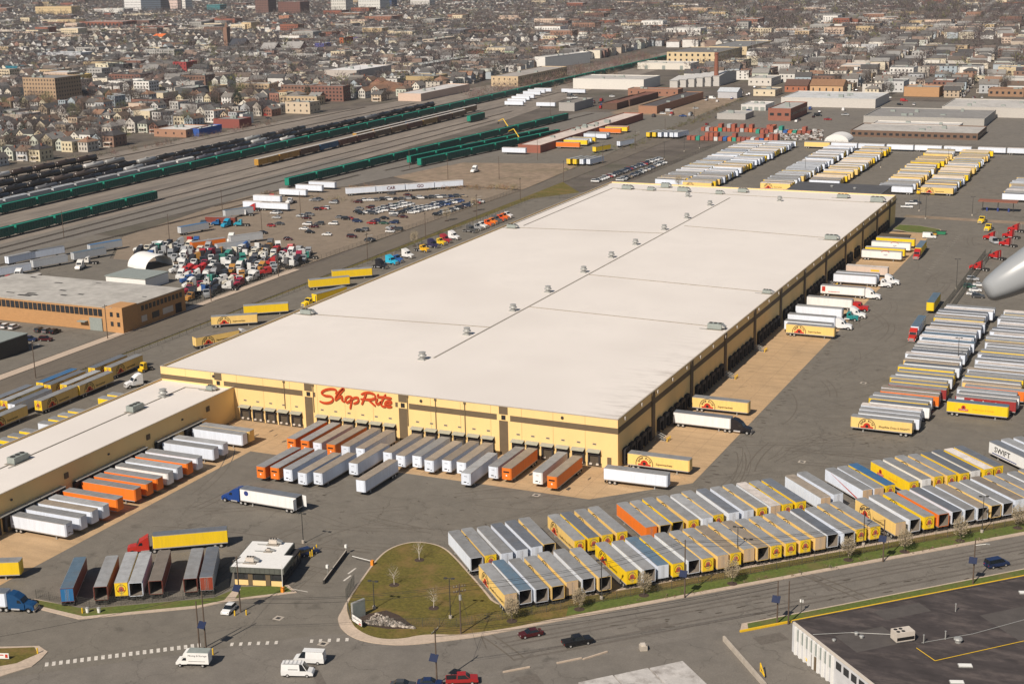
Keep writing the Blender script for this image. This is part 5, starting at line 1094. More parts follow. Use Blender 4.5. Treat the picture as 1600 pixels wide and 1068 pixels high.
block('office_building','white three storey office left of the hospital towers',155,24,186,25,14,35,W_,RL,(3,WS,4)); block('hospital_tower','white hospital tower at the upper left, left one',196,22,222,22,-14,30,(.7,.69,.68),RG,(9,(1.6,1.6),3.6),cat='tower'); block('hospital_wing','dark glass wing behind the left hospital tower',222,22,252,22,0,30,(.08,.10,.13),RG,(7,(2,1.6),3.0),cat='tower')
block('hospital_tower','white and pink hospital tower, right one',253,21,278,21,-18,30,(.66,.52,.47),RG,(9,(1.6,1.6),3.6),cat='tower'); block('hospital_tower','slim white tower beside the pink tower',278,21,297,20,-14,25,W_,RG,(9,(1.6,1.6),3.6),cat='tower')
block('glass_office','small teal glass office at the top left',324,21,344,21,8,25,(.06,.22,.24),RG,(4,(2.5,1.6),3.5)); block('low_office','low pale office in front of the hospital',192,30,238,30,23,30,CRM,RL,(2,WS,5))
block('orange_roof_hall','hall with bright orange roof at the upper left',233,67,259,66,58,22,CRM,(.75,.17,.04),None,gable=4)
t, Lx, h = block('church','brick church with tall square tower at the upper left',352,81,386,80,72,18,(.2,.12,.09),(.05,.055,.07),(1,(1.2,4),5),gable=9,cat='church')
q = MB(); q.box(-6,-.05,-1,6,0,32); q.lathe([(2.6,0),(.2,7)],4,o=(-3,2.5,32)); q.build('tower', M['sid'], t, color=(.24,.14,.1))
block('cream_building','tall cream box building among the houses at left',149,119,172,119,100,18,(.68,.62,.46),RD_,(3,WS,5)); block('black_building','black sided building right of the cream box',173,118,195,118,101,16,(.04,.04,.045),RG,None)
block('red_building','red brick corner building in the left town',266,114,297,113,98,20,(.3,.05,.05),RG,(3,WS,4)); block('grey_hall','long grey roofed hall in the left town',70,93,130,93,83,24,(.5,.52,.55),(.36,.38,.4),None)
block('yellow_building','yellow plaster building behind the apartment block',107,136,126,136,118,20,(.62,.45,.17),RG,(2,WS,5)); block('teal_building','teal house row at the far left edge',8,116,33,116,104,14,(.02,.17,.24),RG,(2,WS,5)); block('dark_workshop','dark workshop with grey roof left of the rail yard',266,152,310,150,139,26,(.09,.095,.1),RL,None)
block('brick_store','low red brick hall beside the rails',325,201,383,199,188,16,(.25,.075,.06),RG,None); block('white_shop','low white roofed workshop with brick front beside the rails',236,214,296,214,203,30,(.36,.2,.13),RW,(1,WS,6)); block('blue_shop','blue painted workshop end beside the rails',292,214,318,212,203,28,(.03,.09,.33),RW,None)
block('tan_store','tan flat shop in the left town',317,144,343,143,136,18,(.58,.43,.25),RG,(1,WS,4)); block('white_shop','bright white shop at the rail yard corner',367,196,388,193,181,14,W_,RW,None)
block('long_shed','long low pale shed at the left edge',0,191,42,190,180,22,(.45,.38,.33),(.45,.44,.43),None)
# middle of the town
block('brick_office','dark brick office block at the top centre left',400,26,420,26,0,30,(.16,.09,.075),RG,(7,WS,4)); block('brick_office','dark brown brick block at the top centre',430,27,475,26,4,35,(.17,.085,.07),RG,(7,WS,4)); block('white_office','white office with dark glass top at the top centre',513,24,546,23,0,30,(.62,.6,.55),RG,(5,(2,1.6),4)); block('court_house','white courthouse with portico at the top centre',561,21,594,21,-6,40,(.64,.63,.6),RG,(5,WS,4)); block('white_flats','white apartment tower at the top centre',637,15,676,14,-20,25,(.6,.58,.55),RG,(8,WS,3.6)); block('blue_tower','blue glass block behind the courthouse',596,16,612,16,-10,25,(.05,.09,.18),RG,(8,(2,1.4),3))
block('brick_mill','long flat brick building at the upper centre',561,39,621,37,27,40,(.28,.13,.085),RL,(2,WS,5)); block('green_roof_hall','long hall with pale green roof at the upper centre',706,22,756,22,15,30,(.4,.33,.28),(.28,.42,.33),(2,WS,5)); block('round_store','small round cornered brick building at the upper centre',436,36,452,36,25,16,(.4,.2,.13),RG,None)
t, Lx, h = block('parish_hall','brick parish hall with steep grey roof, left one',402,88,433,87,78,20,(.25,.15,.11),(.3,.29,.28),None,gable=8,cat='church'); block('parish_hall','brick parish hall with steep grey roof, right one',440,86,474,85,76,20,(.25,.13,.1),(.29,.28,.27),None,gable=8,cat='church')
block('new_apartments','unfinished flats with blue wrapped front',488,84,511,83,69,18,(.12,.12,.4),RG,(4,(1.6,1.6),3.2)); block('new_apartments','unfinished flats with orange red side behind the blue ones',512,80,556,75,62,26,(.4,.12,.05),RG,(4,(1.6,1.6),3.2)); block('new_apartments','unfinished flats with violet front at the far end',538,72,558,71,60,14,(.25,.2,.45),RG,(3,(1.6,1.6),3.2))
block('parking_garage','concrete parking deck in the upper centre',660,76,680,76,62,60,(.5,.42,.34),(.42,.38,.33),(4,(6,1.2),7)); block('parking_garage','dark long deck behind the parking garage',690,60,732,58,48,40,(.12,.12,.14),(.3,.29,.28),(3,(6,1.2),7))
block('distribution_hall','wide pale hall with white roof beyond the rails',508,131,558,132,110,70,(.47,.42,.38),(.72,.71,.7),None,units=4,doors=3); block('green_trim_hall','long grey hall with green trim in the centre',641,112,664,112,101,110,(.4,.4,.36),(.5,.52,.5),None); block('tan_hall','tan hall beside the rail line in the centre',761,136,816,134,121,120,(.55,.42,.27),(.38,.35,.32),(2,WS,5))
block('tan_works','tan works with arched front beyond the dirt heap',627,136,685,134,121,30,(.42,.32,.17),RG,None,doors=4); block('pale_store','pale pink store with white roof near the rails',620,158,660,158,147,95,(.6,.45,.36),(.6,.58,.56),None); block('beige_flats','beige low flats near the rails',446,177,485,178,160,16,(.55,.45,.33),RG,(2,WS,5)); block('green_gabled_house','pale green house at the centre right of town',785,94,806,93,80,14,(.45,.55,.38),RG,(2,WS,4),gable=4)
block('white_stepped_hall','white stepped building in the centre',870,83,894,82,70,20,W_,RG,(3,WS,5)); block('white_shed','row of white sheds beside the rail line',852,107,922,98,90,14,W_,RW,None,align=False)
block('brick_gable_hall','red brown hall in the upper right centre',937,68,965,67,55,20,(.3,.15,.11),RB,(2,WS,5)); block('cream_row','small cream building with dark windows by the trees',931,78,956,78,69,12,CRM,RG,(1,(1,1.4),2.5))
block('white_orange_hall','white industrial hall with orange base',1035,62,1100,60,46,30,W_,RG,(2,(1.4,3),6),trim=W_); block('pink_school','pink flat school at the top right centre',1064,26,1108,25,14,30,(.6,.42,.28),RL,(2,WS,5)); block('teal_depot','long teal fenced depot at the top right centre',1107,35,1148,34,28,30,(.05,.22,.18),RG,None); block('brick_depot','long brick depot at the top right centre',1148,43,1186,42,31,40,(.33,.15,.1),RL,None)
block('tan_factory','large tan two storey factory with rows of windows',1042,98,1122,99,82,85,(.62,.49,.3),(.17,.165,.16),(2,(2.2,2.6),6)); block('tan_factory','long tan factory with dark roof behind the first',1109,85,1166,86,73,110,(.58,.46,.29),(.2,.2,.2),(1,WS,8))
block('truck_shop','white truck workshop with open bays',1000,107,1075,110,98,30,(.66,.62,.55),(.6,.57,.52),None,doors=3); block('white_warehouse','long white warehouse beyond the rails',893,139,1008,140,124,45,(.68,.65,.6),(.48,.46,.43),None,units=5); block('brick_works','long low brick works right of the white warehouse',978,150,1062,150,140,14,(.3,.15,.1),(.3,.22,.17),(1,WS,6)); block('cream_office','cream office beside the chimney',1129,108,1162,108,95,30,CRM,RG,(2,WS,5))
block('rust_shed','open shed with rusty roof, nearer one',940,171,965,171,162,70,(.12,.07,.05),(.2,.085,.055),None,units=0); block('rust_shed','open shed with rusty roof, farther one',962,166,985,166,157,70,(.12,.07,.05),(.19,.08,.055),None,units=0); block('blue_side_works','brick works with dark roof and blue side wall',998,177,1026,178,166,118,(.34,.18,.11),(.09,.08,.08),None); block('grey_office','grey block house at the rail pad end',874,173,897,174,161,40,(.36,.34,.32),(.22,.2,.18),None)
block('freight_shed','long freight shed with pinkish white roof',809,238,845,239,227,192,(.3,.11,.075),(.62,.53,.47),None,units=12); block('pale_hip_office','pale blue roofed office right of the sheds',1122,153,1151,154,143,16,(.45,.45,.47),(.5,.53,.56),None,gable=3)
for i in range(6): block('saw_tooth_bay','pale sawtooth roof bay near the chimney, %s from left' % ORD(i+1), 1046+i*13, 137-i*.5, 1059+i*13, 137-i*.5, 126-i*1.5, 55, (.5,.48,.45), (.52,.51,.49), None, gable=2.5, units=0)
ch = G(1119,134); hh = hgt(ch, 82); q = MB(); q.lathe([(2.4,0),(1.7,hh-2),(2.0,hh-1.5),(1.9,hh)],14); q.build('brick_chimney', M['brick'], loc=(ch.x,ch.y,0), label='tall brick factory chimney in the upper right', cat='chimney'); OCC.append((ch.x-4,ch.x+4,ch.y-4,ch.y+4))
# right side
block('red_church','red brick church hall with dark roof at right',1225,144,1262,144,134,18,(.36,.14,.08),(.12,.07,.055),(1,(1,2),4),gable=5,cat='church'); block('library_hall','tan brick hall with brown hipped roof and arched windows',1264,147,1318,147,134,18,(.56,.36,.2),(.25,.14,.08),(1,(1.2,2.6),5),gable=5)
block('metal_warehouse','long pale metal warehouse across the middle right',1217,167,1370,168,154,55,(.55,.52,.48),(.55,.56,.56),None,units=4); block('brick_blue_works','brick works with grey roof and blue side',1200,188,1235,189,170,50,(.28,.11,.075),(.42,.41,.39),(1,(3,2),5))
block('long_plant','very long plant with pale roof behind the far trailers',1325,215,1530,217,206,42,(.16,.10,.07),(.46,.44,.41),(1,(2.2,1.6),4),units=3); block('plant_penthouse','white raised roof hall on the far side of the plant',1358,204,1500,204,196,20,(.6,.57,.53),(.6,.58,.55),None); block('rear_plant','wide plant with pale and dark roof patches',1345,196,1540,197,184,60,(.4,.38,.35),(.26,.25,.24),None,units=6); block('pale_plant','broad pale flat roofed plant at the right edge',1470,182,1620,184,168,60,(.5,.47,.43),(.5,.48,.45),None,units=4)
block('school_building','pale school with grey flat roof at right',1310,114,1366,114,103,30,(.6,.5,.42),(.5,.49,.47),(2,WS,5)); block('grey_house_hall','pale grey hall with small windows at right',1380,144,1412,144,128,26,(.55,.55,.54),(.2,.195,.19),(2,(1,1.2),4)); block('brown_hall','low orange brick hall with grey roof at right',1411,151,1468,151,137,20,(.45,.26,.13),(.3,.28,.26),None)
block('tan_shop','tan shop with maroon band at the right edge',1558,121,1620,121,106,22,(.58,.47,.3),RL,(1,(3,2),6)); block('white_works','white works with long windows at the right edge',1546,137,1620,137,123,22,(.55,.53,.5),RL,(1,(3,1.6),4)); block('brown_roof_shop','low shop with brown roof at the right edge',1543,151,1600,151,140,16,(.3,.18,.11),(.24,.13,.08),(1,(2,2),4)); block('cream_terrace','cream terrace with dark roof at right',1490,103,1530,103,94,16,CRM,RD_,(2,WS,4)); block('dark_roof_block','low block with black roof in the right town',1440,112,1530,112,104,34,(.4,.36,.32),RD_,None)
block('cream_terrace','cream roofed terrace in the upper right',1310,85,1348,85,76,20,CRM,RG,(2,WS,4)); block('white_terrace','white terrace in the upper right',1320,75,1352,75,67,20,(.62,.6,.57),RD_,(2,WS,4))
q = MB(); g = G(1288,221); g2 = G(1326,222); r_ = (g2-g).length/2; pts = [(r_-r_*math.cos(PI*k/14), r_*.6*math.sin(PI*k/14)) for k in range(15)]
q.extr(pts, 0, 16); q.build('quonset_shed', M['print_white'], loc=(g.x,g.y,0), label='white rounded quonset shed behind the far trailers', cat='shed'); OCC.append((g.x-2,g2.x+2,g.y-4,g.y+30))
block('pale_workshop','pale workshop right of the chimney',1168,134,1206,134,123,34,(.6,.56,.5),RL,(1,WS,5)); block('brick_workshop','brown brick workshop behind the chimney',1163,118,1204,118,108,30,(.26,.15,.11),RG,(2,WS,5)); block('white_depot','white low depot between the sheds and the metal warehouse',1158,172,1196,173,164,26,(.62,.6,.57),RW,None,doors=4); block('grey_depot','grey flat depot behind the containers',1120,186,1165,187,178,22,(.4,.38,.36),RL,None); block('cream_depot','cream depot left of the red church hall',1176,150,1212,150,141,24,CRM,RG,(1,WS,5))
# brick works and sheds left of the yard
bw = thing('brick_works', 'orange brick works with grey patched roof and long window band', 'factory')
q = MB(); q.box(-290,-210,68,103.5,0,8.4,0,'t'); q.build('wall', M['sid'], bw, color=(.45,.245,.105)); q = MB(); q.box(-289.7,-210.3,68.3,103.2,8.2,8.5); q.build('roof', M['flatroof'], bw, color=(.44,.42,.385))
q = MB(); q.box(-290.1,-209.9,67.9,68.3,8.4,8.75); q.box(-210.3,-209.9,68.3,103.6,8.4,8.75); q.build('parapet', M['concrete'], bw)
q = MB(); q.box(-217,-209.85,67.8,76,0,9.0); q.box(-216.7,-210.2,68.1,75.7,9.0,9.02,0); q.build('corner_block', M['sid'], bw, color=(.48,.26,.11))
for k in range(34):
    x = -289+k*2.1; q = MB(); q.box(x-.85,x+.85,67.85,68.02,5.3,7.8); q.build('window', M['pane'], bw)
for k in range(2):
    for z in (2.2,5.6): q = MB(); q.box(-215.2+k*2.9,-214+k*2.9,67.7,67.82,z,z+1.6); q.build('window', M['pane'], bw)
for k in range(11):
    y = 79+k*2.2; q = MB(); q.box(-210.02,-209.9,y-.7,y+.7,5.6,7.4); q.build('window', M['pane'], bw)
for y0, y1, m_ in ((72,76,'pane'),(78,81,'hvac_l'),(84,88,'pane'),(90,96,'hvac_l'),(97.5,101,'dark')):
    q = MB(); q.box(-210.02,-209.88,y0,y1,.3 if m_ == 'dark' else 1.6,3.8); q.build('door' if m_ == 'dark' else 'window', M[m_], bw)
q = MB(); q.box(-224.5,-219,67.6,67.95,0,4.6); q.build('gate', M['hvac'], bw); q = MB(); q.box(-229,-225.5,66.2,68,2.9,3.2); q.build('awning', M['hvac'], bw)
for i in range(9):
    x, y = rnd.uniform(-285,-215), rnd.uniform(72,100); q = MB(); q.box(x-rnd.uniform(.4,2.2),x+rnd.uniform(.4,2.2),y-.4,y+rnd.uniform(.2,.9),8.5,8.53); q.build('roof_patch', M['chassis'], bw)
q = MB(); q.box(-262,-256,73,74.5,8.5,8.54); q.box(-260,-254.5,75,76.2,8.5,8.54); q.box(-261,-257,77,78,8.5,8.54); q.build('roof_patch', M['chassis'], bw)
for i, (x, cn) in enumerate(((-272,'dark grey'),(-268.8,'maroon'),(-265.6,'black'),(-262.4,'maroon'),(-259,'white'),(-255.5,'white'),(-251.8,'white'),(-240,'dark grey'),(-236.6,'grey'),(-233.2,'black'))): car(x, 59.5, R(95), 'suv', cn, '%s car before the brick works, %s from left' % (cn, ORD(i+1)), 'cars before the brick works')
for i, (x, y, cn) in enumerate(((-246,45,'white'),(-242,46,'dark grey'),(-238,47,'grey'),(-234,48,'dark blue'),(-229,50,'maroon'))): car(x, y, R(12), 'suv', cn, '%s car in the near lot by the road, %s from left' % (cn, ORD(i+1)), 'cars in the near lot by the side road')
dcb = thing('dark_workshop', 'dark flat workshop corner at the left picture edge', 'building'); q = MB(); q.box(-262,-226,24.5,38.5,0,5.5); q.build('wall', M['steel'], dcb); q = MB(); q.box(-262.2,-225.8,24.3,38.7,5.5,5.8); q.build('roof', M['hvac'], dcb)
hut = thing('white_workshop', 'low white workshop with grey roof behind the brick works', 'building'); q = MB(); q.box(-266,-246.5,126.5,141,0,4.2); q.build('wall', M['print_white'], hut); q = MB(); q.box(-266.3,-246.2,126.2,141.3,4.2,4.5); q.build('roof', M['hvac'], hut)
q = MB(); pts = [(7-7*math.cos(PI*k/14), 5.4*math.sin(PI*k/14)) for k in range(15)]
for k in range(14): q.face([(pts[k][0],0,pts[k][1]),(pts[k+1][0],0,pts[k+1][1]),(pts[k+1][0],14,pts[k+1][1]),(pts[k][0],14,pts[k][1])])
q.build('storage_tent', M['print_white'], loc=(-270,156,0), rz=R(70), label='white arched storage tent in the truck yard', cat='tent')
# ================================================================ town: houses, streets, trees
def free(x, y, r=6):
    for x0, x1, y0, y1 in OCC:
        if x0-r < x < x1+r and y0-r < y < y1+r: return False
    return True
def inview(x, y, z=5, m_=30):
    d = Vector((x,y,z))-CAMP
    if d.dot(_f) < 50: return False
    u, v = PX((x,y,z)); return -m_ < u < 1600+m_ and -14 < v < 600
HW = [(.70,.68,.64),(.66,.62,.54),(.64,.56,.42),(.58,.55,.5),(.42,.43,.44),(.60,.52,.36),(.55,.53,.5),(.36,.42,.46),(.46,.36,.26),(.30,.15,.11),(.5,.52,.44),(.68,.66,.63),(.24,.15,.11),(.62,.6,.56),(.5,.46,.4)]
HWN = ['white','cream','tan','pale','grey','yellow','pale grey','blue grey','beige','brick','pale green','white','brown brick','off white','stone']
HR = [(.115,.105,.098),(.15,.137,.125),(.08,.075,.073),(.13,.095,.072),(.19,.175,.16),(.065,.06,.062),(.16,.11,.08),(.24,.23,.215),(.105,.098,.092),(.25,.15,.1)]
HRN = ['grey','pale grey','dark grey','brown','light grey','black','tan brown','silver','grey','orange brown']
# flat roofed shops, workshops and apartment blocks between the houses
BN = [((.70,.68,.64),'white'),((.62,.53,.38),'cream'),((.5,.38,.24),'tan'),((.21,.105,.08),'red brick'),((.2,.12,.09),'brown brick'),((.4,.39,.37),'grey'),((.56,.44,.35),'pinkish')]
bl = []
for k in range(900):
    u, v = rnd.uniform(0,1600), rnd.uniform(50,200); g = G(u, v)
    if not (g.x < -575 or (g.x > -225 and g.y > 960) or (g.x < -240 and g.y > 1420)): continue
    w_, d = rnd.uniform(14,46), rnd.uniform(12,26)
    if not free(g.x, g.y, w_*.5+4) or not inview(g.x, g.y): continue
    OCC.append((g.x-w_/2-3, g.x+w_/2+3, g.y-d/2-4, g.y+d/2+3)); bl.append((u, g, w_, d))
    if len(bl) >= 95: break
bl.sort(key=lambda z: z[0]); cntb = {}
for u, g, w_, d in bl:
    (wc, wn), rc = rnd.choice(BN), rnd.choice([(RG,'grey'),(RL,'pale'),(RD_,'black'),(RW,'white'),(RG,'grey')]); h = rnd.choice([4,5,5,6,7,9,10,13]); sd_ = 'left' if g.x < -500 else 'right'
    key = (wn, rc[1], sd_); cntb[key] = cntb.get(key, 0)+1
    t = thing('town_block', '%s block with %s flat roof in the %s town, %s such from the left' % (wn, rc[1], sd_, ORD(cntb[key])), 'building', (g.x-w_/2,g.y-d/2,-.15), 0, 'flat roofed blocks of the town')
    q = MB(); q.box(0,w_,0,d,0,h,0,'t'); q.build('wall', M['sid'], t, color=wc); q = MB(); q.box(.25,w_-.25,.25,d-.25,h-.4,h-.1); q.build('roof', M['flatroof'], t, color=rc[0])
    q = MB(); q.box(-.04,w_+.04,-.04,.25,h,h+.45); q.box(-.04,.25,.25,d,h,h+.45); q.box(w_-.25,w_+.04,.25,d,h,h+.45); q.build('parapet', M['sid'], t, color=wc)
    q = MB()
    for lv in range(max(1, int(h/3.1))):
        for kx in range(int(w_/3.6)): xx = 1.8+kx*3.6; q.box(xx-.8,xx+.8,-.06,.01,lv*3.1+1,lv*3.1+2.5)
        for ky in range(int(d/3.6)): yy = 1.8+ky*3.6; q.box(w_-.01,w_+.06,yy-.8,yy+.8,lv*3.1+1,lv*3.1+2.5)
    q.build('windows', M['pane'], t, kind='stuff'); ux, uy = rnd.uniform(3,w_-3), rnd.uniform(3,d-3); q = MB(); q.box(ux-1.3,ux+1.3,uy-1,uy+1,h-.1,h+1.3); q.build('roof_unit', M['hvac'], t)
lots = []          # x, y, rot, width, depth, height, type
def lot(x, y, rot, deep=False):
    if not inview(x, y) or not free(x, y): return
    w_ = rnd.uniform(7.0,9.2); ty = rnd.choice('gggghhfs' if not deep else 'gffghfg'); lots.append((x, y, rot+rnd.uniform(-.03,.03), w_, rnd.uniform(10,15) if not deep else rnd.uniform(13,20), rnd.uniform(5.6,8.2) if ty != 'f' else rnd.uniform(6.5,9.5), ty))
def grid(x0, x1, y0, y1, rot, bx, by, ori, skip=.08, ox=0, oy=0):
    """street grid: blocks bx by by, two rows of lots back to back"""
    c, s = math.cos(rot), math.sin(rot); stp = []
    def Tn(x, y): return ox+c*x-s*y, oy+s*x+c*y
    ny = int((y1-y0)/by); nx = int((x1-x0)/bx)
    for j in range(ny):
        for i in range(nx):
            X, Y = x0+i*bx, y0+j*by; kd_ = rnd.random()
            if kd_ < .07 and Y > 500:
                for _ in range(46): PARK.append(Tn(X+rnd.uniform(8,bx-8), Y+rnd.uniform(8,by-8)))
                continue
            if kd_ < .13 and Y > 400:
                for _ in range(6): px, py = Tn(X+rnd.uniform(20,bx-20), Y+rnd.uniform(18,by-18)); BIG.append((px, py))
                continue
            if ori == 'x':
                for k in range(int((bx-16)/10.2)):
                    for yy, rr in ((Y+13,0),(Y+by-15,PI)):
                        if rnd.random() < skip: continue
                        px, py = Tn(X+12+k*10.2+rnd.uniform(-.6,.6), yy+rnd.uniform(-1.5,1.5)); lot(px, py, rot+rr)
            else:
                for k in range(int((by-16)/10.2)):
                    for xx, rr, sk in ((X+14,-PI/2,skip),(X+bx-14,PI/2,skip),(X+35,-PI/2,.5),(X+bx-35,PI/2,.5)):
                        if rnd.random() < sk: continue
                        px, py = Tn(xx+rnd.uniform(-1.5,1.5), Y+12+k*10.2+rnd.uniform(-.6,.6)); lot(px, py, rot+rr, True)
    return
PARK = []; BIG = []
grid(-3605,-543,330,3500,0,170,74,'x')
grid(-545,-480,800,3500,0,65,74,'x')
grid(-480,-240,1500,3500,0,120,74,'x')
grid(-930,700,-40,2600,R(4),93,190,'y',ox=-146,oy=967); grid(-335,-215,1040,1500,R(4),60,150,'x')
# keep the two grids from overlapping: east of the rails only the second one, west only the first
lots = [l for l in lots if not (l[0] > -480 and l[1] > 1500 and abs((l[2]) % (PI/2)) < .035 and l[0] > -430)]
seen = {}; L2 = []
for l in lots:
    k = (int(l[0]//9), int(l[1]//9)); ok = True
    for a in (-1,0,1):
        for b_ in (-1,0,1):
            for m_ in seen.get((k[0]+a,k[1]+b_), ()):
                if (m_[0]-l[0])**2+(m_[1]-l[1])**2 < 72: ok = False
    east = l[0] > -480 and l[1] < 1500
    if ok and not (-352 < l[0] < -205 and l[1] < 1000) and not (l[0] > -260 and l[1] < 905) and not (-420 < l[0] < -335 and l[1] < 1330) and not (-336 < l[0] < -225 and l[1] < 1040): seen.setdefault(k, []).append(l); L2.append(l)
L2.sort(key=lambda l: (l[0]-CAMP.x)**2+(l[1]-CAMP.y)**2)
def house_geo(w_, d, h, ty):
    """local: front at -y side; returns MBs wall, roof, windows, extras"""
    a = MB(); r = MB(); n = MB(); x = w_/2; y = d/2; pk = h+(w_*.42 if ty in 'g' else w_*.3)
    a.box(-x,x,-y,y,0,h,0,'t')
    if ty == 'g':
        a.face([(-x,-y,h),(x,-y,h),(0,-y,pk)]); a.face([(x,y,h),(-x,y,h),(0,y,pk)]); o = .45
        r.face([(-x-o,-y-o,h-.25),(0,-y-o,pk+.1),(0,y+o,pk+.1),(-x-o,y+o,h-.25)]); r.face([(x+o,-y-o,h-.25),(x+o,y+o,h-.25),(0,y+o,pk+.1),(0,-y-o,pk+.1)])
    elif ty == 's':
        o = .45; a.face([(-x,-y,h),(-x,0,pk),(-x,y,h)]); a.face([(x,-y,h),(x,y,h),(x,0,pk)])
        r.face([(-x-o,-y-o,h-.2),(x+o,-y-o,h-.2),(x+o,0,pk+.1),(-x-o,0,pk+.1)]); r.face([(x+o,y+o,h-.2),(-x-o,y+o,h-.2),(-x-o,0,pk+.1),(x+o,0,pk+.1)])
    elif ty == 'h':
        o = .5; m_ = max(.2, y-x); A = [(-x-o,-y-o,h),(x+o,-y-o,h),(x+o,y+o,h),(-x-o,y+o,h)]; p1, p2 = (0,-m_,pk), (0,m_,pk)
        r.face([A[0],A[1],p1]); r.face([A[1],A[2],p2,p1]); r.face([A[2],A[3],p2]); r.face([A[3],A[0],p1,p2])
    else:
        r.box(-x+.2,x-.2,-y+.2,y-.2,h-.4,h-.1); a.box(-x,x,-y,-y+.2,h,h+.5); a.box(-x,x,y-.2,y,h,h+.3)
    for lv in range(2 if h < 8.5 else 3):
        z = 1.3+lv*2.8
        for k in (-1,0,1): n.box(k*w_*.3-.5,k*w_*.3+.5,-y-.05,-y+.02,z,z+1.5); n.box(k*w_*.3-.5,k*w_*.3+.5,y-.02,y+.05,z,z+1.5)
        for k in (-1,0,1): n.box(x-.02,x+.05,k*d*.28-.5,k*d*.28+.5,z,z+1.5); n.box(-x-.05,-x+.02,k*d*.28-.5,k*d*.28+.5,z,z+1.5)
    if ty == 'g': n.box(-.45,.45,-y-.05,-y+.02,h+.5,h+1.6)
    return a, r, n
PROTO = []
for ty, w_, d, h in (('g',7.2,12,6.2),('g',8,13.5,7.4),('g',6.8,11,5.6),('h',8.2,11,6.2),('h',9,12,7.2),('f',7.5,14,8.6),('f',8.8,13,6.8),('s',9.2,10,6)):
    a, r, n = house_geo(w_, d, h, ty); PROTO.append((ty, a.mesh('wall', M['sid']), r.mesh('roof', M['shing'] if ty != 'f' else M['flatroof']), n.mesh('windows', M['pane']), w_, d, h))
q = MB(); q.box(-.45,.45,-.35,.35,0,2.6); q.box(-.52,.52,-.42,.42,2.35,2.6); ME_chim = q.mesh('chimney', M['brick'])
q = MB(); q.face([(-2.6,-1.9,2.7),(2.6,-1.9,2.7),(2.6,0,3.2),(-2.6,0,3.2)]); q.box(-2.6,2.6,-1.9,0,0,.5)
for k in (-1,1): q.box(k*2.4-.1,k*2.4+.1,-1.85,-1.65,.5,2.7)
ME_porch = q.mesh('porch', M['hvac_l'])
near = L2[:295]; rest = L2[295:]
bands = {}
for l in near:
    key = ('left' if l[0] < -400 else 'right', round(l[1]/37.0) if l[0] < -400 else round(l[0]/46.0)); bands.setdefault(key, []).append(l)
for bi_, ((sd_, kk), ls) in enumerate(sorted(bands.items(), key=lambda z: z[0])):
    ls.sort(key=lambda l: PX((l[0],l[1],0))[0] if sd_ == 'left' else l[1])
    rown = [k for k in sorted(bands) if k[0] == sd_].index((sd_, kk))+1
    for i, (x, y, rot, w_, d, h, ty) in enumerate(ls):
        P = rnd.choice([p for p in PROTO if p[0] == ty]); ci = rnd.randrange(len(HW)); ri = rnd.randrange(len(HR))
        lab = '%s %s house with %s roof, %s in %s row of the %s town' % (HWN[ci], {'g':'gabled','h':'hipped','f':'flat','s':'low'}[ty], HRN[ri], ORD(i+1), ORD(rown), sd_)
        t = thing('town_house', lab, 'house', (x,y,-.15), rot, 'houses of the near town'); s_ = rnd.uniform(1.0,1.16); t.scale = (s_,s_,rnd.uniform(.9,1.15))
        inst('wall', P[1], t, color=HW[ci]); ro = inst('roof', P[2], t, color=HR[ri]); inst('windows', P[3], t, kind='stuff')
        if ty != 'f': inst('chimney', ME_chim, ro, (rnd.choice([-1,1])*P[4]*.2,rnd.uniform(-2,2),P[6]+.6)); inst('porch', ME_porch, t, (0,-P[5]/2,0))
far = MB(); DC = (.035,.035,.038)
for (x, y, rot, w_, d, h, ty) in rest:
    c, s = math.cos(rot), math.sin(rot); dist = math.hypot(x-CAMP.x, y-CAMP.y)
    a, r, n = house_geo(w_, d, h, ty); wc = rnd.choice(HW); rc = rnd.choice(HR); kk = rnd.uniform(.95,1.2); av = sum(wc)/3; wc = tuple((v*.7+av*.3)*kk for v in wc); av = sum(rc)/3; rc = tuple(v*.6+av*.4 for v in rc)
    for src, col in ((a,wc),(r,rc)) + (((n,DC),) if dist < 1500 else ()):
        o = len(far.v); far.v += [(x+c*p[0]-s*p[1], y+s*p[0]+c*p[1], p[2]-.15) for p in src.v]; far.f += [tuple(o+i for i in f) for f in src.f]; far.m += [0]*len(src.f); far.c += [col]*len(src.f)
# larger blocks scattered in the distance
PL_ = [G(rnd.uniform(-20,1620), rnd.uniform(-8,60)) for _ in range(420)]+[Vector((a, b, 0)) for a, b in BIG if inview(a, b)]
for g in PL_:
    v = PX((g.x,g.y,0))[1]
    if not free(g.x, g.y, 15): continue
    w_, d, h = rnd.uniform(16,45), rnd.uniform(14,30), rnd.choice([5,6,8,10,12,15,20 if v < 12 else 9]); wc = rnd.choice([W_,CRM,TAN,BRK,PNK,GRY,(.18,.1,.08),(.3,.17,.12)]); rc = rnd.choice([RG,RL,RD_,RW,RB])
    far.box(g.x-w_/2,g.x+w_/2,g.y-d/2,g.y+d/2,0,h,0,'tb',c=wc); far.box(g.x-w_/2+.3,g.x+w_/2-.3,g.y-d/2+.3,g.y+d/2-.3,h-.5,h-.1,0,'b',c=rc)
    if h >= 8:
        for lv in range(int(h/3.2)):
            for kx in range(int(w_/4)): xx = g.x-w_/2+2+kx*4; far.box(xx-.8,xx+.8,g.y-d/2-.06,g.y-d/2,lv*3.2+1,lv*3.2+2.5,0,'bt',c=DC)
far.build('distant_houses', M['stuff'], label='mass of small houses and blocks of the distant town', kind='stuff', cat='houses')
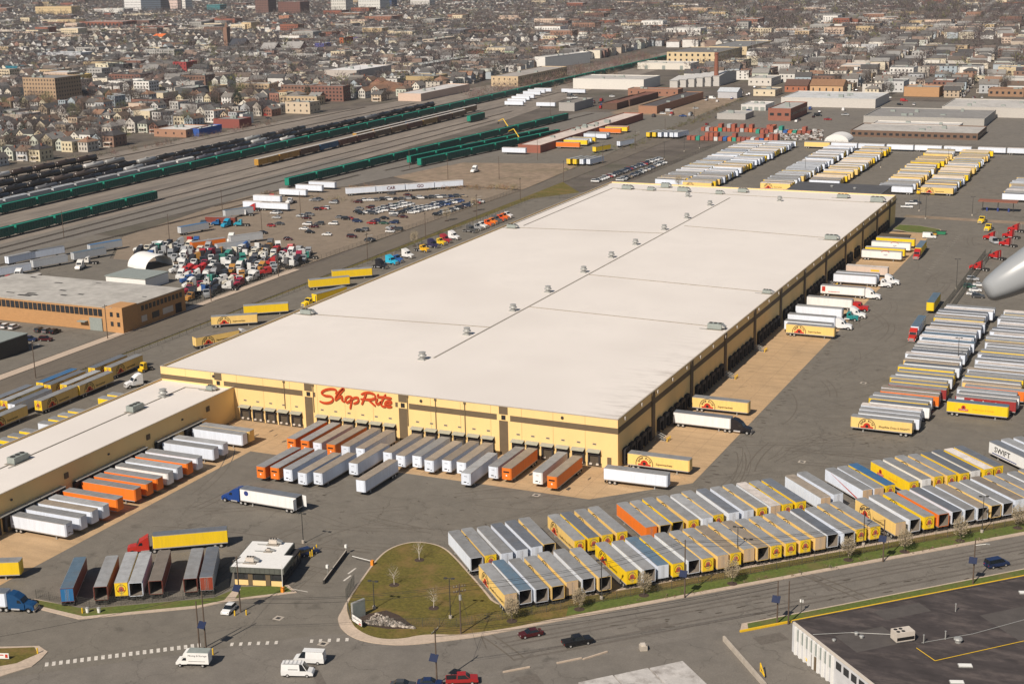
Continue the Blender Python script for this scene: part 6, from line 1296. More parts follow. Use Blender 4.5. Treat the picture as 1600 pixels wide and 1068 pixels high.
# streets of the two grids, pale strips between the houses
def strip(name, p0, p1, w_, z=-.12):
    a = Vector(p0); b = Vector(p1); d = (b-a).normalized(); n = Vector((-d.y,d.x))*w_/2
    sheet(name, [tuple(a+n),tuple(b+n),tuple(b-n),tuple(a-n)], z, 'side_road')
for j in range(43): strip('town_street', (-3600,330+j*74-1), (-536,330+j*74-1), 9, -.13-.0003*(j % 7))
for i in range(18): strip('town_street', (-547-i*170,330), (-545-i*170,3500), 10, -.125)
c4, s4 = math.cos(R(4)), math.sin(R(4))
for i in range(18):
    X = -930+i*93
    if X > 420: break
    y_0 = -60 if X > -120 else (160 if X > -300 else 560)
    p = lambda Y: (-146+c4*X-s4*Y, 967+s4*X+c4*Y); strip('town_street', p(y_0), p(2600), 11 if X not in (0,93) else 14, -.115)
for j in range(14): p = lambda X: (-146+c4*X-s4*(-40+j*190), 967+s4*X+c4*(-40+j*190)); strip('town_street', p(-300 if j > 2 else -60), p(520), 9, -.118)
# cars along the near streets of the right town
n = 0
for i in (9,10,11,12):
    X = -930+i*93
    for k in range(34):
        if rnd.random() < .35: continue
        dx_ = rnd.choice([-4.2,4.2]); Y = -50+k*9+rnd.uniform(-1,1); x = -146+c4*(X+dx_)-s4*Y; y = 967+s4*X+c4*Y
        if not inview(x, y, 1) or not free(x, y, 1): continue
        n += 1; cn = rnd.choice(['white','silver','black','dark grey','grey','red','dark blue'])
        if n <= 60: car(x, y, R(94), rnd.choice(['sedan','suv']), cn, '%s car in the %s right town street, %s place %s side' % (cn, ORD(i-8), ORD(k+1), 'left' if dx_ < 0 else 'right'), 'cars in the right town streets', -.1)
# ---------------------------------------------------------------- trees
def crown_geo(b, x, y, z0, rx, rz, n, ln, wd, c=None, seed=0, up=.5):
    rr = random.Random(seed); ax, ay = 0, 0
    for _ in range(n):
        while True:
            u = Vector((rr.uniform(-1,1), rr.uniform(-1,1), rr.uniform(-1,1)))
            if .08 < u.length < 1 and (u.z < .0 or u.length > .25): break
        lump = 1-.28*math.sin(3*math.atan2(u.y,u.x)+seed)*abs(u.z)
        P = Vector((x+u.x*rx*lump, y+u.y*rx*lump, z0+rz+u.z*rz*lump))
        d = (Vector((u.x,u.y,u.z*.5+up))+Vector((rr.uniform(-.6,.6),rr.uniform(-.6,.6),rr.uniform(-.4,.4)))).normalized()
        s_ = d.cross(Vector((rr.uniform(-1,1),rr.uniform(-1,1),rr.uniform(-1,1)))).normalized()*wd*rr.uniform(.5,1.3); l_ = ln*rr.uniform(.6,1.4)
        b.face([P-s_, P+s_, P+d*l_+s_*.3, P+d*l_-s_*.3], 0, c)
TPR = []
for k in range(5):
    q = MB(); rr = random.Random(k); q.cyl((0,0,0),(.1,0,4),.28,.2,7)
    for j in range(9):
        a = rr.uniform(0,2*PI); r0 = rr.uniform(1.4,3.2); z_ = rr.uniform(6,10.5); z1 = rr.uniform(2.6,4); q.cyl((.08,0,z1),(math.cos(a)*r0,math.sin(a)*r0,z_),.12,.03,5)
        for _ in range(3):
            a2 = a+rr.uniform(-.8,.8); f_ = rr.uniform(.4,.9); p0 = (math.cos(a)*r0*f_,math.sin(a)*r0*f_,z1+(z_-z1)*f_); q.cyl(p0,(p0[0]+math.cos(a2)*1.8,p0[1]+math.sin(a2)*1.8,p0[2]+rr.uniform(.8,2)),.05,.015,4)
    tr = q.mesh('trunk', M['bark']); q = MB(); crown_geo(q,0,0,3.2,3.6+.3*k,4.2+.2*k,420,1.5,.06,seed=k*7+1); TPR.append((tr, q.mesh('crown', M['twig'])))
q = MB(); crown_geo(q,0,0,.8,2.6,5.2,900,.7,.14,seed=3,up=-.1); ME_ever = q.mesh('crown', M['twig']); q = MB(); q.cyl((0,0,0),(0,0,3),.25,.2,6); ME_et = q.mesh('trunk', M['bark'])
TCOL = [(.112,.09,.082),(.10,.082,.076),(.135,.108,.092),(.112,.086,.084),(.125,.09,.088)]
NT = [0]; TSEEN = {}
def tree(x, y, s_, label=None, kind='bare', grp='bare trees of the town'):
    NT[0] += 1
    if kind == 'ever':
        t = thing('evergreen_tree', label, 'tree', (x,y,-.1), rnd.uniform(0,6), 'evergreen trees'); inst('trunk', ME_et, t); inst('crown', ME_ever, t, color=(.018,.035,.016)); 
    else:
        p = rnd.choice(TPR); t = thing('bare_tree', label, 'tree', (x,y,-.1), rnd.uniform(0,6), grp); inst('trunk', p[0], t); c_ = (.22,.21,.05) if kind == 'willow' else ((.17,.18,.06) if kind == 'bud' else rnd.choice(TCOL)); inst('crown', p[1], t, color=c_)
    t.scale = (s_,s_,s_*rnd.uniform(.85,1.15)); return t
tpos = []
for l in L2:
    for _ in range(rnd.choice((0,1,1,2,2))):
        a = l[2]; d = rnd.choice([11,12.5,10,-9.5]); ox_ = rnd.uniform(-5,5); x = l[0]-math.sin(a)*d+math.cos(a)*ox_; y = l[1]+math.cos(a)*d+math.sin(a)*ox_
        if free(x, y, 1) and inview(x, y, 4): tpos.append((x, y))
def cluster(px0, py0, px1, py1, n):
    for _ in range(n):
        g = G(rnd.uniform(px0,px1), rnd.uniform(py0,py1))
        if free(g.x, g.y, 0): tpos.append((g.x, g.y))
cluster(1405,4,1500,42,520); cluster(1200,8,1252,58,260); cluster(1530,15,1600,48,160); cluster(1325,42,1375,72,60); cluster(1290,5,1400,30,160); cluster(1000,5,1200,30,200); cluster(0,160,60,215,10); cluster(330,140,410,165,26); cluster(300,60,420,95,60); cluster(720,40,800,62,50); cluster(1180,95,1215,115,16); cluster(880,5,1010,30,90)
tpos += [p_ for p_ in PARK if free(p_[0], p_[1], 0) and inview(p_[0], p_[1])]
tpos.sort(key=lambda l: (l[0]-CAMP.x)**2+(l[1]-CAMP.y)**2)
tb = {}
for i, (x, y) in enumerate(tpos[:250]):
    sd_ = 'left' if x < -400 else 'right'; k = (sd_, int(y//60)); tb[k] = tb.get(k, 0)+1
    kd = 'ever' if rnd.random() < .06 else ('bud' if rnd.random() < .08 else 'bare')
    rk = int(y//60)-4
    tree(x, y, rnd.uniform(.75,1.25), '%s tree among houses of the %s town, %s in the %s belt' % ({'ever':'dark evergreen','bud':'budding green','bare':'bare brown'}[kd], sd_, ORD(tb[k]), ORD(rk)), kd)
ft = MB(); TMPL = {}
for n_ in (80,46,28):
    for k in range(6):
        q = MB(); f_ = (60/n_)**.5; crown_geo(q, 0, 0, 2.2, 3.9, 4.4, n_, 1.9*f_, .17*f_, (0,0,0), seed=k*31+n_); TMPL[(n_, k)] = (q.v, q.f)
for i, (x, y) in enumerate(tpos[250:]):
    dist = math.hypot(x-CAMP.x, y-CAMP.y); s_ = rnd.uniform(.75,1.6); c_ = rnd.choice(TCOL) if rnd.random() < .93 else rnd.choice([(.02,.035,.018),(.17,.17,.05)])
    n_ = 80 if dist < 1300 else (46 if dist < 2000 else 28)
    tv, tf = TMPL[(n_, i % 6)]; o = len(ft.v); ca_, sa_ = math.cos(i), math.sin(i)
    ft.v += [(x+s_*(p[0]*ca_-p[1]*sa_), y+s_*(p[0]*sa_+p[1]*ca_), s_*p[2]) for p in tv]; ft.f += [(o+f[0],o+f[1],o+f[2],o+f[3]) for f in tf]; ft.m += [0]*n_; ft.c += [c_]*n_
ft.build('distant_trees', M['stuff'], label='bare brown tree crowns of the distant town', kind='stuff', cat='trees')
# brush beside the rail line and along fences
bs = MB()
def brush(p0, p1, wd, n, h, col):
    a = Vector(p0); b = Vector(p1); nn = Vector((-(b-a).y,(b-a).x)).normalized()
    for k in range(n):
        c = a+(b-a)*rnd.random()+nn*rnd.uniform(-wd,wd); crown_geo(bs, c.x, c.y, -.6, h*rnd.uniform(.4,.7), h*rnd.uniform(.35,.6), 26, h*.4, .07+h*.008, tuple(v*rnd.uniform(.8,1.2) for v in col), seed=k)
brush((-455,830),(-470,1330),14,260,7.5,(.18,.125,.10)); brush((-420,930),(-418,1250),6,60,6,(.19,.14,.10)); brush((-300,370),(-212,400),5,120,2.6,(.26,.17,.09)); brush((-271,335),(-338,345),3,30,2.2,(.2,.15,.1)); brush((-212,560),(-215,760),4,60,2,(.14,.13,.05)); brush((-189.5,180),(-189.5,320),1.2,26,1.6,(.12,.12,.05)); brush((-535,330),(-525,640),5,110,3.6,(.17,.125,.095))
brush((-216,650),(-226,890),3,70,2.4,(.13,.115,.06)); brush((-180,640),(-120,640),2,40,1.4,(.10,.11,.04)); brush((25,-78.5),(100,-3.0),.8,60,1.0,(.16,.12,.075)); brush((-230,640),(-212,470),2,40,1.6,(.12,.13,.05))
bs.build('brush', M['stuff'], label='brown leafless brush along the rail line and fences', kind='stuff', cat='brush')
# heaps of soil and scrap
for i, (px, py, r_, h_, c_) in enumerate(((600,139,26,7,(.22,.12,.075)),(455,150,22,6,(.3,.16,.07)),(425,148,14,5,(.33,.18,.08)))):
    g = G(px, py); q = MB(); prof = [(r_,0),(r_*.8,h_*.35),(r_*.5,h_*.75),(r_*.2,h_),(.1,h_*1.02)]; q.lathe(prof, 14); q.v = [(v[0]*rnd.uniform(.85,1.15)*1.5,v[1]*rnd.uniform(.85,1.15),v[2]*rnd.uniform(.8,1.1)) for v in q.v]
    q.build('soil_heap', mat('soil%d' % i, c_, .95, .25, .3), loc=(g.x,g.y,-.2), label='brown heap of soil beyond the rails, %s from left' % ['rightmost','middle','leftmost'][i], cat='heap')
q = MB()
for k in range(900):
    g = G(rnd.uniform(1200,1285), rnd.uniform(204,219)); s_ = rnd.uniform(.3,1.1); a = rnd.uniform(0,PI); c_ = rnd.choice([(.5,.48,.45),(.1,.09,.08),(.3,.27,.24),(.6,.58,.56),(.15,.08,.05)])
    q.box(-s_,s_,-s_*.6,s_*.6,0,s_*1.2,c=c_,T=lambda p, g=g, a=a: (g.x+p[0]*math.cos(a)-p[1]*math.sin(a), g.y+p[0]*math.sin(a)+p[1]*math.cos(a), p[2]+rnd.uniform(0,.0)))
q.build('scrap', M['stuff'], label='heap of mixed scrap metal behind the far trailers', kind='stuff', cat='scrap')
# shipping containers in stacks behind the far lot
CC = [((.03,.28,.2),'green'),((.3,.09,.06),'rust red'),((.03,.12,.35),'blue'),((.35,.1,.06),'red brown'),((.6,.6,.58),'white'),((.55,.14,.04),'orange'),((.28,.08,.06),'maroon'),((.4,.4,.4),'grey')]
q = MB(); q.box(-3,3,-1.22,1.22,0,2.6)
for k in range(14):
    x = -2.8+k*.43
    for s in (-1,1): q.box(x-.1,x+.1,s*1.25-.03,s*1.25+.03,.15,2.45)
ME_ct = q.mesh('box', M['side']); q = MB(); q.box(3.0,3.05,-1.1,-.03,.15,2.45); q.box(3.0,3.05,.03,1.1,.15,2.45); ME_cd = q.mesh('doors', M['side'])
n = 0
for (px, py, dx, cnt, lev) in ((1078,218,3.1,20,1),(1100,204,3.1,18,1),(1185,208,3.2,12,1)):
    g = G(px, py)
    for k in range(cnt):
        for lv in range(1 if rnd.random() < .5 else 2):
            c_, cn = CC[(k*3+lv+py) % len(CC)] if rnd.random() < .5 else CC[3]; n += 1
            t = thing('shipping_container', '%s container %s, %s from left in stack line %s' % (cn, 'on the ground' if lv == 0 else 'on top', ORD(k+1), {218:'one',204:'two',208:'three'}[py]), 'container', (g.x+k*dx,g.y+k*.1,2.62*lv), R(90), 'shipping containers behind the far lot'); inst('box', ME_ct, t, color=c_); inst('doors', ME_cd, t, color=tuple(v*.85 for v in c_))
# vehicles standing about in the far industrial lots
for i in range(70):
    px, py = rnd.choice([(1095+rnd.uniform(0,90),150+rnd.uniform(0,45)),(1380+rnd.uniform(0,200),153+rnd.uniform(0,12)),(1020+rnd.uniform(0,80),176+rnd.uniform(-6,10)),(880+rnd.uniform(0,90),150+rnd.uniform(0,20)),(1240+rnd.uniform(0,100),170+rnd.uniform(0,22)),(400+rnd.uniform(0,260),165+rnd.uniform(-3,22))])
    g = G(px, py)
    if not free(g.x, g.y, -3) and not (-345 < g.x < 210 and -250 < g.y < 760): continue
    cn = rnd.choice(['white','white','silver','black','dark grey','blue','red']); car(g.x, g.y, R(rnd.choice([4,94])), rnd.choice(['van','suv','sedan','pickup']), cn, '%s vehicle loose in the far industrial lots, %s of the scatter' % (cn, ORD(i+1)), 'vehicles in the far lots', -.1)
# mid lot: trailers at the freight shed
for i, (x, y, sp, h) in enumerate(((-240,562,'otP',4),(-240,575,'Ylp',4),(-241,580,'wgP',4),(-241,585,'wgP',4),(-240,590,'YgP',4),(-240,610,'wgP',4),(-240,614,'wgP',4),(-241,618,'wgP',4),(-241,640,'ogP',4),(-240,650,'YgP',4),(-241,655,'otP',4),(-215,505,'YgP',80),(-211,505,'YgP',80),(-207,506,'wgP',80),(-203,507,'wgP',80),(-213,640,'YgP',80),(-209,641,'YgP',80),(-205,641,'wgP',80),(-201,642,'wgP',80),(-197,642,'wgP',80),(-194,643,'wgP',80),(-219,560,'YnP',75),(-214,590,'wnP',75),(-263,528,'wlP',3))):
    sp = sp[:2]+'P'; trailer(x, y, R(h), sp, rowlab(sp, '%s at the freight shed beyond the lot' % ORD(i+1)), 'trailers at the freight shed', 1, None)
for i, (px, py) in enumerate(((818,166),(822,162),(828,158),(835,155),(845,150),(852,147),(862,145),(905,146),(868,168),(915,147))):
    g = G(px, py); trailer(g.x, g.y, R(5), 'wlP', 'white box trailer in the cluster beyond the green trains, %s from left' % ORD(i+1), 'white trailers beyond the green trains', 1, None)
# ================================================================ gate house
A = Vector((-49.6,-95.6)); ang = math.atan2(3.1, 11.2)
gh = thing('gate_house', 'single storey gate house with white flat roof and dark fascia', 'building', (A.x,A.y,.13), R(15.5))
GW, GD = 11.6, 14.0
q = MB(); q.box(.6,GW-.6,.6,GD-.6,0,3.0); q.build('wall', M['dark'], gh)
for k, (a0, a1) in enumerate(((.7,3.6),(4.6,7.4),(8.6,GW-.7))): q = MB(); q.box(a0,a1,.45,.6,0,1.1); q.build('sill_wall', M['wall_y'], gh)
for k in range(5): q = MB(); q.box(.9+k*2.1,2.7+k*2.1,.52,.6,1.25,2.6); q.build('window', M['pane'], gh)
for k in range(5): q = MB(); q.box(GW-.6,GW-.52,1.4+k*2.4,3.2+k*2.4,1.0,2.6); q.build('window', M['pane'], gh)
for x in (3.6,7.4): q = MB(); q.box(x,x+1.0,.5,.6,0,2.5); q.build('door', M['band'], gh)
FP = [(0,0),(GW,0),(GW,7.2),(GW-2,7.2),(GW-2,GD),(0,GD)]; FP2 = [(.2,.2),(GW-.2,.2),(GW-.2,7.0),(GW-2.2,7.0),(GW-2.2,GD-.2),(.2,GD-.2)]
q = MB(); q.prism(FP,2.9,4.1,bottom=True); q.build('fascia', mat('fascia_grey',(.10,.105,.09),.7,.1,1), gh); q = MB(); q.prism(FP2,4.1,4.16); q.build('roof', M['print_white'], gh)
for k in range(11): q = MB(); q.box(k*1.05+.1,k*1.05+.16,-.03,0,2.95,4.05); q.build('fascia_seam', M['steel'], gh)
for i, (px, py) in enumerate(((392,878),(428,850),(420,861))):
    g = G(px, py, 4.2); hvac(g.x, g.y, 4.3, 2.2 if i < 2 else 1.0, 1.6 if i < 2 else 1.0, 1.4 if i < 2 else .7, ['brown air unit on the front of the gate house roof','brown air unit at the back of the gate house roof','small vent box in the middle of the gate house roof'][i], 'hvac_l', R(15))
# oil and tyre stains where trailers stand and turn
q = MB()
ZS = [0.0]
def stain(x, y, lx, ly, an):
    n_ = 11; P = [(math.cos(2*PI*k/n_)*lx*rnd.uniform(.6,1.15), math.sin(2*PI*k/n_)*ly*rnd.uniform(.5,1.2)) for k in range(n_)]; c_, s_ = math.cos(an), math.sin(an)
    ZS[0] += .00004; q.prism([(x+c_*a-s_*b, y+s_*a+c_*b) for a, b in P], ZS[0], ZS[0])
for k in range(70): stain(22.3+rnd.uniform(-.8,1.6), -1+k*3.1+rnd.uniform(-.8,.8), rnd.uniform(.5,1.3), rnd.uniform(.15,.4), rnd.uniform(-.3,.3))
for k in range(30): stain(40+rnd.uniform(-2,30), 44+rnd.uniform(-5,4), rnd.uniform(.3,1.0), rnd.uniform(.1,.3), rnd.uniform(-.5,.5))
for k in range(40): a, b = st(rnd.uniform(-40,100), -89.8+rnd.uniform(0,14)); stain(a, b, rnd.uniform(.4,1.8), rnd.uniform(.08,.25), R(45)+rnd.uniform(-.2,.2))
for k in range(40): stain(rnd.uniform(-90,0), rnd.uniform(-60,-24), rnd.uniform(.3,1.0), rnd.uniform(.1,.3), rnd.uniform(-1,1))
for k in range(26): stain(rnd.uniform(-115,-2), rnd.uniform(-20,-4), rnd.uniform(.15,.5), rnd.uniform(.5,1.8), rnd.uniform(-.1,.1))
ZR = [0.0]
def ribbon(pts, wd):
    for (x0,y0),(x1,y1) in zip(pts[:-1], pts[1:]):
        d = Vector((x1-x0,y1-y0)).normalized()*wd; q.face([(x0-d.y,y0+d.x,ZR[0]),(x0+d.y,y0-d.x,ZR[0]),(x1+d.y,y1-d.x,ZR[0]),(x1-d.y,y1+d.x,ZR[0])])
    ZR[0] += .00004
q.build('oil_stains', mat('oil_stain',(.085,.07,.055),.8,.2,2), loc=(0,0,.03), kind='stuff', label='dark oil and tyre stains on the paving', cat='stains')
# tyre tracks curving over the yard, wheel lanes and cuts on the street
q = MB()
for k in range(150):
    x, y = rnd.choice([(rnd.uniform(-90,5), rnd.uniform(-95,-26)), (rnd.uniform(24,46), rnd.uniform(-15,330)), (rnd.uniform(-40,60), rnd.uniform(-50,40))])
    a = rnd.choice([R(90),R(45),R(0),R(60)])+rnd.uniform(-.4,.4); cv = rnd.uniform(-.035,.035); n_ = rnd.randrange(8,26); P = []; P2 = []
    for j in range(n_): P.append((x,y)); P2.append((x-math.sin(a)*2.0, y+math.cos(a)*2.0)); x += math.cos(a)*1.5; y += math.sin(a)*1.5; a += cv
    wd = rnd.uniform(.07,.2); ribbon(P, wd)
    if rnd.random() < .6: ribbon(P2, wd)
q.build('tyre_tracks', mat('tyre_track',(.128,.11,.088),.9,.2,1.5), loc=(0,0,.008), kind='stuff', label='faint dark tyre tracks over the yard paving', cat='tracks')
q = MB(); ZR[0] = 0.0
for t_ in (-77.2,-79.1,-80.6,-84.6,-86.5): ribbon([st(s_, t_+rnd.uniform(-.15,.15)) for s_ in range(-60,160,12)], rnd.uniform(.18,.4))
for (s_, t_, a_, b_) in ((-95,-82,.8,8),(-30,-84,3,.9),(10,-79,.6,4),(48,-82,2.5,.7),(-60,-95,2,2),(-12,-97,3,1.6)): c_ = [st(s_+i*a_, t_+j*b_) for i, j in ((-1,-1),(1,-1),(1,1),(-1,1))]; q.prism(c_, .006, .006)
q.build('street_wear', mat('street_wear',(.135,.118,.1),.9,.2,1.5), loc=(0,0,-.004), kind='stuff', label='darker wheel lanes and patched cuts in the street', cat='wear')
# ---------------------------------------------------------------- small street furniture
def bollard(x, y, label, h=1.1, grp='yellow bollards'): q = MB(); q.lathe([(.14,0),(.14,h-.1),(.08,h)],8); q.build('bollard', M['yellow'], loc=(x,y,0), label=label, cat='bollard', group=grp)
for i, (px, py) in enumerate(((485,871),(488,868),(491,864),(495,860))): g = G(px, py); bollard(g.x, g.y, 'yellow bollard beside the gate house lane, %s from the front' % ORD(i+1), 1.5)
for i, (px, py) in enumerate(((367,961),(385,960))): g = G(px, py); bollard(g.x, g.y, 'yellow bollard beside the small white car, %s one' % ['left','right'][i])
for i, (px, py) in enumerate(((59,1021),(129,958),(333,1022))): g = G(px, py); bollard(g.x, g.y, 'yellow bollard at the lower left, %s from left' % ORD(i+1), 1.3)
g1 = G(506,912); g2 = G(541,865)
q = MB(); d = (g2-g1); L = d.length; q.box(0,L,-.2,.2,0,.9); q.box(0,L,-.12,.12,.9,.95,1); q.build('lane_barrier', [M['chassis'], M['concrete']], loc=(g1.x,g1.y,0), rz=math.atan2(d.y,d.x), label='low concrete lane divider before the gate house', cat='barrier')
for i, (px, py) in enumerate(((541,865),(512,897))):
    g = G(px, py); t = thing('gate_keypad', 'white card reader post on the lane divider, %s one' % ['far','near'][i], 'post', (g.x,g.y,0)); q = MB(); q.cyl((0,0,0),(0,0,1.7),.07,n=6); q.build('post', M['galv'], t); q = MB(); q.box(-.25,.25,-.2,.2,1.5,2.2); q.build('box', M['print_white'], t)
for i, (px, py, dx, dy) in enumerate(((582,883,-7,.5),(442,925,.2,0))):
    g = G(px, py); t = thing('barrier_gate', ['white barrier arm with orange post at the lawn','raised white barrier arm with orange post at the gate house'][i], 'barrier', (g.x,g.y,0))
    q = MB(); q.box(-.3,.3,-.3,.3,0,1.2); q.build('cabinet', M['print_orange'], t); q = MB(); q.cyl((0,0,1.0),(dx*.75,dy,1.15 if i == 0 else 6.2),.07,n=6); q.build('arm', M['print_white'], t)
def lamp_post(px, py, h, label, double=True):
    g = G(px, py); t = thing('lamp_post', label, 'lamp post', (g.x,g.y,0), rnd.uniform(0,.6), 'lamp posts of the yard')
    q = MB(); q.lathe([(.35,0),(.35,.7),(.3,.75)],10); q.build('footing', M['concrete'], t); q = MB(); q.cyl((0,0,.75),(0,0,h),.11,.08,8); q.build('pole', M['steel'], t)
    q = MB(); q.box(-.7,.7,-.06,.06,h,h+.1)
    for s in ((-1,1) if double else (1,)): q.box(s*.75-.32,s*.75+.32,-.28,.28,h-.02,h+.16)
    q.build('lamp_head', M['steel'], t)
LPS = [(585,951,6,'in the stone bed of the lawn'),(704,966,8.5,'on the lawn near the trailers'),(940,936,8.5,'by the street fence, leftmost'),(1152,882,8.5,'by the street fence, second'),(1349,852,8.5,'by the street fence, third'),(1534,832,8.5,'by the street fence, fourth'),(474,848,7,'behind the gate house'),(1494,452,11.5,'at the right yard fence'),(1496,575,9.5,'among the long right row'),(1446,342,11,'right of the yard lawn'),(1436,330,10,'by the far warehouse corner'),(1519,337,9,'near the fuel island'),(1376,262,11,'between the far rows, left'),(1481,262,11,'between the far rows, right'),(1258,275,11,'at the near end of the third far row'),(1069,237,11,'in the far staff lot, right'),(1038,250,11,'in the far staff lot, left'),(1093,232,11,'behind the far staff lot')]
for px, py, h, tx in LPS: lamp_post(px, py, h, 'dark lamp post %s' % tx)
def util_pole(x, y, h, label, arms=1, solar=False, grp='wooden utility poles', light=False):
    t = thing('utility_pole', label, 'pole', (x,y,0), R(-45) if y < 0 and x > -60 else 0, grp)
    q = MB(); q.cyl((0,0,0),(0,0,h),.17,.11,8); q.build('pole', M['pole'], t)
    for k in range(arms): q = MB(); q.box(-.06,.06,-1.3,1.3,h-.7-k*1.0,h-.55-k*1.0); q.build('cross_arm', M['pole'], t); q = MB(); [q.cyl((0,s*.55,h-.55-k),(0,s*.55,h-.3-k),.06,n=5) for s in (-2,-1,1,2)]; q.build('insulators', M['galv'], t)
    if arms > 1: q = MB(); q.cyl((.3,0,h-3.2),(.3,0,h-2.2),.28,n=10); q.build('transformer', M['galv'], t)
    if solar:
        q = MB(); n_ = Vector((-.1,-.75,.65)); c = Vector((-.2,-.5,5.4)); 
        P = [c+Vector((sx*.8,sy*.45,sy*.55)) for sx, sy in ((-1,-1),(1,-1),(1,1),(-1,1))]; q.face(P); q.face([p+Vector((0,.05,-.05)) for p in P[::-1]]); q.box(-.5,.1,-.5,0,4.9,5.1,1); q.build('solar_panel', [M['panel'], M['steel']], t)
        t.rotation_euler = (0,0,0)
    if light: q = MB(); q.cyl((0,0,h-1.5),(2.2,.3,h-1.0),.05,n=5); q.box(2.0,2.8,.12,.42,h-1.05,h-.9); q.build('lamp_arm', M['galv'], t)
    return t
PL = [((5.0,-97.7),10.5,'wooden pole with two cross arms on the lawn edge',2,False,False),((39.4,-65.9),12.5,'pole with small solar panel at the street verge, middle one',0,True,False),((72.4,-33.2),9.5,'pole with small solar panel at the street verge, right one',0,True,False),((59.6,-70.6),9,'pole with solar panel at the south side of the street',0,True,False),((61.6,-69.9),9,'bare pole beside the south solar pole',0,False,False),((91.4,-37.8),10,'pole with solar panel and lamp arm near the minivan',0,True,True),((10,-117.2),11,'wooden pole at the bottom edge of the picture',1,True,False),((-36.7,-122),12,'twin wooden pole at the crossing, right one',0,True,False),((-37.9,-122.4),10,'twin wooden pole at the crossing, left one',0,False,False),((-40.3,-105.6),12,'pole with cross arm and lamp before the gate house',1,True,True)]
for (x, y), h, lb_, ar, so_, li in PL: util_pole(x, y, h, lb_, ar, so_, light=li)
SP = [(-199.5,12.4),(-210.3,119.5),(-210.5,60),(-210,165),(-191.5,205),(-191.5,257.4),(-191.3,310),(-193,365),(-196,430),(-200,500),(-205,570),(-209,640),(-214,720)]
for i, (x, y) in enumerate(SP): util_pole(x, y, 12, 'wooden pole along the side road, %s from the front' % ORD(i+1), 1, False, 'poles along the side road', light=i % 2 == 0)
for i, (px, py) in enumerate(((348,336),(265,378),(100,372),(470,340),(410,370),(700,280),(640,262),(780,280),(840,250),(930,225),(860,180))): g = G(px, py); util_pole(g.x, g.y, 13, 'tall thin mast in the rail yard and lot, %s of its scatter' % ORD(i+1), 0, False, 'masts in the rail yard')
def wire(name, a, b, sag, label, r=.035):
    a = Vector(a); b = Vector(b); q = MB(); n_ = 14; pr = None
    for k in range(n_+1):
        t = k/n_; p = a.lerp(b, t); p.z -= sag*4*t*(1-t)
        if pr: q.cyl(pr, p, r, n=4, cap=False)
        pr = p
    return q.build(name, M['black'], label=label, cat='cable', group='overhead cables')
wire('overhead_cable',(-37,-122,11.2),(-110,-196,12),2,'overhead cable leaving the crossing pole to lower left'); 
for k, dz in enumerate((0,.35,-.9)):
    wire('overhead_cable',(-36.7,-122,10.8+dz*.8),(5,-97.7,9.9+dz),1.3,'overhead cable from the crossing to the lawn pole, %s strand' % ['middle','upper','lower'][k]); wire('overhead_cable',(5,-97.7,9.9+dz),(39.4,-65.9,11.9+dz),1.3,'overhead cable from the lawn pole along the street, %s strand' % ['middle','upper','lower'][k]); wire('overhead_cable',(39.4,-65.9,11.9+dz),(72.4,-33.2,9.2+dz),1.2,'overhead cable between the solar poles, %s strand' % ['middle','upper','lower'][k])
    wire('overhead_cable',(10,-117.2,10.2+dz),(59.6,-70.6,8.6+dz),1.2,'overhead cable along the south side, %s strand' % ['middle','upper','lower'][k])
wire('overhead_cable',(10,-117.2,10),(5,-97.7,9.6),.6,'overhead cable crossing the street to the lawn pole'); wire('guy_wire',(5,-97.7,9),(11,-102.5,.1),0,'guy wire of the lawn pole',.025); wire('guy_wire',(-40.3,-105.6,10.5),(-36.7,-122,10.8),.6,'cable from the gate house pole to the crossing')
# fences: posts, rails and mesh strands
def fence(pts, h, label, sp=3.0, mesh_n=5, mat_='wire', posts=True):
    t = thing('chain_fence', label, 'fence'); tot = 0
    for a, b in zip(pts[:-1], pts[1:]):
        a = Vector((*a,0)); b = Vector((*b,0)); L = (b-a).length; n_ = max(1, int(L/sp))
        for k in range(n_):
            p = a.lerp(b, k/n_)
            if tot < 280: q_ = inst('fence_post', ME_fp, t, (p.x,p.y,0)); q_.scale = (1,1,h); tot += 1
        q = MB(); d = (b-a).normalized(); s_ = 0
        for k in range(mesh_n): z_ = h*(k+1)/mesh_n; q.cyl((a.x,a.y,z_),(b.x,b.y,z_),.022,n=3,cap=False)
        m_ = int(L/.5) if L < 120 else int(L/1.2)
        for k in range(m_): p = a.lerp(b, k/m_); e = a.lerp(b, min(1,(k+1)/m_)); q.cyl((p.x,p.y,.05),(e.x,e.y,h),.014,n=3,cap=False); q.cyl((e.x,e.y,.05),(p.x,p.y,h),.014,n=3,cap=False)
        q.build('fence_mesh', M[mat_], t, kind='stuff')
    return t
q = MB(); q.cyl((0,0,0),(0,0,1),.045,n=6); ME_fp = q.mesh('fence_post', M['wire'])
fence([(-21.3,-96),(-18.2,-100.3),(-15.8,-102),(-12.5,-101.5),(3,-95.5),st(-50,-70.2),st(60,-69.2),st(165,-68.6)],2.0,'black chain fence along the street verge and lawn corner')
fence([(-23.8,-92.3),(-25.9,-85.3)],2.4,'open sliding gate panel at the lawn entrance',1.1,9)
fence([(-83.5,-116),(-70,-115.5),(-49.6,-101.5),(-49.4,-96.5)],2.0,'chain fence before the trailers at the gate house')
fence([(47.9,192),(48.6,300)],2.4,'chain fence right of the yard lane'); fence([(50.6,192),(50.8,300)],2.4,'second chain fence right of the yard lane'); fence([(-188.3,-130),(-188.3,372),(-160,384)],2.1,'chain fence between side road and yard',4); fence([(-212.8,173),(-209.2,300),(-206.8,396)],2.0,'fence along the car lot',3.5); fence([(-213,104),(-213.2,172)],2.2,'board fence along the truck yard',2.5,12)
fence([(-166,420),(-160,470),(-160,632),(70,632)],2.0,'chain fence round the far trailer yard',5)
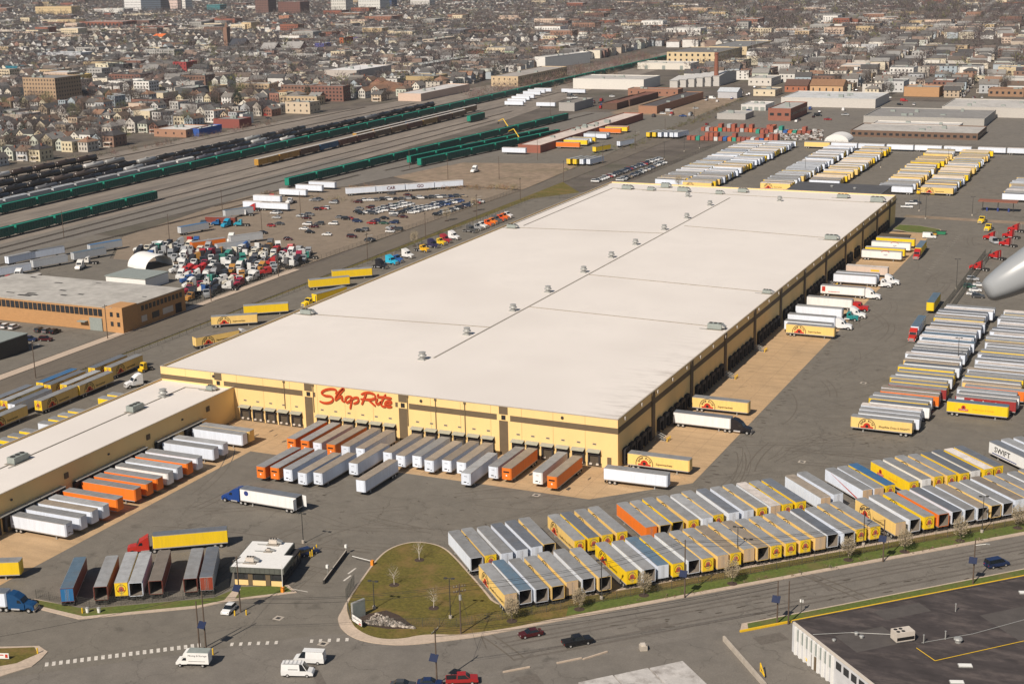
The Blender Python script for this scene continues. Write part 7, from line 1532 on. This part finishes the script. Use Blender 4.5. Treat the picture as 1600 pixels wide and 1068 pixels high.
# sign board and stone bed at the lawn corner, yard signs
sb = thing('pylon_sign', 'grey sign slab standing in the lawn corner bed', 'sign', (-16.9,-99.0,.13), R(70)); q = MB(); q.box(-1.6,1.6,-.25,.25,0,3.6); q.build('slab', M['galv'], sb); q = MB(); q.box(-1.5,1.5,-.27,-.25,.2,3.4); q.build('face', M['hvac'], sb)
wb = thing('banner', 'white banner with dark print on the lawn corner fence', 'banner', (-15.2,-102.4,.5), R(-28)); q = MB(); q.box(-1.7,1.7,-.05,.05,.2,1.5); q.build('board', M['print_white'], wb); q = MB(); add_text(q,'WE ARE HIRING',lambda u,v:(u,-.07,v+.95),0,.42); q.box(.7,1.5,-.07,-.06,.3,.6,1); q.build('print', [M['print_black'], M['print_red']], wb)
bd = thing('banner', 'white board with red marks on the lower left island', 'banner', (-70.6,-140.2,.2), R(20)); q = MB(); q.box(-1.9,1.9,-.05,.05,.1,1.2); q.build('board', M['print_white'], bd); q = MB(); q.box(-1.7,-1.2,-.07,-.05,.3,1.0); q.box(1.2,1.7,-.07,-.05,.3,1.0); q.box(-.9,.9,-.07,-.05,.75,.95); q.build('print', M['print_red'], bd)
sheet('mulch_bed', [(-17.5,-98.5),(-13.5,-94),(-10,-95),(-6,-97.6),(-3.8,-99),(-9,-101.2),(-14.2,-101.6)], .15, 'mulch')
q = MB()
for k in range(260):
    u = rnd.random(); x = -14.8+u*10.5; y = -101+u*1.9+rnd.random()*(5.2*(1-u)); s_ = rnd.uniform(.12,.42); c_ = rnd.choice([(.42,.36,.3),(.3,.26,.22),(.5,.44,.38),(.2,.17,.14)])
    q.lathe([(s_,0),(s_*.9,s_*.5),(s_*.3,s_*.8)],6,o=(x,y,.14),c=c_)
q.build('rocks', M['stuff'], label='bed of pale rocks beside the sign slab', kind='stuff', cat='rocks')
def young_tree(x, y, h, label, bloom):
    t = thing('young_tree', label, 'tree', (x,y,.13), rnd.uniform(0,6), 'young trees along the street')
    q = MB(); q.lathe([(1.1,0),(1.0,.06),(.2,.12)],12); q.build('mulch_ring', M['mulch'], t)
    q = MB(); q.cyl((0,0,0),(.05,0,h*.55),.07,.045,6); rr = random.Random(int(x*10))
    for k in range(16): a = rr.uniform(0,2*PI); z_ = h*rr.uniform(.28,.6); q.cyl((.03,0,z_),(math.cos(a)*h*.22,math.sin(a)*h*.22,z_+h*rr.uniform(.15,.4)),.03,.008,4)
    q.build('trunk', M['bark'] if bloom else M['hvac_l'], t); q = MB(); crown_geo(q,0,0,h*.28,h*.3,h*.38,1100 if bloom else 130,.3 if bloom else .7,.055 if bloom else .012,seed=int(x*7)); q.build('crown', M['twig'], t, color=(.40,.33,.22) if bloom else (.4,.34,.3))
for i, (x, y) in enumerate(((-18,-82.7),(-19.3,-69.3),(-5.2,-89.5))): young_tree(x, y, 4.2, 'thin bare young tree on the lawn, %s' % ['leftmost','farthest back','nearest the stone bed'][i], False)
for i, (x, y) in enumerate(((11.7,-88.9),(21.9,-79.1),(31.5,-68.1),(46.3,-56),(65.5,-35.2),(75.6,-26.4),(85.6,-15.9),(96.2,-3.7))): young_tree(x, y, 4.7+rnd.uniform(-.4,.5), 'budding round street tree on the verge, %s from left' % ORD(i+1), True)
# shrubs and blossom by the side road
for i, (px, py) in enumerate(((648,385),(698,345),(742,330),(1060,293))): g = G(px, py); young_tree(g.x, g.y, 6.5, 'pale blossoming bare tree by the side road, %s from left' % ORD(i+1), True)
# ---------------------------------------------------------------- dark roofed building at the lower right
br = thing('corner_building', 'white walled building with dark patched flat roof at the lower right', 'building'); RT = R(45)
TT_ = lambda s, t, z: (*st(s,t), z)
def tb(name, s0, s1, t0, t1, z0, z1, m_, par=br, skip=''):
    q = MB(); q.box(s0,s1,t0,t1,z0,z1,0,skip,T=lambda p: TT_(*p)); return q.build(name, m_ if not isinstance(m_, str) else M[m_], par)
M['darkroof'] = mat('patched_dark_roof', (.052,.043,.042), .9, .3, .35, dirt=(.15,.122,.112), dscale=.22, damt=.85, stretch=(.6,1.4,1))
tb('wall',-11,130,-170,-103,0,5.7,mat('white_block_wall',(.55,.55,.56),.85,.1,.5),skip='t'); tb('roof',-10.8,129.8,-169.8,-103.2,5.6,5.9,'darkroof')
tb('parapet',-11.1,130.1,-103.3,-102.9,5.7,6.05,'darkroof'); tb('parapet',-11.15,-10.75,-170,-103.3,5.7,6.05,'hvac_l')
for k in range(8): tb('window',-11.12,-10.98,-105.8-k*1.55,-104.9-k*1.55,2.9,5.2,'hvac')
for k in range(9): tb('pier',-11.3,-11.0,-104.7-k*1.55,-104.2-k*1.55,.0,5.5,'print_white')
for k in range(16): tb('window',-11.1,-10.98,-119.5-k*2.4,-117.9-k*2.4,3.6,5.0,'pane')
tb('door',-11.15,-10.98,-111.6,-110,0,2.6,'band')
tb('yellow_edge',-16,140,-92.6,-92.2,0,.35,'yellow',None).__setitem__('kind','structure')
for nm, s0, s1, t0, t1 in (('roof_patch',5,15,-109,-105),('roof_patch',-7,3,-118,-111),('roof_patch',22,38,-126,-114)): tb(nm,s0,s1,t0,t1,5.9,5.915,mat('patch_%d' % s0,(.085,.075,.07),.9,.15,.5))
def rp(px, py): g = G(px, py, 5.9); return g
g = rp(1410,1000); ac = thing('rooftop_unit','beige air unit with four fans on the dark roof','hvac unit',(g.x,g.y,5.92),R(40),'air handling units on roofs'); q = MB(); q.box(-1.8,1.8,-1.1,1.1,.35,2.1); q.box(-1.5,1.5,-.8,.8,0,.35); q.build('casing', M['hvac_l'], ac)
for sx in (-1.2,-.2):
    for sy in (-.5,.5): q = MB(); q.cyl((sx,sy,2.1),(sx,sy,2.14),.36,n=10); q.build('fan', M['black'], ac)
q = MB(); q.box(-1.7,1.7,-1.13,-1.1,.6,1.2); q.build('louvre', M['black'], ac)
for i, (px, py, s_) in enumerate(((1497,1003,.55),(1338,991,.3),(1346,996,.3),(1303,1001,.25))): g = rp(px,py); q = MB(); q.lathe([(s_,0),(s_,s_),(s_*1.5,s_*1.1),(s_*1.3,s_*1.6),(s_*.3,s_*1.8)],10); q.build('roof_vent', M['galv'], loc=(g.x,g.y,5.92), label='small metal vent on the dark roof, %s' % ['right of the beige unit','left pair, left','left pair, right','far left'][i], cat='roof vent', group='vents on the dark roof')
for i, (px, py) in enumerate(((1493,955),(1477,998),(1443,1004))): g = rp(px,py); q = MB(); q.cyl((0,0,0),(0,0,1.5),.1,n=8); q.cyl((0,0,1.5),(0,0,1.62),.17,n=8); q.build('vent_pipe', M['galv'], loc=(g.x,g.y,5.92), label='thin vent pipe on the dark roof, %s from the back' % ORD(i+1), cat='vent pipe', group='vents on the dark roof')
for i, (px, py) in enumerate(((1508,1040),(1495,1066),(1602,926))): g = rp(px,py); tq = thing('skylight','white skylight in the dark roof, %s' % ['middle one','nearest the bottom edge','at the right edge'][i],'skylight',(g.x,g.y,5.92),R(20)); q = MB(); q.box(-1.2,1.2,-.6,.6,0,.2); q.build('frame', M['galv'], tq); q = MB(); q.box(-1.1,1.1,-.5,.5,.2,.26); q.build('dome', M['print_white'], tq)
def roofline(pts, m_, label, r=.06): 
    q = MB(); P = [rp(*p) for p in pts]
    for a, b in zip(P[:-1],P[1:]): q.cyl((a.x,a.y,5.98),(b.x,b.y,5.98),r,n=5)
    q.build('roof_pipe', M[m_], label=label, cat='pipe')
roofline([(1432,1012),(1461,1032),(1600,1001)],'yellow','yellow gas pipe across the dark roof'); roofline([(1270,991),(1330,988),(1395,991)],'galv','thin grey cable left of the beige unit'); roofline([(1440,1004),(1520,990),(1600,968)],'galv','thin grey cable right of the beige unit')
# ground things in front of it
g1 = G(1131,1000); g2 = G(1196,1074); d = g2-g1; q = MB(); q.box(0,d.length,-.25,.25,0,.9); q.box(0,d.length,-.18,.18,.9,1.0); q.build('concrete_wall', M['concrete'], loc=(g1.x,g1.y,0), rz=math.atan2(d.y,d.x), label='low pale concrete wall before the corner building', cat='wall')
slm = mat('stained_slab',(.50,.475,.45),.85,.15,.5,dirt=(.17,.145,.125),dscale=.35,damt=.9)
cs = thing('concrete_slab','pale stained slab of three panels at the bottom edge','slab')
for k in range(3):
    P_ = [st(a, b) for a, b in ((-52.4+k*7.0,-99.6),(-45.7+k*7.0,-99.4),(-45.7+k*7.0,-112),(-52.4+k*7.0,-112))]; q = MB(); q.prism(P_,-.05,.35+.02*k); q.build('panel', slm, cs)
g = G(1005,1014); t = thing('concrete_plinth','small concrete plinth with box beside the street','plinth',(g.x,g.y,0),R(30)); q = MB(); q.box(-.7,.7,-.7,.7,0,.9); q.build('base', M['concrete'], t); q = MB(); q.box(-.5,.4,-.5,.5,.9,1.2); q.build('cap', M['hvac_l'], t)
for i, (a, b) in enumerate((((870,1036),(909,1028)),((911,1030),(949,1018)),((786,1050),(828,1042)))): g1 = G(*a); g2 = G(*b); d = g2-g1; q = MB(); q.box(0,d.length,-.15,.15,0,.25); q.build('kerb_stone', M['walk'], loc=(g1.x,g1.y,0), rz=math.atan2(d.y,d.x), label='loose kerb stone line beside the street, %s' % ['middle','right','left'][i], cat='kerb', group='kerb stones by the forecourt')
for i, (px, py, r_) in enumerate(((1188,1048,R(-60)),(1253,1026,R(-55)))): g = G(px,py); t = thing('guard_bracket','yellow triangular guard rail beside the corner building, %s' % ['free standing','at the wall'][i],'guard rail',(g.x,g.y,0),r_); q = MB(); q.cyl((0,0,0),(0,0,1.7),.1,n=6); q.build('post', M['yellow'], t); q = MB(); q.cyl((0,0,1.6),(2.8,0,.6),.12,n=6); q.cyl((0,0,.3),(2.8,0,.5),.1,n=6); q.build('rail', M['yellow'], t)
g = G(1252,955); t = thing('street_sign','small white street sign at the yellow edge','sign',(g.x,g.y,0)); q = MB(); q.cyl((0,0,0),(0,0,2.6),.05,n=6); q.build('post', M['galv'], t); q = MB(); q.box(-.35,.35,-.03,.03,2.0,2.6); q.build('plate', M['print_white'], t)
for i, (px, py) in enumerate(((137,957),(155,957))): g = G(px,py); t = thing('litter_bin','white bin at the lower left verge, %s one' % ['left','right'][i],'bin',(g.x,g.y,.1)); q = MB(); q.lathe([(.3,0),(.38,.95),(.4,1.0)],10); q.build('drum', M['print_white'], t); q = MB(); q.lathe([(.42,1.0),(.4,1.1),(.1,1.25)],10); q.build('lid', M['galv'], t)
# fuel island, hut and skips at the right
fi = thing('fuel_island','rusty roofed fuel island right of the yard','fuel station',(40,405,0)); q = MB(); q.box(-9,9,-3,3,4.8,5.3); q.build('canopy', M['brick'], fi)
for s in (-7,0,7): q = MB(); q.cyl((s,0,0),(s,0,4.8),.15,n=6); q.build('post', M['steel'], fi)
for s in (-5,0,5): q = MB(); q.box(s-.4,s+.4,-.3,.3,0,1.7); q.build('pump', M['print_blue'], fi)
for i, (x, y, c_) in enumerate(((24.4,338.2,(.03,.2,.1)),(21.2,333.5,(.5,.3,.05)))): t = thing('waste_skip', ['green','orange'][i]+' waste skip at the yard lawn','skip',(x,y,0)); q = MB(); q.extr([(-1.8,.2),(-2.2,1.5),(2.2,1.5),(1.8,.2)],-1,1); q.build('tub', M['paint'], t, color=c_); q = MB(); q.box(-2.25,2.25,-1.05,1.05,1.5,1.56); q.build('lid', M['chassis'], t)
dh = thing('dock_hut','brown roofed hut among the far right docks','hut',(9,312,0)); q = MB(); q.box(-6,6,-3,3,0,3.2); q.build('wall', M['band'], dh); q = MB(); q.box(-6.4,6.4,-3.4,3.4,3.2,3.5); q.build('roof', M['door_b'], dh)
# yellow loading cranes on the rail pad
for i, (px, py) in enumerate(((795,205),(812,222))):
    g = G(px, py); t = thing('loader_crane','yellow material handler beside the green trains, %s one' % ['farther','nearer'][i],'crane',(g.x,g.y,0),R(160)); q = MB(); q.box(-2.4,2.4,-1.5,1.5,.3,1.3); q.build('undercarriage', M['chassis'], t); q = MB(); q.box(-2.2,1.5,-1.3,1.3,1.4,3.2); q.build('house', M['yellow'], t); q = MB(); q.box(1.2,2.6,.2,1.4,1.5,3.8); q.build('cab', M['glass'], t)
    q = MB(); q.cyl((0,0,2.6),(5.5,0,8.5),.38,.3,6); q.build('boom', M['yellow'], t); q = MB(); q.cyl((5.5,0,8.5),(10.5,0,6.5),.3,.2,6); q.build('stick', M['yellow'], t); q = MB(); q.lathe([(.2,1.6),(.9,.8),(.5,0)],8,o=(10.6,0,4.6)); q.build('grab', M['steel'], t)
# elevated highway at the top left
hw = thing('viaduct','long pale concrete highway viaduct at the upper left','viaduct'); a = G(-30,57); b = G(325,53); d = b-a; L = d.length; an = math.atan2(d.y,d.x)
tr_ = lambda p: (a.x+p[0]*math.cos(an)-p[1]*math.sin(an), a.y+p[0]*math.sin(an)+p[1]*math.cos(an), p[2])
q = MB(); q.box(0,L,0,22,7,8.6,T=tr_); q.build('deck', M['concrete'], hw); q = MB(); q.box(0,L,-.3,0,8,9.6,T=tr_); q.box(0,L,22,22.3,8,9.6,T=tr_); q.build('parapet', M['hvac_l'], hw)
for k in range(22): q = MB(); q.box(10+k*L/22.5,12+k*L/22.5,3,19,-.1,7,T=tr_); q.build('pier', M['concrete'], hw)
# wing tip of the aircraft the picture was taken from, a few metres off
def cam_pt(px, py, dist):
    d_ = (_f+_r2*((px-800)/FPX)-_u2*((py-534)/FPX)); return CAMP+d_*dist
AF = 6.0; o = cam_pt(1543,455,AF); ux = (cam_pt(1643,404,AF)-o).normalized(); uy = (o-CAMP).normalized(); uz = ux.cross(uy).normalized()
if uz.z < 0: uz = -uz
q = MB(); n_ = 24; rings = []
for s_, hh_, dd_, zc in ((-.012,.020,.03,.0),(-.008,.034,.05,.0),(.0,.043,.07,.0),(.012,.050,.09,.0),(.03,.055,.10,.001),(.07,.065,.12,.002),(.14,.078,.14,.004),(.3,.1,.18,.008),(1.2,.18,.26,.02)):
    rg = []
    for k in range(n_):
        a_ = 2*PI*k/n_; ca_, sa_ = math.cos(a_), math.sin(a_); e = .7
        rg.append(tuple(o+ux*s_+uz*(zc+hh_*math.copysign(abs(sa_)**e,sa_))+uy*(dd_*math.copysign(abs(ca_)**e,ca_))))
    rings.append(rg)
for rg in rings: q.v += rg
for k in range(len(rings)-1):
    for i in range(n_): j = (i+1)%n_; q.f.append((k*n_+i,k*n_+j,(k+1)*n_+j,(k+1)*n_+i)); q.m.append(0); q.c.append(None)
q.f.append(tuple(range(n_-1,-1,-1))); q.m.append(0); q.c.append(None); q.f.append(tuple((len(rings)-1)*n_+i for i in range(n_))); q.m.append(0); q.c.append(None)
q.build('aircraft_wing_tip', M['aircraft'], label='smooth grey aircraft part reaching in from the right edge', cat='aircraft part', smooth=True)
# thin haze over the whole scene
q = MB(); q.box(-8800,4800,-1400,11800,-1.4,150.0); hz = q.build('haze', [], kind='stuff', label='thin pale haze over the town', cat='haze')
m_ = bpy.data.materials.new('haze_air'); m_.use_nodes = True; nt_ = m_.node_tree; nt_.nodes.remove(nt_.nodes['Principled BSDF']); pv = nt_.nodes.new('ShaderNodeVolumePrincipled'); pv.inputs['Color'].default_value = (.86,.88,.93,1); pv.inputs['Density'].default_value = .00005; pv.inputs['Anisotropy'].default_value = .2
nt_.links.new(pv.outputs[0], nt_.nodes['Material Output'].inputs['Volume']); hz.data.materials.append(m_)
